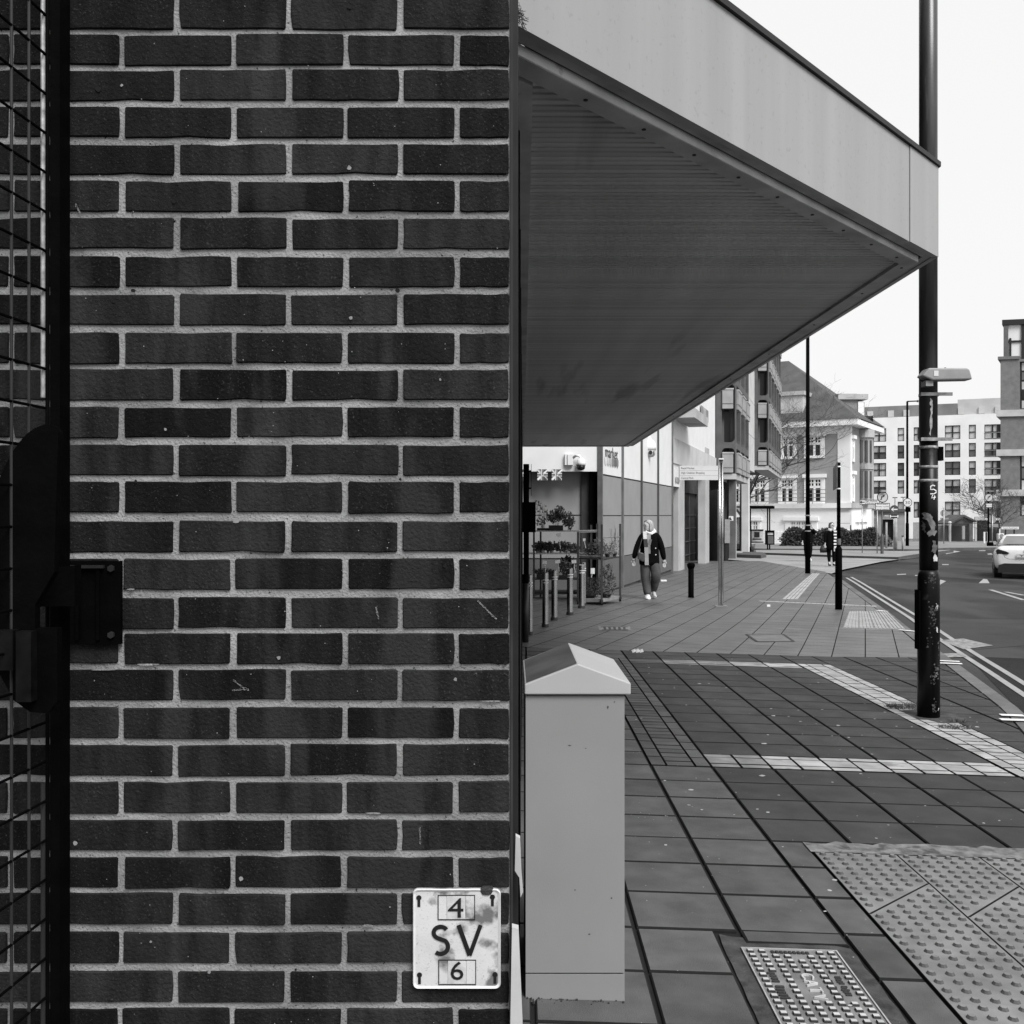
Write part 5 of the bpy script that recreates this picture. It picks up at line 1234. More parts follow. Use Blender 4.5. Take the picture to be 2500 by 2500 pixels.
# ================================================================== CONCRETE OFFICE BLOCKS
def rrect(a, z0, c, z1, r, top=True, bot=True):
    out = []
    for cx, cz, a0, on in ((c-r, z0+r, -90, bot), (c-r, z1-r, 0, top), (a+r, z1-r, 90, top), (a+r, z0+r, 180, bot)):
        if on: out += [(cx+r*math.cos(R(a0+22.5*k)), cz+r*math.sin(R(a0+22.5*k))) for k in range(5)]
        else: out.append((cx+(r if math.cos(R(a0+45)) > 0 else -r), cz+(r if math.sin(R(a0+45)) > 0 else -r)))
    return out
def office(name, label, yf, pxl, pxr, pxe, py_floor, pitch_px, nst, nb, ztop_n, legs):
    """oversailing concrete block: end face square to the view at depth yf, street face along the street"""
    xl, xr = at(pxl, 0, yf).x, at(pxr, 0, yf).x
    st_ = Fr((xr, yf), (TS, 1)); L = st_.S(pxe); zf_ = zat(py_floor, yf); ph_ = pitch_px*yf/F
    t = thing(name, ((xl+xr)/2, yf+L/2, gz(xl, yf)), label, "office block")
    ef = Fr((xl, yf), (1, 0)); ef.n = Vector((0, -1)); we = xr-xl
    ztop = zf_+nst*ph_+.4; base = -.0
    def face(fr_, s0, s1, nbay, par):
        rects = []; bw_ = (s1-s0)/nbay; tp = []
        for i in range(nbay):
            for k in range(nst):
                a = s0+bw_*i+bw_*(.30 if nbay == 1 else .16); c = s0+bw_*(i+1)-bw_*.04; z1 = zf_+ph_*.40+k*ph_; z0 = max(zf_+.02, z1-ph_*.91)
                rects.append((a, z0, c, z1)); tp.append(k)
        mk("facade", B(fr_.W).wall(s0, s1, zf_, ztop, rects, .55), concrete_m, par)
        for (a, z0, c, z1), k in zip(rects, tp):
            r = min(.22, (c-a)*.3)      # rounded corners to the openings
            for cx, cz, sx, sz in ((a, z0, 1, 1), (c, z0, -1, 1), (a, z1, 1, -1), (c, z1, -1, -1)):
                if k == 0 and sz > 0: continue
                arc_ = [(cx+sx*(r-r*math.sin(R(q))), cz+sz*(r-r*math.cos(R(q)))) for q in (0, 30, 60, 90)]
                b = B(fr_.W); b.prism([(cx, cz)]+arc_, lambda s, z: (s, -.003, z), lambda s, z: (s, -.54, z)); mk("corner_fillet", b, concrete_m, par, kind="stuff")
            w = mk("window", B(fr_.W).box(a, c, -.58, -.52, z0, z1), darkmetal_m, par)
            mk("pane", B(fr_.W).box(a+.05, c-.05, -.52, -.5, z0+.05, z1-ph_*.42 if k else z1-.3), glassdark_m, w)
            # concrete box hung in the head of each opening
            zt_ = z1-ph_*.09; zb_ = z1-ph_*.385
            q = mk("balcony_box", B(fr_.W).box(a+.005, c-.16*(c-a), -.45, .10, zb_, zt_), M("box_concrete", .30, .9, .15, 2), par)
            mk("box_rim", B(fr_.W).box(a, c-.16*(c-a)+.02, -.45, .13, zt_+.002, zt_+.07), conclight_m, q)
            mk("box_rim", B(fr_.W).box(a, c-.16*(c-a)+.01, -.45, .12, zb_+.25*(zt_-zb_), zb_+.27*(zt_-zb_)), concrete_m, q)
    face(ef, 0, we, 1, t); face(st_, 0, L, nb, t)
    b = B(); x2, y2 = st_.W(L, 0, 0)[:2]; P_ = [(xl, yf+.003), (xr-.003, yf+.003), (x2-.003, y2), (x2-we-.003, y2)]
    b.prism([P_[0], P_[1], P_[2], P_[3]], lambda x, y: (x, y, zf_-.01), lambda x, y: (x, y, zf_-.28)); mk("floor_slab", b, conclight_m, t)
    b = B(); b.prism([(xl, yf+.46), (xr-.47, yf+.46), (x2-.47, y2), (x2-6, y2), (xl-4, yf+.46)], lambda x, y: (x, y, zf_), lambda x, y: (x, y, ztop)); mk("core", b, concrete_m, t)
    for (px, w, py, m) in legs: q = G(px, py); mk("pillar", B().box(q.x-wid(w, q.y)/2, q.x+wid(w, q.y)/2, q.y, q.y+.5, q.z-.1, zf_-.27), m, t)
    return t, st_, L, zf_, ztop
off1 = office("office_block", "nearer brutalist concrete office block with rounded window openings and hung boxes", 50.0, 1748, 1796, 1828, 1156, 156, 4, 3, 0, [(1788, 17, 1362, concrete_m), (1795, 6, 1361, conclight_m)])
off2 = office("office_block", "farther brutalist concrete office block rising beside the bare tree", 70.0, 1839, 1876, 1906, 1137, 115, 4, 5, 0, [(1819, 17, 1350, conclight_m), (1828, 4, 1349, white_m)])
pn = thing("stair_tower", (13.5, 60, gz(13, 60)), "pale stained concrete panel strip between the two office blocks", "tower")
fpn = Fr((at(1826, 0, 59).x, 59), (TS, 1))
L_ = fpn.S(1842)
for k in range(7): mk("wall_panel", B(fpn.W).box(0, L_, -3, 0, zat(1145, 59)+k*2.1, zat(1145, 59)+k*2.1+2.07), concpanel_m, pn)
# pale linking wall under block one, meter cabinet and warning notice
x = G(1773, 1362); mk("link_wall", B().box(at(1752, 0, 47).x, at(1768, 0, 47).x, 47, 50, gz(9, 47)-.1, zat(1195, 47)), M("link", .1, .9, .2, 2), off1[0])
mk("recess_wall", B().box(at(1768, 0, 52).x-2, at(1793, 0, 56).x, 56, 56.3, gz(10, 56)-.3, zat(1150, 56)), M("recess_dark", .05, .9, .2, 2), off1[0])
q = G(1776, 1366); me_ = thing("meter_cabinet", (at(1776, 0, 46).x, 46, gz(9, 46)), "pale grey meter cabinet under the nearer concrete office", "cabinet")
mk("body", B().box(at(1769.5, 0, 46).x, at(1782, 0, 46).x, 46, 46.35, zat(1326, 46), zat(1268, 46)), luminaire_m, me_)
mk("stand", B().box(at(1771, 0, 46).x, at(1779, 0, 46).x, 46.05, 46.3, gz(9, 46)-.05, zat(1326, 46)-.001), darkmetal_m, me_)
wn = thing("warning_notice", (at(1782.5, 0, 49.9).x, 49.7, zat(1271, 49.9)), "white triangle warning notice on the concrete pillar above meter cabinet", "sign")
mk("board", B().box(at(1777, 0, 49.9).x, at(1788, 0, 49.9).x, 49.68, 49.7, zat(1271, 49.9), zat(1260, 49.9)), signwhite_m, wn)
c = at(1782.5, 1266, 49.67); r = .09; mk("triangle", B().add([(c.x-r, 49.675, c.z-r*.8), (c.x+r, 49.675, c.z-r*.8), (c.x, 49.675, c.z+r)], [(0, 1, 2)]), ink_m, wn)

# ================================================================== CLASSICAL BUILDING
ya = 100.0
cf = Fr((at(2076, 0, ya).x, ya), (-.848, .53)); cr = Fr((at(2076, 0, ya).x, ya), (.514, .857))
r2 = lambda X, Y: (1900+.2484*X, 880+.2484*Y)
cl = thing("classical_building", (at(2040, 0, 105).x, 108, gz(33, 100)), "grey rendered classical building with white window surrounds and hipped roof", "building")
SL = 22.0; zc = cf.st(*r2(700, 640))[1]; zband = cf.st(*r2(650, 1425))[1]; zgr = -3.0
def crect(f, X0, Y0, X1, Y1): a = r2(X0, Y0); c = r2(X1, Y1); return f.rect(a[0], a[1], c[0], c[1])
def surround(f, o, lights, top, rail=False, deep=.25):
    """white window surround with paired lights; o = outer rect"""
    a, z0, c, z1 = o; w = c-a; fr_ = thing("window", f.W((a+c)/2, 0, z0), None, None); fr_.parent = cl; fr_.location = Vector(f.W((a+c)/2, 0, z0))-WLOC[cl.name]
    i0, i1, iz0, iz1 = a+w*.17, c-w*.17, z0+(z1-z0)*.10, z1-(z1-z0)*.19
    b = B(f.W)
    b.box(a, i0, 0, .12, z0, z1-.36); b.box(i1, c, 0, .12, z0, z1-.36); b.box(i0, i1, 0, .12, z0, iz0); b.box(i0, i1, 0, .119, iz1, z1-.36); b.box(a-.15, c+.15, 0, .28, z1-.35, z1)
    mk("surround", b, whitewall_m, fr_)
    n = lights; lw = (i1-i0)/n; pz = iz0+(iz1-iz0)*top
    b = B(f.W)
    for k in range(n+1): s = i0+lw*k; b.box(s-.11, s+.11, .0, .06, iz0, iz1)
    b.box(i0, i1, 0, .058, pz-.12, pz+.12)
    for k in range(n):
        s = i0+lw*(k+.5); b.box(s-.045, s+.045, 0, .05, pz+.12, iz1); b.box(i0+lw*k, i0+lw*(k+1), 0, .048, (pz+iz1)/2+.02, (pz+iz1)/2+.11)
    mk("sash", b, whitewall_m, fr_)
    mk("pane", B(f.W).box(i0, i1, .004, .02, iz0, iz1), glassdark_m, fr_)
    if rail:
        b = B(f.W)
        for k in range(4): b.tube([(a-.3, .75, z0+.25+k*.38), (c+.3, .75, z0+.25+k*.38)], .035, 5)
        for s in (a-.3, (a+c)/2, c+.3): b.tube([(s, .75, z0), (s, .75, z0+1.4)], .035, 5)
        mk("balcony_rail", b, galv_m, fr_)
s_q = cf.S(r2(585, 0)[0])
mk("wall", B(cf.W).box(s_q, SL, -9, 0, zband+.25, zc-.75), render_m, cl)
mk("quoin_pier", B(cf.W).box(0.0, s_q, -.6, .06, zband+.25, zc), whitewall_m, cl)
mk("ground_wall", B(cf.W).box(0.02, SL, -9, .0, zgr, zband-.26), whitewall_m, cl)
for k in range(3): mk("course_line", B(cf.W).box(0.02, SL, .0, .02, zgr+1.6+k*1.1, zgr+2.62+k*1.1), whitewall_m, cl)
mk("string_course", B(cf.W).box(-.12, SL, -.3, .22, zband-.25, zband+.24), whitewall_m, cl)
mk("frieze", B(cf.W).box(s_q, SL, -.5, .05, zc-.74, zc), whitewall_m, cl)
mk("cornice", B(cf.W).box(-.9, SL, -.5, .9, zc+.01, zc+.62), whitewall_m, cl)
for o, rl in (((20, 720, 180, 970), 0), ((255, 710, 458, 960), 0), ((0, 1125, 182, 1412), 1), ((258, 1118, 460, 1410), 1)):
    surround(cf, crect(cf, *o), 2, .66, rl)
# two more bays to the left seen below the offices' overhang
for X0 in (-265, -520):
    surround(cf, crect(cf, X0, 1130, X0+170, 1414), 2, .66, 1); surround(cf, crect(cf, X0, 730, X0+170, 975), 2, .66, 0)
gw = crect(cf, 70, 1540, 385, 1720); surround(cf, (gw[0], gw[1]-.6, gw[2], gw[3]), 4, .45, 0)
for X0, in ((-330,), (-560,)): gw = crect(cf, X0, 1540, X0+160, 1720); surround(cf, (gw[0], gw[1]-.6, gw[2], gw[3]), 2, .5, 0)
# right-hand return with the rounded bay
RL = 11.0
mk("wall", B(cr.W).box(.3, RL, -1.5, -.02, zgr, zc), render_m, cl)
mk("quoin_pier", B(cr.W).box(.005, .5, -.5, .06, zband+.25, zc), whitewall_m, cl)
mk("ground_wall", B(cr.W).box(.0, RL, -1, -.01, zgr, zband-.26), concpanel_m, cl)
mk("string_course", B(cr.W).box(-.1, RL, -.3, .2, zband-.25, zband+.24), conclight_m, cl)
sb0, sb1 = cr.S(r2(775, 0)[0]), cr.S(r2(905, 0)[0]); bm_ = (sb0+sb1)/2; br = (sb1-sb0)/2
for z0, z1, rr, m in ((zband+.25, zc-.9, 1.0, conclight_m), (zc-.9, zc-.1, 1.12, conclight_m), ((zband+zc)/2-.2, (zband+zc)/2+.25, 1.08, conclight_m)):
    c = cr.W(bm_, -.3, 0); mk("round_bay", B().loft([(c[0], c[1], z0, 1.05*rr, 2.0*rr), (c[0], c[1], z1, 1.05*rr, 2.0*rr)], 24), m, cl)
for k in (-.5, 0, .5):
    for z0, z1 in ((zband+.8, (zband+zc)/2-.4), ((zband+zc)/2+.5, zc-1.2)):
        a = R(-60+k*70); c = cr.W(bm_, -.3, 0); t_ = R(-95+k*50); c = (c[0]+1.0*math.cos(t_), c[1]+1.92*math.sin(t_)); mk("bay_window", B().cyl(c[0], c[1], z0, z1, .2, None, 8), glassmid_m, cl)
mk("cornice", B(cr.W).box(-.9, RL+.6, -.5, .9, zc+.012, zc+.55), whitewall_m, cl)
for z0, z1 in ((zband+.4, (zband+zc)/2-.5), ((zband+zc)/2+.4, zc-.9)): surround(cr, (.55, z0, 1.5, z1), 1, .7, 0)
for s in (2.2, 4.0, 5.6): surround(cr, (s, zband-3.4, s+1.2, zband-1.3), 1, .6, 0)
# roof, dormer, chimney
e0 = Vector(cf.W(-1, 1, zc+.63)); e1 = Vector(cf.W(SL, 1, zc+.63)); e2 = Vector(cr.W(RL+.8, 1, zc+.63)); e3 = e1+(e2-e0)
hip = cf.W(8.5, -8, 0); top = zat(r2(0, 95)[1], hip[1])+1.0; ra = Vector((hip[0], hip[1], top)); rb = Vector(cf.W(SL-2, -8, top))
mk("roof", B().add([tuple(p) for p in (e0, e1, e2, e3, ra, rb)], [(0, 1, 5, 4), (0, 4, 2), (2, 4, 5, 3), (1, 3, 5), (0, 2, 3, 1)]), slate_m, cl)
d0 = crect(cf, 20, 345, 210, 540); d0 = (d0[0]-.3, d0[1]-.6, d0[2]+.6, d0[3])
dm = mk("dormer", B(cf.W).box(d0[0], d0[2], -8, -.1, d0[1], d0[3]), concpanel_m, cl); mk("dormer_cap", B(cf.W).box(d0[0]-.2, d0[2]+.2, -8, .1, d0[3]+.003, d0[3]+.4), conclight_m, dm)
ch_y = 106.0; A_ = lambda X, Y: at(*r2(X, Y), ch_y)
p0, p1 = A_(590, 580), A_(782, 385)
chm = mk("gable_block", B().box(p0.x, p1.x, ch_y, ch_y+3, zc, p1.z), M("block_render", .22, .9, .2, .6), cl)
p2 = A_(875, 600); mk("pilaster", B().box(p1.x+.003, A_(838, 0).x, ch_y-.1, ch_y+2.5, zc+.2, p1.z-.2), whitewall_m, chm); mk("pilaster", B().box(A_(838, 0).x+.002, A_(868, 0).x, ch_y+.6, ch_y+2.9, zc+.2, p1.z-.2), conclight_m, chm)
mk("block_cornice", B().box(p0.x-.1, A_(875, 0).x, ch_y-.3, ch_y+3.2, p1.z+.004, p1.z+.55), conclight_m, chm)
mk("chimney", B().box(p0.x, A_(780, 0).x, ch_y+.2, ch_y+2, p1.z+.555, A_(0, 325).z), M("chimney_brick", .16, .9, .2, 1), chm)
sp_ = B()
for k in range(40): a = k*.9; p = A_(885, 545+k*2.2); sp_.tube([p+Vector((.5*math.cos(a), .4*math.sin(a), 0)), p+Vector((.5*math.cos(a+.9), .4*math.sin(a+.9), -.05))], .06, 4)
mk("wire_coil", sp_, darkmetal_m, cl)

# ================================================================== WHITE APARTMENT BLOCK
yA = 160.0
ap = Fr((at(2445, 0, yA).x, yA), (-.91, .41)); apt = thing("apartment_block", (at(2250, 0, 165).x, 168, gz(60, 160)), "long white rendered apartment block with dark framed windows and slate attic", "building")
c2 = lambda X, Y: (1850+.3364*X, 750+.3364*Y)
def arect(X0, Y0, X1, Y1): a = c2(X0, Y0); c = c2(X1, Y1); return ap.rect(a[0], a[1], c[0], c[1])
cols = {'A': (830, 932), 'B': (1015, 1063), 'C': (1132, 1200), 'D': (1358, 1470), 'E': (1532, 1583), 'F': (1645, 1764)}
rows = {'A': [(880, 977), (1006, 1103), (1131, 1228), (1258, 1355)], 'B': [(876, 972), (1002, 1099), (1129, 1226), (1256, 1353), (1412, 1520)],
        'C': [(871, 970), (999, 1097), (1126, 1225), (1255, 1352), (1412, 1528)], 'D': [(858, 958), (988, 1090), (1120, 1218), (1250, 1350), (1410, 1530)],
        'E': [(853, 955), (985, 1086), (1117, 1217), (1247, 1348)], 'F': [(850, 956), (982, 1085), (1114, 1218), (1246, 1360), (1408, 1530)]}
wins = []
for k in cols:
    for j, (y0, y1) in enumerate(rows[k]): wins.append((k, j, arect(cols[k][0], y0, cols[k][1], y1)))
sA, sB = ap.S(c2(1768, 0)[0])-1.5, ap.S(c2(560, 0)[0]); zT = ap.st(*c2(1400, 783))[1]; zG = gz(60, 160)-1
mk("wall", B(ap.W).wall(sA, sB, zG, zT, [w[2] for w in wins], .35), whitewall_m, apt)
mk("core", B(ap.W).box(sA, sB, -12, -.5, zG, zT-.05), whitewall_m, apt)
for k, j, (a, z0, c, z1) in wins:
    b = B(ap.W); fw = .09; b.box(a, a+fw, -.3, -.1, z0, z1); b.box(c-fw, c, -.3, -.1, z0, z1); b.box(a+fw, c-fw, -.3, -.1, z0, z0+fw); b.box(a+fw, c-fw, -.3, -.1, z1-fw, z1)
    if k in 'ACDF': m_ = (a+c)/2; b.box(m_-.1, m_+.1, -.3, -.105, z0+fw, z1-fw)
    if k == 'F': b.box(a+fw, a+(c-a)*.24, -.3, -.11, z0+fw, z1-fw)
    b.box(a+fw, c-fw, -.3, -.108, z0+(z1-z0)*.47, z0+(z1-z0)*.52)
    w = mk("window", b, darkmetal_m, apt)
    r_ = rnd.random(); gm = [glasspale_m, glasspale_m, blind_m, glassmid_m][rnd.randrange(4)] if j < 4 else glasspale_m
    if j == 0: gm = M("sky_glass", .55, .08, .1, .5)  # pale base colour paints the sky reflected in the top row
    zc_ = z0+(z1-z0)*.48
    mk("pane", B(ap.W).box(a+fw, c-fw, -.30, -.25, zc_, z1-fw), gm, w); mk("pane", B(ap.W).box(a+fw, c-fw, -.30, -.251, z0+fw, zc_), glassmid_m if j in (1, 2, 3) and r_ < .6 else gm, w)
    if k == 'F' and j < 3:
        b = B(ap.W); b.tube([(a, .05, z0+1.0), (c, .05, z0+1.0)], .05, 4); b.tube([(a, .05, z0+.1), (c, .05, z0+.1)], .04, 4); mk("balcony_rail", b, galv_m, w)
zt1 = ap.st(*c2(1200, 705))[1]
s1 = ap.S(c2(1450, 0)[0])
mk("attic", B(ap.W).box(s1+.02, sB, -10, -.6, zT+.002, zt1), slate2_m, apt); mk("attic", B(ap.W).box(sA, s1, -10, -.7, zT+.002, zt1+.6), M("pale_attic", .5, .7, .1, .5), apt)
for X in (965, 1078, 1475, 1625, 1745, 815):
    q = arect(X-22, 0, X+22, 0); mk("rooflight", B(ap.W).box(q[0], q[2], -.68, -.45, zT+.1, zT+1.15), M("sky_glass", .55, .08, .1, .5), apt)

# ================================================================== GREY BRICK CORNER BLOCK ON THE RIGHT
yR = 120.0
rb_ = Fr((at(2443, 0, yR).x, yR), (.97, -.24)); rb_.n = Vector((-.52, -.90)).normalized(); rbt = thing("corner_block", (at(2500, 0, yR).x, yR, gz(60, 120)), "tall grey brick block with pale bands and glazed top storey on the right", "building")
r4 = lambda X, Y: (2420+.2174*X, 760+.2174*Y)
def rr(X0, Y0, X1, Y1): a = r4(X0, Y0); c = r4(X1, Y1); return rb_.rect(a[0], a[1], c[0], c[1])
z_top = rb_.st(*r4(120, 543))[1]; RLn = 36.0
so_ = rb_.S(r4(320, 0)[0])
o1 = (so_, rb_.st(*r4(320, 1095))[1], so_+4.5, rb_.st(*r4(320, 545))[1]-.2); o2 = (so_, rb_.st(*r4(320, 2300))[1], so_+4.5, rb_.st(*r4(320, 1612))[1])
zb1, zb2 = rb_.st(*r4(110, 1150))[1], rb_.st(*r4(110, 1592))[1]; zb3 = rb_.st(2445, 1204)[1]
mk("wall", B(rb_.W).wall(0, RLn, zG+1, z_top, [o1, o2], .5), rbrick_m, rbt)
mk("wall", B(rb_.W).box(0, RLn, -14, -.55, zG+1, z_top-.05), rbrick_m, rbt)
mk("side_wall", B(rb_.W).box(-.02, 0, -14, -.002, zG+1, z_top), rbrick_m, rbt)
for z in (zb1, zb2, zb3): mk("band", B(rb_.W).box(-.45, so_ if z == zb1 and False else RLn, -12, .3, z-.35, z+.4), conclight_m, rbt)
for o in (o1, o2):
    w = mk("window", B(rb_.W).box(o[0], o[2], -.55, -.45, o[1], o[3]), darkmetal_m, rbt)
    for k in range(5):
        z0 = o[1]+(o[3]-o[1])*k/5; mk("pane", B(rb_.W).box(o[0]+.2, o[0]+1.5, -.45, -.4, z0+.1, z0+(o[3]-o[1])/5-.12), [glasspale_m, glassdark_m, glasspale_m, glassmid_m, glasspale_m][k], w)
tz = rb_.st(*r4(180, 85))[1]; t0 = rb_.S(r4(133, 0)[0])
gt = mk("glazed_storey", B(rb_.W).box(t0, RLn, -10, -.9, z_top+.01, tz-.6), M("sky_pane", .62, .08, .05, .5), rbt)
mk("roof_edge", B(rb_.W).box(t0-.15, RLn, -10, -.5, tz-.6, tz), darkmetal_m, gt); mk("corner_post", B(rb_.W).box(t0, t0+.5, -.9, -.6, z_top+.01, tz-.605), M("post_grey", .09, .6), gt)
for X, w in ((352, .35), (210, .2)): s = rb_.S(r4(X, 0)[0]); mk("glazing_bar", B(rb_.W).box(s-w/2, s+w/2, -.89, -.7, z_top+.01, tz-.61 if X > 300 else z_top+2.6), darkmetal_m, gt)
zz = rb_.st(*r4(200, 330))[1]; mk("glazing_bar", B(rb_.W).box(t0+.5, RLn, -.89, -.72, zz-.1, zz+.12), darkmetal_m, gt)
mk("parapet_cap", B(rb_.W).box(-.3, so_, -12, .2, z_top+.002, z_top+.35), M("cap_grey", .12, .7), rbt)
# street nameplate
yN = 112.0; q0, q1 = at(2444.5, 1292, yN), at(2487, 1286, yN); nm = thing("street_nameplate", (q0.x+1, yN, gz(55, yN)), "low white street nameplate on two dark legs before grey brick block", "street sign")
mk("board", B().box(q0.x, q1.x, yN-.05, yN+.05, q0.z, q1.z), signwhite_m, nm)
b = B(); text(b, "Victoria Road South", .22, ((q0.x+q1.x)/2, yN-.055, (q0.z+q1.z)/2), w=(q1.x-q0.x)*.86); mk("sign_lettering", b, ink_m, nm)
for px in (2455, 2476): x = at(px, 0, yN).x; mk("leg", B().box(x-.07, x+.07, yN-.04, yN+.04, gz(55, yN)-.3, q0.z-.001), darkmetal_m, nm)
# ================================================================== POLES AND ROAD SIGNS
def lamp_col(px, pb, pt, w, label, name="lamp_column", m=black_m, head=None, shoulder=None, wb=None):
    q = G(px, pb); t = thing(name, q, label, "lamp post"); r = wid(w, q.y)/2; rb2 = wid(wb or w, q.y)/2
    zs_ = zat(shoulder, q.y) if shoulder else q.z+1.2
    mk("base_column", B().loft([(q.x, q.y, q.z-.1, rb2, rb2), (q.x, q.y, zs_, rb2, rb2), (q.x, q.y, zs_+.15, r, r)], 14), m, t, smooth=True)
    mk("shaft", B().cyl(q.x, q.y, zs_+.1, zat(pt, q.y), r*.98, r*.8, 14), m, t, smooth=True)
    if head:
        z = zat(pt, q.y); mk("arm", B().tube([(q.x, q.y, z), (q.x+head*.4, q.y, z+.03)], r*.5, 8), m, t); o = mk("lantern", B().box(q.x+head*.4, q.x+head, q.y-.15, q.y+.15, z-.05, z+.1), luminaire_m, t)
    return t, q
t, q = lamp_col(1972, 1400, 780, 10.5, "tall black lamp column standing at the end of the pale guide strip", shoulder=1290, wb=13)
mk("worn_band", B().cyl(q.x, q.y, zat(1238, q.y), zat(1203, q.y), wid(4.6, q.y), None, 14), M("worn_grey", .12, .7, .4, 20), t)
for py in (1258, 1282, 1296): mk("tape_ring", B().cyl(q.x, q.y, zat(py+1.5, q.y), zat(py-1, q.y), wid(7, q.y), None, 14), M("tape", .3, .6, .5, 40), t)
t, q = lamp_col(2215, 1336, 980, 6.0, "slim black lamp column carrying the round 30 sign", shoulder=1280, wb=8, head=2.0)
mk("junction_box", B().cyl(q.x, q.y-.15, zat(1250, q.y), zat(1238, q.y), .2, None, 10), black_m, t)
q = G(2047.5, 1488); sp2 = thing("sign_pole", q, "thick-footed black pole with thin flag sign beside the ribbed paving", "pole")
mk("base_column", B().loft([(q.x, q.y, q.z-.03, wid(8.6, q.y), wid(8.6, q.y)), (q.x, q.y, zat(1340, q.y), wid(8.2, q.y), wid(8.2, q.y)), (q.x, q.y, zat(1334, q.y), wid(5, q.y), wid(5, q.y))], 16), black_m, sp2, smooth=True)
mk("shaft", B().cyl(q.x, q.y, zat(1334, q.y), zat(1129, q.y), wid(4.5, q.y), None, 14), black_m, sp2, smooth=True)
a, c = at(2038, 0, q.y+.25), at(2045, 0, q.y-.1); mk("flag_panel", B().add([(a.x, q.y+.3, zat(1196, q.y)), (c.x, q.y-.1, zat(1190, q.y)), (c.x, q.y-.1, zat(1131, q.y)), (a.x, q.y+.3, zat(1142, q.y)), (a.x-.02, q.y+.3, zat(1196, q.y)), (c.x-.02, q.y-.1, zat(1190, q.y)), (c.x-.02, q.y-.1, zat(1131, q.y)), (a.x-.02, q.y+.3, zat(1142, q.y))], [(0, 1, 2, 3), (4, 7, 6, 5), (0, 3, 7, 4), (3, 2, 6, 7), (0, 4, 5, 1), (1, 5, 6, 2)]), M("panel_mid", .09, .6), sp2)
for py in (1139, 1193): mk("strap", B().cyl(q.x, q.y, zat(py+1.5, q.y), zat(py-1.5, q.y), wid(5, q.y), None, 14), whitetrim_m, sp2)
mk("reflective_band", B().cyl(q.x, q.y, zat(1330, q.y), zat(1315, q.y), wid(5.2, q.y), None, 14), M("worn_grey", .12, .7, .4, 20), sp2)
def disc_sign(t, px, py, y, r, face, ring_m=None, rw=.0):
    c = at(px, py, y)
    mk("sign_disc", B().disc((c.x, y, c.z), (0, -1, 0), r, .02, 28), ring_m or face, t)
    if ring_m: mk("sign_face", B().disc((c.x, y-.0205, c.z), (0, -1, 0), r-rw, .006, 28), face, t)
    return c
def turn_arrow(t, c, y, r):
    b = B(); f = lambda X, Z: (c.x+X*r, y, c.z+Z*r)
    stroke(b, [(-.25, -.6), (-.25, .05), (-.12, .22), (.15, .25)], .2, f); b.add([f(.1, .55), f(.1, -.08), f(.55, .25)], [(0, 1, 2)]); mk("turn_arrow", b, ink_m, t)
    b = B(); stroke(b, [(-.62, -.68), (.62, .68)], .14, lambda X, Z: (c.x+X*r, y-.004, c.z+Z*r)); mk("slash_bar", b, M("slash_grey", .05, .6), t)
def board(t, px0, py0, px1, py1, y, m=signpale_m, lines=(), th=.03, name="sign_plate", edge_=True):
    a, c = at(px0, py1, y), at(px1, py0, y); mk(name, B().box(a.x, c.x, y-.001, y+th, a.z, c.z), m, t)
    if edge_:
        b = B(); e = .03
        for q in ((a.x, c.x, c.z-e, c.z), (a.x, c.x, a.z, a.z+e), (a.x, a.x+e, a.z+e, c.z-e), (c.x-e, c.x, a.z+e, c.z-e)): b.box(q[0], q[1], y-.006, y-.0012, q[2], q[3])
        mk("plate_border", b, darkmetal_m, t)
    n = len(lines)
    for i, s in enumerate(lines):
        z = c.z-(c.z-a.z)*(i+.5)/n; b = B()
        if s: text(b, s, (c.z-a.z)/n*.62, ((a.x+c.x)/2, y-.0065, z), w=(c.x-a.x)*(.55+.03*len(s)) if len(s) < 11 else (c.x-a.x)*.85); mk("sign_lettering", b, ink_m, t)
        else: b.box(a.x+(c.x-a.x)*.18, c.x-(c.x-a.x)*.18, y-.006, y-.0015, z-.03, z+.03); mk("faded_line", b, darkmetal_m, t)
def post_to(t, px, pb, pt, w, m, y=None):
    q = G(px, pb); y = y or q.y; q = at(px, pb, y); mk("post", B().cyl(q.x, y+.06, gz(q.x, y)-.1, zat(pt, y), wid(w, y)/2, None, 10), m, t, smooth=True); return q
q = G(2154.5, 1355); y = q.y
ns = thing("turn_sign", q, "no right turn sign over Except buses, cycles and taxis plate on island", "road sign")
post_to(ns, 2154.5, 1355, 1224, 3.4, greypole_m, y)
mk("post_foot", B().loft([(q.x, y+.06, q.z-.05, .09, .09), (q.x, y+.06, zat(1310, y), .085, .085), (q.x, y+.06, zat(1303, y), .05, .05)], 10), M("foot_grey", .08, .6), ns)
c = disc_sign(ns, 2154.5, 1213.6, y, wid(13.6, y), signpale_m, ink_m, wid(2, y)); turn_arrow(ns, c, y-.028, wid(11, y))
mk("sign_light", B().box(c.x-.14, c.x+.14, y-.2, y+.05, zat(1201, y), zat(1196.5, y)), luminaire_m, ns)
board(ns, 2137, 1228, 2172.5, 1246, y-.01, signwhite_m, ("Except", "buses, cycles", "and taxis"))
post_to(ns, 2142.5, 1320, 1246, 3, galv_m, y+.8)
y = 58.0; ds = thing("direction_sign", (at(2107, 0, y).x, y, gz(20, y)), "white arrow sign to High Chelmer partly behind the turn sign", "road sign")
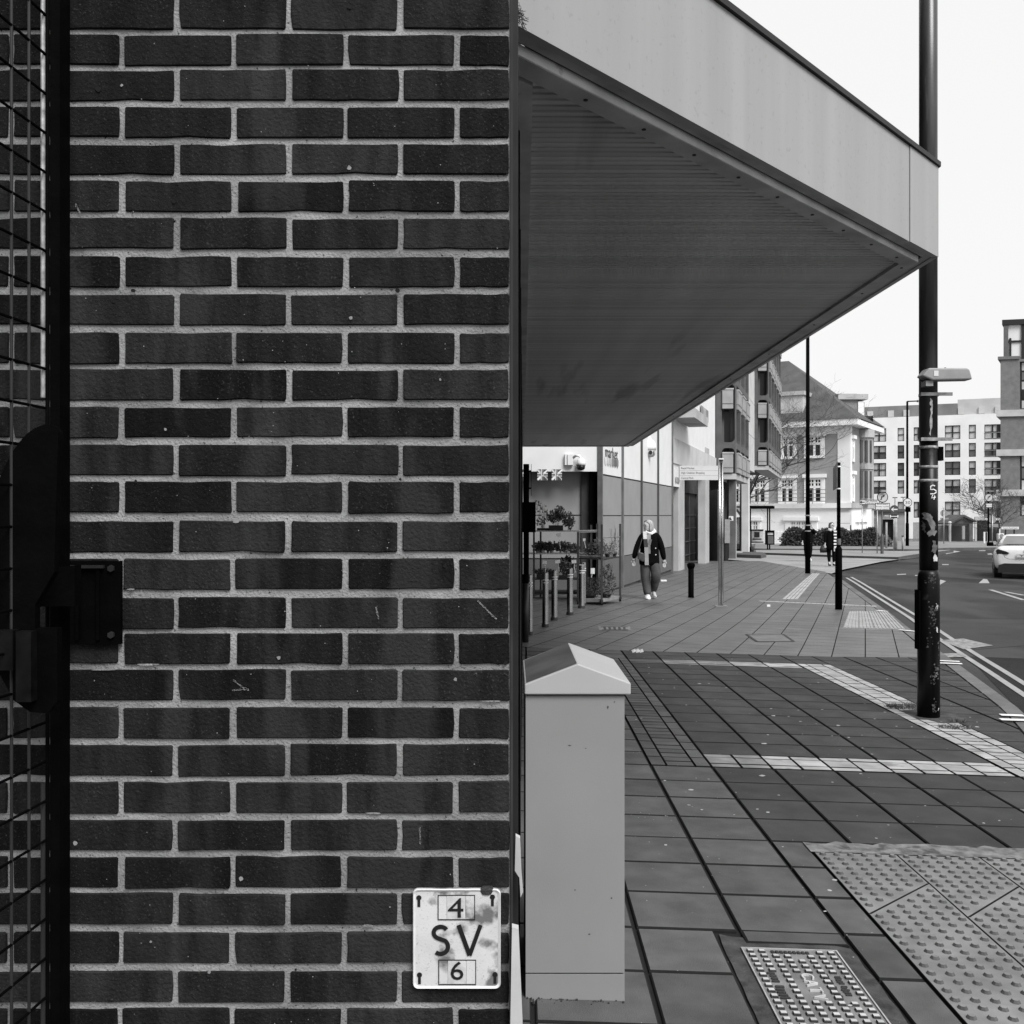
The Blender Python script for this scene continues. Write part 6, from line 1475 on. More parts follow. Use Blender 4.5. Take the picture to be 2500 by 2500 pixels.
board(ds, 2099, 1220, 2148, 1232, y, signwhite_m, ()); p = at(2106, 1226, y-.007); b = B(); b.box(p.x-.05, p.x+.12, y-.007, y-.002, p.z-.025, p.z+.025); b.add([(p.x-.16, y-.007, p.z), (p.x-.04, y-.007, p.z+.09), (p.x-.04, y-.007, p.z-.09)], [(0, 1, 2)]); mk("arrow", b, ink_m, ds)
for i, s in enumerate(("High Chelmer", "(Multi-storey)")): b = B(); text(b, s, .11, (at(2127, 0, y).x, y-.007, zat(1223.6+5*i, y)), w=wid(30, y)); mk("sign_lettering", b, ink_m, ds)
post_to(ds, 2106, 1336, 1232, 2.5, galv_m, y)
y = 62.0; ar = thing("arrow_sign", (at(2183, 0, y).x, y, gz(23, y)), "round dark keep-left arrow sign above two small white plates", "road sign")
c = disc_sign(ar, 2183, 1243.6, y, wid(10.5, y), signblue_m); r = wid(10.5, y); b = B(); b.box(c.x-r*.3, c.x+r*.75, y-.03, y-.022, c.z-r*.14, c.z+r*.14); b.add([(c.x-r*.8, y-.03, c.z), (c.x-r*.1, y-.03, c.z+r*.55), (c.x-r*.28, y-.03, c.z), (c.x-r*.1, y-.03, c.z-r*.55)], [(0, 1, 2, 3)]); mk("arrow", b, signwhite_m, ar)
board(ar, 2171, 1256, 2195, 1265, y, signwhite_m, ("", "")); post_to(ar, 2183, 1335, 1234, 3, galv_m, y)
mk("side_plate", B().add([(at(2162, 0, y).x, y+.3, zat(1260, y)), (at(2172, 0, y).x, y, zat(1263, y)), (at(2172, 0, y).x, y, zat(1258, y)), (at(2166, 0, y).x, y+.3, zat(1258, y))], [(0, 1, 2, 3)]), signwhite_m, ar)
q = G(2215, 1336); th = thing("speed_sign", (q.x, q.y-.2, zat(1238, q.y)), "round 30 speed limit sign clamped on the slim lamp column", "road sign")
y = q.y-.16; c = disc_sign(th, 2215.7, 1227, y, wid(11, y), signwhite_m, ink_m, wid(1.6, y))
for s_, o_ in (("3", -.5), ("0", .5)): b = B(); text(b, s_, .34, (c.x+o_*wid(7, y), y-.028, c.z), w=wid(5.6, y)); mk("sign_number", b, ink_m, th)
y = 80.0; rt = thing("turn_sign", (at(2413.8, 0, y).x, y, gz(37, y)), "no right turn sign with white plate on black pole near grey block", "road sign")
c = disc_sign(rt, 2413.8, 1214.5, y, wid(10, y), signpale_m, ink_m, wid(1.4, y)); turn_arrow(rt, c, y-.028, wid(8, y)); board(rt, 2407, 1228, 2423, 1239.5, y, signwhite_m, ("Except", "buses, cycles", "and taxis")); post_to(rt, 2413.8, 1330, 1199, 4, black_m, y)
mk("sign_light", B().box(c.x-.3, c.x+.3, y-.2, y+.1, zat(1200, y), zat(1198, y)), luminaire_m, rt)
def back_sign(px, py, r, pb, y, label, plate_=None, pole_m=galv_m):
    t = thing("round_sign", (at(px, 0, y).x, y, gz(ray(px)*y, y)), label, "road sign"); disc_sign(t, px, py, y, wid(r, y), signback_m); post_to(t, px+1, pb, py-12, 2.6, pole_m, y-.14)
    if plate_: board(t, *plate_, y, signback_m, (), edge_=False)
    return t
back_sign(2304, 1253, 8.5, 1325, 92, "grey back of a round sign on pale pole by the railings", (2296, 1264, 2316, 1268))
back_sign(2422.6, 1268.5, 9, 1324, 84, "grey back of a round sign over a blank plate near the tree", (2411, 1279, 2437, 1287))
for i, (px, pb, pt, w, y, lab) in enumerate(((2164, 1330, 1275, 5, 70, "stout pale signal post behind the hedge end"), (2186, 1334, 1262, 9, 66, "broad grey control pillar behind the arrow sign"), (2204, 1335, 1310, 5, 66, "short pale bollard beside the slim lamp column"))):
    t = thing("street_post", (at(px, 0, y).x, y, gz(ray(px)*y, y)), lab, "post"); q = at(px, pb, y); mk("shaft", B().cyl(q.x, y, gz(q.x, y)-.1, zat(pt, y), wid(w, y)/2, None, 12), M("pale_post", .28, .7, .3, 4), t, smooth=True); mk("cap", B().cyl(q.x, y, zat(pt, y)+.001, zat(pt, y)+.06, wid(w, y)/2*1.15, None, 12), darkmetal_m, t)
for px, pt, y, lab in ((2185, 1214, 130, "thin distant pole with small cross head, first of the pair"), (2205, 1213, 130, "thin distant pole with small cross head nearer the 30 sign")):
    t = thing("antenna_pole", (at(px, 0, y).x, y, gz(50, y)), lab, "pole"); x = at(px, 0, y).x; mk("mast", B().cyl(x, y, gz(x, y)-.2, zat(pt, y), .06, None, 6), galv_m, t); mk("crossbar", B().box(x-.3, x+.3, y-.05, y+.05, zat(pt, y)-.1, zat(pt, y)), darkmetal_m, t)
# gatehouse, pergola with gates, railings
y = 118.0
gh = thing("gatehouse", (at(2168, 0, y).x, y, gz(43, y)), "small grey rendered gatehouse with flat dark roof beside classical building", "building")
gh_r = [(2126, 1253), (2208, 1253)]
x0, x1 = at(2125, 0, y).x, at(2209, 0, y).x; ox0, ox1 = at(2152, 0, y).x, at(2188, 0, y).x
ff = Fr((x0, y), (1, 0)); ff.n = Vector((0, -1))
mk("wall", B(ff.W).wall(0, x1-x0, gz(43, y)-1, zat(1249, y), [(ox0-x0, gz(43, y)-1, ox1-x0, zat(1268, y))], .8), M("gatehouse_render", .26, .9, .15, .8), gh)
mk("roof", B().box(x0-.4, x1+.4, y-.4, y+5, zat(1249, y)+.005, zat(1243, y)), slate_m, gh); mk("core", B().box(x0, x1, y+.85, y+4, gz(43, y)-1, zat(1250, y)), darkmetal_m, gh)
mk("door", B().box(at(2131, 0, y).x, at(2140, 0, y).x, y-.05, y-.002, gz(43, y)-1, zat(1265, y)), M("gh_door", .16, .8), gh)
def railing(name, px0, px1, pt, pb, y, n, label, m, cat="railing"):
    x0, x1 = at(px0, 0, y).x, at(px1, 0, y).x; z1 = zat(pt, y); g = gz(x0, y); t = thing(name, ((x0+x1)/2, y, g), label, cat)
    for z in (z1-.12, g+.2): mk("rail", B().box(x0, x1, y-.03, y+.03, z-.03, z+.03), m, t)
    bw_ = mesh_from("bar", *(lambda b: (b.v, b.f))(B().box(-.022, .022, -.0215, .0215, g+.02, z1)), m)
    for k in range(n+1): o = inst("bar", bw_, t, Matrix.Translation((x0+(x1-x0)*k/n, y, 0)))
    return t
railing("white_railing", 1886, 1925, 1295, 1326, 88, 16, "white upright railings between the bus stop and the hedge", M("white_rail", .7, .6))
railing("white_railing", 1960, 2130, 1290, 1326, 92, 50, "white railings rising behind the dark hedge", M("white_rail", .7, .6))
railing("grey_railing", 2230, 2247, 1275, 1320, 112, 10, "grey railing panel seen left of the big lamp post", M("grey_rail", .22, .6))
railing("grey_railing", 2286, 2313, 1280, 1320, 112, 14, "grey railing panel between lamp post and timber arch", M("grey_rail", .22, .6))
railing("dark_railing", 2324, 2366, 1278, 1320, 108, 16, "tall dark railing gates below the timber arch", M("rail_dark", .03, .6), "gate")
y = 110.0; pg = thing("gable_shelter", (at(2348, 0, y).x, y, gz(48, y)), "small pitched-roof timber shelter behind dark railing gates", "shelter")
A3 = lambda px, py: at(px, py, y)
mk("roof", B().prism([(2320, 1278), (2354, 1256.5), (2384, 1271), (2384, 1275), (2354, 1262), (2322, 1281)], lambda X, Y: tuple(A3(X, Y)), lambda X, Y: tuple(A3(X, Y)+Vector((0, 4, 0)))), slate_m, pg)
mk("gable", B().prism([(2326, 1280), (2354, 1263), (2380, 1276), (2374, 1284), (2334, 1284)], lambda X, Y: tuple(A3(X, Y)+Vector((0, .3, 0))), lambda X, Y: tuple(A3(X, Y)+Vector((0, .5, 0)))), M("timber", .09, .9, .4, 1), pg)
for px, w in ((2371, 9),): mk("pier", B().box(A3(px-w/2, 0).x, A3(px+w/2, 0).x, y, y+1, gz(48, y)-.3, A3(0, 1278).z), M("pier_brick", .15, .9, .3, 2), pg)
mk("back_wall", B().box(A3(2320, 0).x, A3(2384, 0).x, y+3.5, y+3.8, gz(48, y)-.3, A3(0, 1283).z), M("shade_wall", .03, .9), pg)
lg = thing("globe_lamp", (at(2319, 0, 106).x, 106, gz(45, 106)), "pale post with small white globe lamp beside the timber shelter", "lamp"); x = at(2319, 0, 106).x
mk("post", B().cyl(x, 106, gz(x, 106)-.2, zat(1278, 106), .13, None, 10), conclight_m, lg); mk("globe", B().loft([(x, 106, zat(1277.5, 106), .08, .08), (x, 106, zat(1276, 106), .2, .2), (x, 106, zat(1273, 106), .12, .12)], 12), white_m, lg, smooth=True)
y = 114; bf = thing("board_fence", (at(2396, 0, y).x, y, gz(50, y)), "tall dark boarded gate between timber shelter and bare tree", "fence"); x0, x1 = at(2384, 0, y).x, at(2440, 0, y).x
for k in range(12): a = x0+(x1-x0)*k/12; mk("board", B().box(a, a+(x1-x0)/12-.03, y, y+.08, gz(50, y)-.2, zat(1270, y)), M("dark_board", .012, .9, .3, 2), bf)
mk("post", B().box(x0-.2, x0, y-.1, y+.1, gz(50, y)-.2, zat(1262, y)), conclight_m, bf)
b = B().box(x0, x0+(x1-x0)*.4, y+.3, y+.35, zat(1269.5, y), zat(1261, y)); mk("top_panel", b, M("pale_trellis", .4, .8), bf)
y = 96; uc = thing("hoop_barrier", (at(2406, 0, y).x, y, gz(44, y)), "small white hoop frame standing beside the right-hand turn sign", "barrier"); x0, x1 = at(2403, 0, y).x, at(2412, 0, y).x
mk("hoop", B().tube([(x0, y, gz(x0, y)-.1), (x0, y, zat(1299, y)), (x1, y, zat(1299, y)), (x1, y, gz(x0, y)-.1)], .09, 8), white_m, uc)
y = 60; bl2_ = thing("lit_bollard", (at(2444, 0, y).x, y, gz(28, y)), "white traffic bollard with round face behind the white car", "bollard"); A5 = lambda X, Y: at(2300+.1553*X, 1150+.1553*Y, y)
mk("body", B().prism([(888, 985), (972, 980), (982, 1050), (960, 1130), (925, 1148), (892, 1080)], lambda X, Y: tuple(A5(X, Y)), lambda X, Y: tuple(A5(X, Y)+Vector((0, .25, 0)))), white_m, bl2_); c = A5(935, 1020); mk("disc", B().disc((c.x, y-.004, c.z), (0, -1, 0), .12, .01, 20), signback_m, bl2_)

# ================================================================== BUS STOP, BIN, BARRIERS
y = 66.0
bs_ = thing("bus_shelter", (at(1862, 0, y).x, y, gz(16, y)), "dark framed bus shelter with glass sides in front of classical building", "bus shelter")
A6 = lambda px, py, yy=66.0: at(px, py, yy)
zr = zat(1240, y)
mk("roof", B().box(A6(1802, 0).x, A6(1882, 0).x, y-.6, y+1.2, zr, zr+.14), darkmetal_m, bs_)
mk("roof_edge", B().box(A6(1802, 0).x, A6(1884, 0).x, y-.72, y-.61, zr-.06, zr+.12), black_m, bs_)
for px in (1832, 1874, 1879): mk("upright", B().box(A6(px-1.4, 0).x, A6(px+1.4, 0).x, y-.03, y+.04, gz(16, y)-.1, zr-.01), black_m, bs_)
mk("glass_side", B().box(A6(1835, 0).x, A6(1873, 0).x, y+1.0, y+1.02, zat(1322, y), zat(1294, y)), glasspale_m if False else M("clear_panel", .55, .2), bs_)
mk("top_rail", B().box(A6(1834, 0).x, A6(1873, 0).x, y+.96, y+1.0, zat(1296, y), zat(1293, y)), black_m, bs_)
mk("low_rail", B().box(A6(1834, 0).x, A6(1873, 0).x, y+.95, y+.99, zat(1326, y), zat(1323, y)), black_m, bs_)
mk("seat", B().box(A6(1842, 0).x, A6(1862, 0).x, y+.3, y+.5, zat(1318, y), zat(1315, y)), black_m, bs_); mk("seat_back", B().box(A6(1846, 0).x, A6(1859, 0).x, y+.5, y+.55, zat(1313, y), zat(1299, y)), darkmetal_m, bs_)
y = 62.0; tm = thing("timetable_case", (at(1820, 0, y).x, y, gz(14, y)), "black framed pale notice case standing before the bus shelter", "notice case")
mk("frame", B().box(at(1808, 0, y).x, at(1835, 0, y).x, y, y+.2, gz(14, y)-.1, zat(1292, y)), black_m, tm); mk("panel", B().box(at(1811, 0, y).x, at(1831, 0, y).x, y-.02, y-.002, zat(1335, y), zat(1297, y)), signpale_m, tm)
for px in (1811, 1826): mk("side_post", B().box(at(px-1.2, 0, y).x, at(px+1.2, 0, y).x, y+.21, y+.27, gz(14, y)-.1, zat(1226, y)), black_m, tm)
y = 64.0; bn = thing("litter_bin", (at(1881, 0, y).x, y, gz(16, y)), "square black litter bin beside the bus shelter", "bin"); x0, x1 = at(1872, 0, y).x, at(1891, 0, y).x; z1 = zat(1295, y); z0 = zat(1330, y)
mk("body", B().box(x0, x1, y, y+.45, z0, zat(1306, y)), black_m, bn); mk("hood", B().box(x0, x1, y, y+.45, zat(1300, y), z1), black_m, bn); mk("panel", B().box(x0+.07, x1-.07, y-.02, y-.002, z0+.07, zat(1308, y)), M("bin_panel", .08, .5), bn)
for x in (x0, x1-.06): mk("hood_post", B().box(x, x+.06, y+.01, y+.44, zat(1306, y)+.001, zat(1300, y)-.001), black_m, bn)
mk("opening", B().box(x0+.065, x1-.065, y+.05, y+.4, zat(1306, y)+.001, zat(1300, y)-.001), M("bin_light", .5, .6), bn)
railing("dark_railing", 1794, 1811, 1262, 1340, 60, 6, "short black railings beside the office pillar", black_m)
t = thing("stone_kerb_island", G(1835, 1360), "low dark kerbed strip at the foot of office pillars", "kerb")
P = [G(1785, 1359), G(1858, 1362), G(1871, 1359), G(1862, 1354), G(1795, 1352)]
b = B(); b.prism([(p.x, p.y) for p in P], lambda x, y: (x, y, gz(x, y)-.05), lambda x, y: (x, y, gz(x, y)+.13)); mk("kerb_block", b, kerbdark_m, t)
q = G(1795, 1355); mk("footing", B().box(q.x-.35, q.x+.35, q.y-.2, q.y+.2, q.z, q.z+.2), conclight_m, t)

# ================================================================== HEDGE AND TREES
def hedge_b(px0, px1, pt, pb, y, dpt, n, size):
    b = B(); x0, x1 = at(px0, 0, y).x, at(px1, 0, y).x; g = gz(x0, y); z1 = zat(pt, y)
    for _ in range(n):
        x = rnd.uniform(x0, x1); yy = y+rnd.uniform(0, dpt) if rnd.random() < .5 else y+rnd.uniform(0, .3); hh = (z1-g)*(1+.09*math.sin(x*2.1)+.05*math.sin(x*5.3)); z = g+hh*(1-rnd.random()**1.8*.97)
        ed = min(x-x0, x1-x)
        if ed < .5 and z > g+hh*(.55+ed*.9): continue
        d = Vector((rnd.gauss(0, 1), rnd.gauss(0, 1)-.5, rnd.gauss(0, 1)+.5)).normalized(); e = d.orthogonal().normalized()*size*.45; l = d*size*rnd.uniform(.6, 1.3); p = Vector((x, yy, z))
        b.add([tuple(p-e), tuple(p+l-e*.5), tuple(p+l+e*.5), tuple(p+e)], [(0, 1, 2, 3)])
    return b, x0, x1, g, z1
y = 78.0
hb, x0, x1, g, z1 = hedge_b(1910, 2152, 1294, 1332, y, 1.2, 9000, .13)
hd = thing("hedge", ((x0+x1)/2, y, g), "long dark clipped hedge in front of the classical building", "hedge")
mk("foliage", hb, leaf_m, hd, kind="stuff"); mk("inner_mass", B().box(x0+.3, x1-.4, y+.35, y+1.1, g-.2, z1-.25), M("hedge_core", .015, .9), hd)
hb, x0, x1, g, z1 = hedge_b(2150, 2181, 1310, 1334, y-2, .8, 900, .13); t = thing("shrub", ((x0+x1)/2, y-2, g), "loose low shrub trailing off the end of the hedge", "shrub"); mk("foliage", hb, M("shrub_leaf", .09, .6, .4, 3), t, kind="stuff")
for px, pt, w, lab in ((2008, 1288, 3, "small dark post poking above the hedge beyond the person in scarf"), (2077, 1282, 5, "dark obelisk post above the hedge near classical corner")):
    t = thing("hedge_post", (at(px, 0, 80).x, 80, gz(25, 80)), lab, "post"); x = at(px, 0, 80).x; mk("shaft", B().loft([(x, 80, gz(25, 80), wid(w, 80)/2, .1), (x, 80, zat(pt, 80), wid(w, 80)/3, .06)], 6), M("post_stone", .05, .8), t)
def tree(px, pb, y, H, spread, seed, label, lean=(0.0, 0.0), r0=.16, depth=6, twig=.012, minz=0):
    r = random.Random(seed); x = at(px, 0, y).x; g = gz(x, y); t = thing("bare_tree", (x, y, g), label, "tree"); tb, cb_ = B(), B()
    def grow(p, d, L, rad, k):
        n = 3; pts = [p]; dd = d.copy(); rr_ = [rad]
        for i in range(n):
            dd = (dd+Vector((r.gauss(0, .16), r.gauss(0, .16), r.gauss(0, .10)+.02))).normalized(); pts.append(pts[-1]+dd*L/n); rr_.append(max(rad*(1-.45*(i+1)/n), twig*.6))
        (tb if k == 0 else cb_).tube(pts, rr_, 6 if k < 2 else 4 if k < 4 else 3, cap=False)
        if k >= depth: return
        m = 7 if k == 0 else (3 if k < 5 else 2)
        for i in range(m):
            a = r.uniform(0, 6.28); q = pts[-1] if i == 0 else pts[r.choice((1, 2, 3))]; side = Vector((math.cos(a)*spread, math.sin(a)*.7, r.uniform(-.3, .6))).normalized()
            nd = (dd*(.75 if k else .45)+side*.8).normalized(); nd = (nd+Vector((lean[0], lean[1], 0))*(.3 if k < 3 else .1)).normalized(); grow(q, nd, L*r.uniform(.62, .85), max(rad*.55, twig), k+1)
    grow(Vector((x, y, g)), Vector((0, 0, 1)), H, r0, 0)
    mk("trunk", tb, bark_m, t); mk("crown", cb_, bark_m, t, kind="stuff"); return t
tree(1822, 1340, 90, 5.6, 1.1, 4, "bare winter tree reaching out from behind the concrete offices", (.22, 0), .2, 7, .0085)
tree(2437, 1325, 104, 2.9, .45, 11, "small bare tree in front of the grey brick block", (-.02, 0), .15, 6, .012)

# ================================================================== CARS
def car(px_left, pb, y, ang, label, plate=None):
    """saloon seen from behind; local x right, y forward, origin under the rear axle end"""
    g = gz(ray(px_left)*y, y)-.10; ca_, sa_ = math.cos(R(ang)), math.sin(R(ang)); x0 = ray(px_left)*y
    def T(a, b_, c): a += .91; return (x0+a*ca_+b_*sa_, y-a*sa_*1.0+b_*ca_, g+c)
    t = thing("parked_car", T(0, 2, 0), label, "car", "white cars on the road")
    # body: cross sections (y, half width, z bottom, z shoulder, z deck)
    secs = [(-.02, .74, .42, .78, .90), (.03, .85, .30, .80, 1.02), (.25, .895, .24, .82, 1.07), (.8, .91, .22, .84, 1.08), (2.0, .91, .22, .84, .98), (3.4, .90, .22, .80, .96), (4.2, .84, .25, .70, .82), (4.55, .66, .35, .60, .68)]
    vs, fs = [], []; n = 12
    for (yy, w, zb_, zs_, zd) in secs:
        pr = [(-w*.86, zb_), (-w*.97, zb_+.12), (-w, (zb_+zs_)/2), (-w*.985, zs_), (-w*.9, zd-.03), (-w*.6, zd), (w*.6, zd), (w*.9, zd-.03), (w*.985, zs_), (w, (zb_+zs_)/2), (w*.97, zb_+.12), (w*.86, zb_)]
        vs += [(a, yy, c) for a, c in pr]
    for i in range(len(secs)-1): fs += [(i*n+k, i*n+(k+1) % n, (i+1)*n+(k+1) % n, (i+1)*n+k) for k in range(n)]
    fs += [tuple(range(n)), tuple(range((len(secs)-1)*n, len(secs)*n))]
    o = mk("body", B(T).add(vs, fs), carpaint_m, t, smooth=True)
    ms = o.modifiers.new("s", 'SUBSURF'); ms.levels = 2; ms.render_levels = 2
    # cabin
    cs = [(.42, .70, 1.05, 1.10), (1.15, .60, 1.05, 1.395), (1.7, .59, 1.0, 1.43), (2.4, .60, .98, 1.40), (3.2, .70, .96, 1.02)]
    vs, fs = [], []; n = 8
    for (yy, w, zb_, zt_) in cs:
        wb_ = .80; pr = [(-wb_, zb_), (-(wb_+w)/2-.02, (zb_+zt_)/2), (-w, zt_-.04), (-w*.7, zt_), (w*.7, zt_), (w, zt_-.04), ((wb_+w)/2+.02, (zb_+zt_)/2), (wb_, zb_)]; vs += [(a, yy, c) for a, c in pr]
    for i in range(len(cs)-1): fs += [(i*n+k, i*n+k+1, (i+1)*n+k+1, (i+1)*n+k) for k in range(n-1)]
    fs += [tuple(range(n)), tuple(range((len(cs)-1)*n, len(cs)*n))]
    o = mk("roof", B(T).add(vs, fs), carpaint_m, t, smooth=True); ms = o.modifiers.new("s", 'SUBSURF'); ms.levels = 2; ms.render_levels = 2
    f = lambda a, c: (.40+(c-1.085)*2.45, a, c)
    def rw(a, c): yy = .44+(c-1.10)*2.3; return (a, yy-.045, c+.012)
    mk("rear_window", B(T).add([rw(-.66, 1.10), rw(.66, 1.10), rw(.60, 1.24), rw(.53, 1.355), rw(-.53, 1.355), rw(-.60, 1.24)], [(0, 1, 2, 3, 4, 5)]), M("car_glass", .16, .06, .1, 3), t)
    for sx in (-1, 1):
        mk("side_window", B(T).add([(sx*.815, .95, 1.07), (sx*.815, 3.0, 1.03), (sx*.66, 2.35, 1.34), (sx*.66, 1.3, 1.34)], [(0, 1, 2, 3)]), glassdark_m, t)
        mk("tail_lamp", B(T).prism([(sx*.835, .80), (sx*.86, .90), (sx*.80, .955), (sx*.56, .885), (sx*.47, .835), (sx*.52, .79)], lambda a, c: (a, -.045+.16*max(0, abs(a)-.6)*2, c), lambda a, c: (a, .06+.16*max(0, abs(a)-.6)*2, c)), lamp_m, t)
        m_ = mk("wing_mirror", B(T).loft([(sx*1.0, 2.25, .99, .10, .07), (sx*1.0, 2.25, 1.06, .115, .08), (sx*1.0, 2.25, 1.12, .09, .06)], 10), black_m, t)
        mk("stem", B(T).box(min(sx*.8, sx*.93), max(sx*.8, sx*.93), 2.2, 2.28, 1.0, 1.04), black_m, m_)
        for yy in (.85, 3.6):
            w = mk("wheel", B(T).tube([(sx*.66, yy, .32), (sx*.9, yy, .32)], .32, 20), rubber_m, t); mk("rim", B(T).tube([(sx*.9, yy, .32), (sx*.912, yy, .32)], .21, 16), galv_m, w)
    mk("diffuser", B(T).prism([(-.80, .20), (.80, .20), (.78, .44), (.62, .50), (-.62, .50), (-.78, .44)], lambda a, c: (a, -.055, c), lambda a, c: (a, .2, c)), rubber_m, t)
    b = B(T); stroke(b, [(-.64, .80), (-.60, .69), (-.48, .64), (.48, .64), (.60, .69), (.64, .80)], .012, lambda a, c: (a, -.052, c)); mk("boot_seam", b, ink_m, t)
    mk("number_plate", B(T).box(-.26, .26, -.062, -.045, .70, .81), M("plate_face", .5, .5, .05, 4), t)
    if plate:
        b = B(); c = Vector(T(0, -.065, .755)); text(b, plate, .09, c, ux=(ca_, -sa_, 0), uy=(0, 0, 1), un=(-sa_, -ca_, 0), w=.38); mk("plate_lettering", b, ink_m, t)
    mk("badge", B(T).disc((0, -.03, .92), (0, -1, 0), .04, .02, 14), ink_m, t)
    return t
car(2427, 1417, 33.0, 24.3, "white saloon car cropped by the frame edge, rear toward the viewer", "YL6")
car(2489, 1360, 46.0, 24.3, "second white car just showing ahead of the white saloon")

# ================================================================== PEOPLE
def skinned(name, verts, edges, rads, mat, par, root=0, sub=1):
    me = bpy.data.meshes.new(name); o0 = WLOC[par.name]; me.from_pydata([tuple(Vector(v)-o0) for v in verts], edges, []); me.materials.append(mat)
    o = bpy.data.objects.new(name, me); COL.objects.link(o); o.parent = par; WLOC[o.name] = o0.copy()
    m = o.modifiers.new("skin", 'SKIN'); m.use_smooth_shade = True
    for i, sv_ in enumerate(me.skin_vertices[0].data): r = rads[i]; sv_.radius = r if isinstance(r, tuple) else (r, r); sv_.use_root = (i == root)
    s = o.modifiers.new("sub", 'SUBSURF'); s.levels = sub; s.render_levels = sub; return o
def hand_chain(V, E, Rr, wi_, p, d, side):
    """palm, four fingers and a thumb continuing from wrist vertex wi_"""
    p = Vector(p); d = Vector(d).normalized(); s = Vector(side).normalized()
    palm = len(V); V.append(p+d*.075); Rr.append((.036, .016)); E.append((wi_, palm))
    for k, (o, L) in enumerate(((-.03, .062), (-.01, .074), (.011, .07), (.03, .055))):
        a = len(V); V.append(p+d*.098+s*o); Rr.append(.0095); E.append((palm, a)); V.append(p+d*(.098+L*.55)+s*o+Vector((0, -.012, 0))); Rr.append(.0085); E.append((a, a+1)); V.append(p+d*(.098+L)+s*o*.9+Vector((0, -.034, 0))); Rr.append(.007); E.append((a+1, a+2))
    a = len(V); V.append(p+d*.045+s*-.042); Rr.append(.011); E.append((palm, a)); V.append(p+d*.085+s*-.055+Vector((0, -.015, 0))); Rr.append(.009); E.append((a, a+1))
def sweep(name, pts, rad, mat, par, n=12, sub=True, kind=None):
    o = mk(name, B().tube(pts, rad, n), mat, par, smooth=True)
    if sub: m = o.modifiers.new("s", 'SUBSURF'); m.levels = 1; m.render_levels = 1
    return o
def person_head(C, R_, turn, par, hm, hairlen, glasses=False, skinm=skin_m):
    """head with brow, nose, chin and ears, turned by turn degrees (0 = towards the camera)"""
    t = R(turn); fx_, fy_ = math.sin(t), -math.cos(t); f = Vector((fx_, fy_, 0)); s = Vector((-fy_, fx_, 0)); up = Vector((0, 0, 1)); C = Vector(C)
    H = 2*R_
    prof = [(-1.0, .30, .34), (-.86, .46, .52), (-.6, .60, .66), (-.3, .68, .78), (0, .72, .86), (.3, .73, .90), (.6, .64, .80), (.85, .42, .52), (1.0, .12, .14)]
    n = 16; vs, fs = [], []
    for (h, w, d) in prof:
        for k in range(n):
            a = 2*math.pi*k/n; cx, cy = math.cos(a), math.sin(a); dd = d*R_*(1 if cy > 0 else .95); v = C+up*(h*R_)+s*(cx*w*R_)+f*(cy*dd+(.12*R_ if h < -.5 and cy > 0 else 0))
            vs.append(tuple(v))
    for i in range(len(prof)-1): fs += [(i*n+k, i*n+(k+1) % n, (i+1)*n+(k+1) % n, (i+1)*n+k) for k in range(n)]
    fs += [tuple(range(n)), tuple(range((len(prof)-1)*n, len(prof)*n))]
    hd_ = mk("head", B().add(vs, fs), skinm, par, smooth=True)
    P = lambda a, b_, c: C+s*(a*R_)+f*(b_*R_)+up*(c*R_)
    mk("nose", B().add([tuple(P(0, .84, .12)), tuple(P(-.13, .80, -.24)), tuple(P(.13, .80, -.24)), tuple(P(0, 1.06, -.2))], [(0, 1, 3), (0, 3, 2), (1, 2, 3)]), skinm, hd_, smooth=True)
    for q in (-1, 1):
        e = P(q*.32, .80, .06); mk("eye", B().loft([(e.x, e.y, e.z-.007, .007, .007), (e.x, e.y, e.z, .013, .011), (e.x, e.y, e.z+.007, .007, .007)], 8), M("eye_dark", .03, .3), hd_)
        e = P(q*.72, .0, -.05); mk("ear", B().loft([(e.x, e.y, e.z-.028, .008, .012), (e.x, e.y, e.z, .014, .02), (e.x, e.y, e.z+.028, .01, .014)], 8), skinm, hd_)
        b = B(); stroke(b, [(-.15, 0), (0, .04), (.15, 0)], .06, lambda X, Z: tuple(P(q*.32+X, .88, .26+Z))); mk("brow", b, hm, hd_)
    b = B(); stroke(b, [(-.22, 0), (0, -.02), (.22, 0)], .09, lambda X, Z: tuple(P(X, .875, -.5+Z))); mk("mouth", b, M("lips", .2, .6), hd_)
    if glasses:
        b = B()
        for q in (-1, 1): b.tube([tuple(P(q*.32+.2*math.cos(k*.7), .93, .06+.16*math.sin(k*.7))) for k in range(10)], .003, 5)
        b.tube([tuple(P(-.12, .95, .08)), tuple(P(.12, .95, .08))], .003, 5); mk("glasses", b, black_m, hd_)
    # hair: cap open at the face, falling to hairlen
    vs, fs = [], []; rows_ = [(1.1, .15), (1.0, .52), (.78, .82), (.45, .97), (.1, 1.0), (-.25, 1.02), (hairlen*.6, 1.03), (hairlen, .86)]; m_ = 15
    for ri, (h, w) in enumerate(rows_):
        for k in range(m_):
            a = R(-196+(212)*k/(m_-1)) if ri > 2 else R(-245+310*k/(m_-1)); cx, cy = math.cos(a), math.sin(a); wob = 1+.03*math.sin(k*2.3+ri)
            vs.append(tuple(C+up*(h*R_)+s*(cx*w*.84*R_*wob)+f*(cy*w*1.0*R_*wob)))
    fs = [(i*m_+k, i*m_+k+1, (i+1)*m_+k+1, (i+1)*m_+k) for i in range(len(rows_)-1) for k in range(m_-1)]+[tuple(range(m_))]
    o = mk("hair", B().add(vs, fs), hm, par, smooth=True); so_m = o.modifiers.new("th", 'SOLIDIFY'); so_m.thickness = .012; so_m.offset = 1
    sm = o.modifiers.new("s", 'SUBSURF'); sm.levels = 1; sm.render_levels = 1
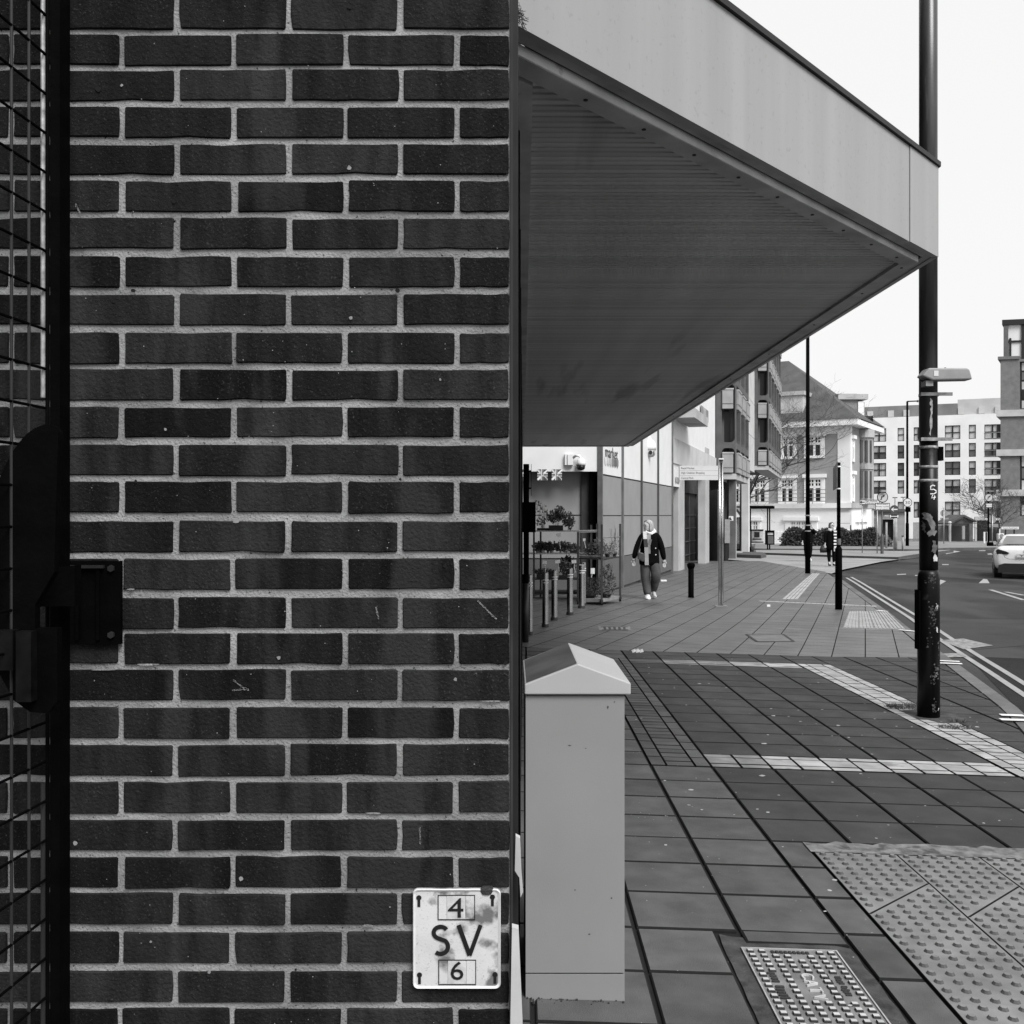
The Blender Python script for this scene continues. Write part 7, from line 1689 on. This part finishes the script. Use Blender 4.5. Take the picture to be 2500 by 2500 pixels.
# --- woman walking towards us
q = G(1583, 1462); yw = q.y; kz = 1.02e-3*(yw/22.4)
base = Vector((at(1520+.1138*580, 0, yw).x, yw, gz(q.x, yw)))
wv = lambda X, Y, dy=0.0: Vector((base.x+(X-580)*kz, yw+dy, base.z+(1795-Y)*kz))
wm = thing("person", base, "person walking in dark jacket, long pale scarf, jeans and white shoes", "person")
V, E, Rr = [], [], []
def vx(p, r, link=None):
    V.append(p); Rr.append(r)
    if link is not None: E.append((link, len(V)-1))
    return len(V)-1
pel = vx(wv(570, 1000), (.14, .10)); wa = vx(wv(575, 800), (.12, .09), pel); chs = vx(wv(580, 520), (.15, .10), wa); sho = vx(wv(580, 420), (.10, .07), chs); nk = vx(wv(570, 360), .05, sho); vx(wv(555, 300), .05, nk)
for (sh, el, wr, fg, sd2) in (((430, 430), (300, 680), (235, 930), (232, 1000), 1), ((730, 430), (830, 680), (885, 960), (882, 1030), -1)):
    a = vx(wv(*sh), .05, sho); c = vx(wv(*el), .038, a); d = vx(wv(*wr, -.05), .024, c); hand_chain(V, E, Rr, d, wv(*wr, -.05), wv(*fg, -.07)-wv(*wr, -.05), (sd2, -.3, 0))
for (hp, kn, an, to) in (((490, 1050), (490, 1350), (520, 1690), (515, 1760)), ((670, 1050), (690, 1300), (675, 1640), (690, 1750))):
    a = vx(wv(*hp), .085, pel); c = vx(wv(*kn, -.05 if hp[0] > 600 else 0), .058, a); d = vx(wv(*an, .12 if hp[0] > 600 else -.05), .04, c); vx(wv(*to, -.05 if hp[0] > 600 else -.17), .035, d)
skinned("body", V, E, Rr, skin_m, wm)
mk("jacket", B().loft([(*wv(575, 1065), .215, .15), (*wv(572, 1000), .225, .16), (*wv(575, 800), .205, .15), (*wv(580, 600), .20, .145), (*wv(580, 470), .205, .135), (*wv(580, 400), .165, .11), (*wv(575, 362), .085, .075)], 20), coat_m, wm, smooth=True)
for pts, rr_ in (([(478, 400), (425, 440), (345, 590), (280, 760), (228, 945)], [.06, .076, .074, .068, .058]), ([(680, 400), (735, 440), (805, 590), (848, 760), (886, 980)], [.06, .076, .074, .068, .056])):
    sweep("sleeve", [wv(X, Y, -.015*i) for i, (X, Y) in enumerate(pts)], rr_, coat_m, wm)
for (X, Y) in ((233, 962), (882, 998)): mk("cuff", B().loft([(*wv(X, Y+24, -.05), .046, .042), (*wv(X, Y-32, -.04), .046, .042)], 12), knit_m, wm, smooth=True)
sweep("trouser_leg", [wv(480, 1000), wv(480, 1150, -.02), wv(490, 1350, -.03), wv(520, 1560, -.03), wv(530, 1735, -.06)], [.11, .118, .104, .096, .088], jeans_m, wm)
sweep("trouser_leg", [wv(670, 1000), wv(690, 1150, -.08), wv(705, 1310, -.15), wv(690, 1480, .04), wv(672, 1668, .16)], [.11, .122, .112, .096, .084], jeans_m, wm)
for (X, Y, dy, sx) in ((525, 1790, -.16, .066), (690, 1762, .06, .052)):
    mk("shoe", B().loft([(*wv(X, Y, dy+.05), sx, .15), (*wv(X, Y-25, dy+.05), sx*1.02, .145), (*wv(X, Y-60, dy+.08), sx*.85, .10), (*wv(X+4, Y-105, dy+.12), sx*.66, .06)], 16), shoe_m, wm, smooth=True)
person_head(wv(548, 235), .118*kz/1.02e-3, 0-62, wm, hair_m, -1.0)
sc_ = mk("scarf", B().tube([wv(470, 350, -.12), wv(520, 385, -.13), wv(600, 392, -.11), wv(690, 350, -.02), wv(680, 320, .07), wv(580, 315, .09)], .034, 10), scarfw_m, wm, smooth=True)
def strip(name, X0, X1, Y0, Y1, m, par, dy=-.155, sh=0):
    b = B(); p = [wv(X0, Y0, dy), wv(X1, Y0, dy), wv(X1+sh, Y1, dy-.01), wv(X0+sh, Y1, dy-.01)]; b.add([tuple(v) for v in p]+[tuple(v+Vector((0, .025, 0))) for v in p], [(0, 1, 2, 3), (4, 7, 6, 5), (0, 4, 5, 1), (1, 5, 6, 2), (2, 6, 7, 3), (3, 7, 4, 0)]); mk(name, b, m, par)
strip("scarf_end", 418, 495, 350, 508, scarfw_m, sc_, -.155, 8); strip("scarf_end", 430, 512, 509, 683, scarfg_m, sc_, -.163, 12); strip("scarf_end", 447, 530, 684, 1062, knit_m, sc_, -.172, 8)
strip("sweater_front", 500, 585, 400, 600, knit_m, wm, -.142, 0); strip("lapel", 545, 610, 515, 640, M("lapel", .16, .9), wm, -.15, -30); strip("scarf_end", 520, 572, 640, 820, M("scarf_mid", .22, .9, .2, 20), sc_, -.158, 5)
for (X, Y) in ((687, 704), (692, 842)): p = wv(X, Y, -.152); mk("button", B().disc(p, (0, -1, 0), .013, .012, 10), scarfw_m, wm)
bg_ = thing("handbag", wv(370, 990, -.15), "dark leather shoulder bag held against the walking person's jacket", "bag")
o = mk("pouch", B().prism([(300, 790), (330, 780), (438, 815), (440, 985), (400, 990), (305, 930)], lambda X, Y: tuple(wv(X, Y, -.21)), lambda X, Y: tuple(wv(X, Y, -.13))), bag_m, bg_); bv = o.modifiers.new("b", 'BEVEL'); bv.width = .015; bv.segments = 2
mk("clasp", B().box(wv(375, 0).x, wv(390, 0).x, yw-.218, yw-.211, wv(0, 822).z, wv(0, 810).z), steel_m, bg_)
mk("strap", B().tube([wv(310, 800, -.17), wv(380, 560, -.16), wv(440, 400, -.10)], .008, 6), bag_m, bg_)

# --- two people farther off
def far_person(px, pb, label, coat_hem, face, hm, scarf=None, bag=None, glasses=False, skinvis=True, arm_up=False, w=1.0, hl=-.9):
    q = G(px, pb); y = q.y; t = thing("person", q, label, "person"); Hh = 1.70
    P = lambda a, z, dy=0.0: Vector((q.x+a, y+dy, q.z+z*Hh/1.70))
    V.clear(); E.clear(); Rr.clear()
    pel = vx(P(0, .92), (.13, .10)); wa = vx(P(0, 1.1), (.12, .09), pel); chs = vx(P(0, 1.3), (.15, .1), wa); sho = vx(P(0, 1.40), (.1, .07), chs); nk = vx(P(0, 1.48), .05, sho); vx(P(0, 1.54), .05, nk)
    arms = []
    for sg in (-1, 1):
        up = arm_up and sg > 0
        a = vx(P(sg*.17, 1.37), .05, sho); el = P(sg*.26, 1.14) if not up else P(.34, 1.2, -.1); wr = P(sg*.27, .88, -.05) if not up else P(.14, 1.5, -.2)
        c = vx(el, .038, a); d = vx(wr, .024, c); hand_chain(V, E, Rr, d, wr, (wr-el), (-sg, -.3, 0)); arms.append([P(sg*.15, 1.39), (P(sg*.17, 1.37)+el)/2+Vector((sg*.04, 0, 0)), el, wr])
    for sg in (-1, 1):
        a = vx(P(sg*.09, .88), .085, pel); c = vx(P(sg*.10, .47, -.03*sg), .056, a); d = vx(P(sg*.10, .09, .05*sg), .038, c); vx(P(sg*.11, .035, .05*sg-.14), .035, d)
    skinned("body", list(V), list(E), list(Rr), skin_m, t)
    h = coat_hem
    mk("coat", B().loft([(*P(0, h), .23*w, .17), (*P(0, (h+1.0)/2), .215*w, .16), (*P(0, 1.05), .20*w, .15), (*P(0, 1.25), .21*w, .145), (*P(0, 1.38), .20*w, .13), (*P(0, 1.46), .10, .09)], 18), coat_m, t, smooth=True)
    for a in arms: sweep("sleeve", a, [.08, .078, .07, .05], coat_m, t)
    for sg in (-1, 1):
        sweep("trouser_leg", [P(sg*.09, .9), P(sg*.10, .5, -.03*sg), P(sg*.10, .08, .05*sg)], [.11*w, .085*w, .06], coat_m, t)
        mk("shoe", B().loft([(*P(sg*.105, .0, .05*sg-.05), .045, .13), (*P(sg*.105, .05, .05*sg-.05), .045, .12), (*P(sg*.105, .11, .05*sg+.02), .035, .05)], 12), rubber_m if skinvis else shoe_m, t, smooth=True)
    person_head(P(0, 1.60), .115, face, t, hm, hl, glasses)
    if scarf:
        s_ = mk("scarf", B().tube([P(-.13, 1.45, -.05), P(-.05, 1.42, -.14), P(.08, 1.42, -.14), P(.13, 1.47, -.02), P(0, 1.5, .1)], .05, 10), scarfw_m, t, smooth=True)
        for k in range(11):
            z = 1.40-k*.062; mk("scarf_stripe", B().box(q.x+.03+.01*math.sin(k*2), q.x+.17+.01*math.sin(k*2), y-.215, y-.185, P(0, z-.06).z, P(0, z).z), scarfw_m if k % 2 == 0 else ink_m, s_)
        for k in range(6): mk("fringe", B().box(q.x+.035+k*.023, q.x+.045+k*.023, y-.21, y-.19, P(0, .58).z, P(0, .72).z), scarfw_m, s_)
    if bag:
        bt = thing("handbag", P(-.33, .52), bag, "bag"); c = P(-.33, .52, -.02)
        mk("pouch", B().loft([(c.x, c.y, c.z, .13, .07), (c.x, c.y, c.z+.12, .15, .085), (c.x, c.y, c.z+.26, .10, .05)], 14), tray_m, bt, smooth=True); mk("handle", B().tube([c+Vector((-.06, 0, .25)), c+Vector((-.03, 0, .4)), c+Vector((.05, 0, .4)), c+Vector((.06, 0, .25))], .01, 6), tray_m, bt)
    return t
far_person(2030, 1381, "person in long black coat and boldly striped scarf carrying a bag", .62, 25, hair2_m, True, "round black handbag carried by the person in long black coat", True)
far_person(1973, 1369, "person in black jacket half hidden behind the tall lamp column", .84, 30, hair2_m, None, None, False, False, True, 1.15, -.3)
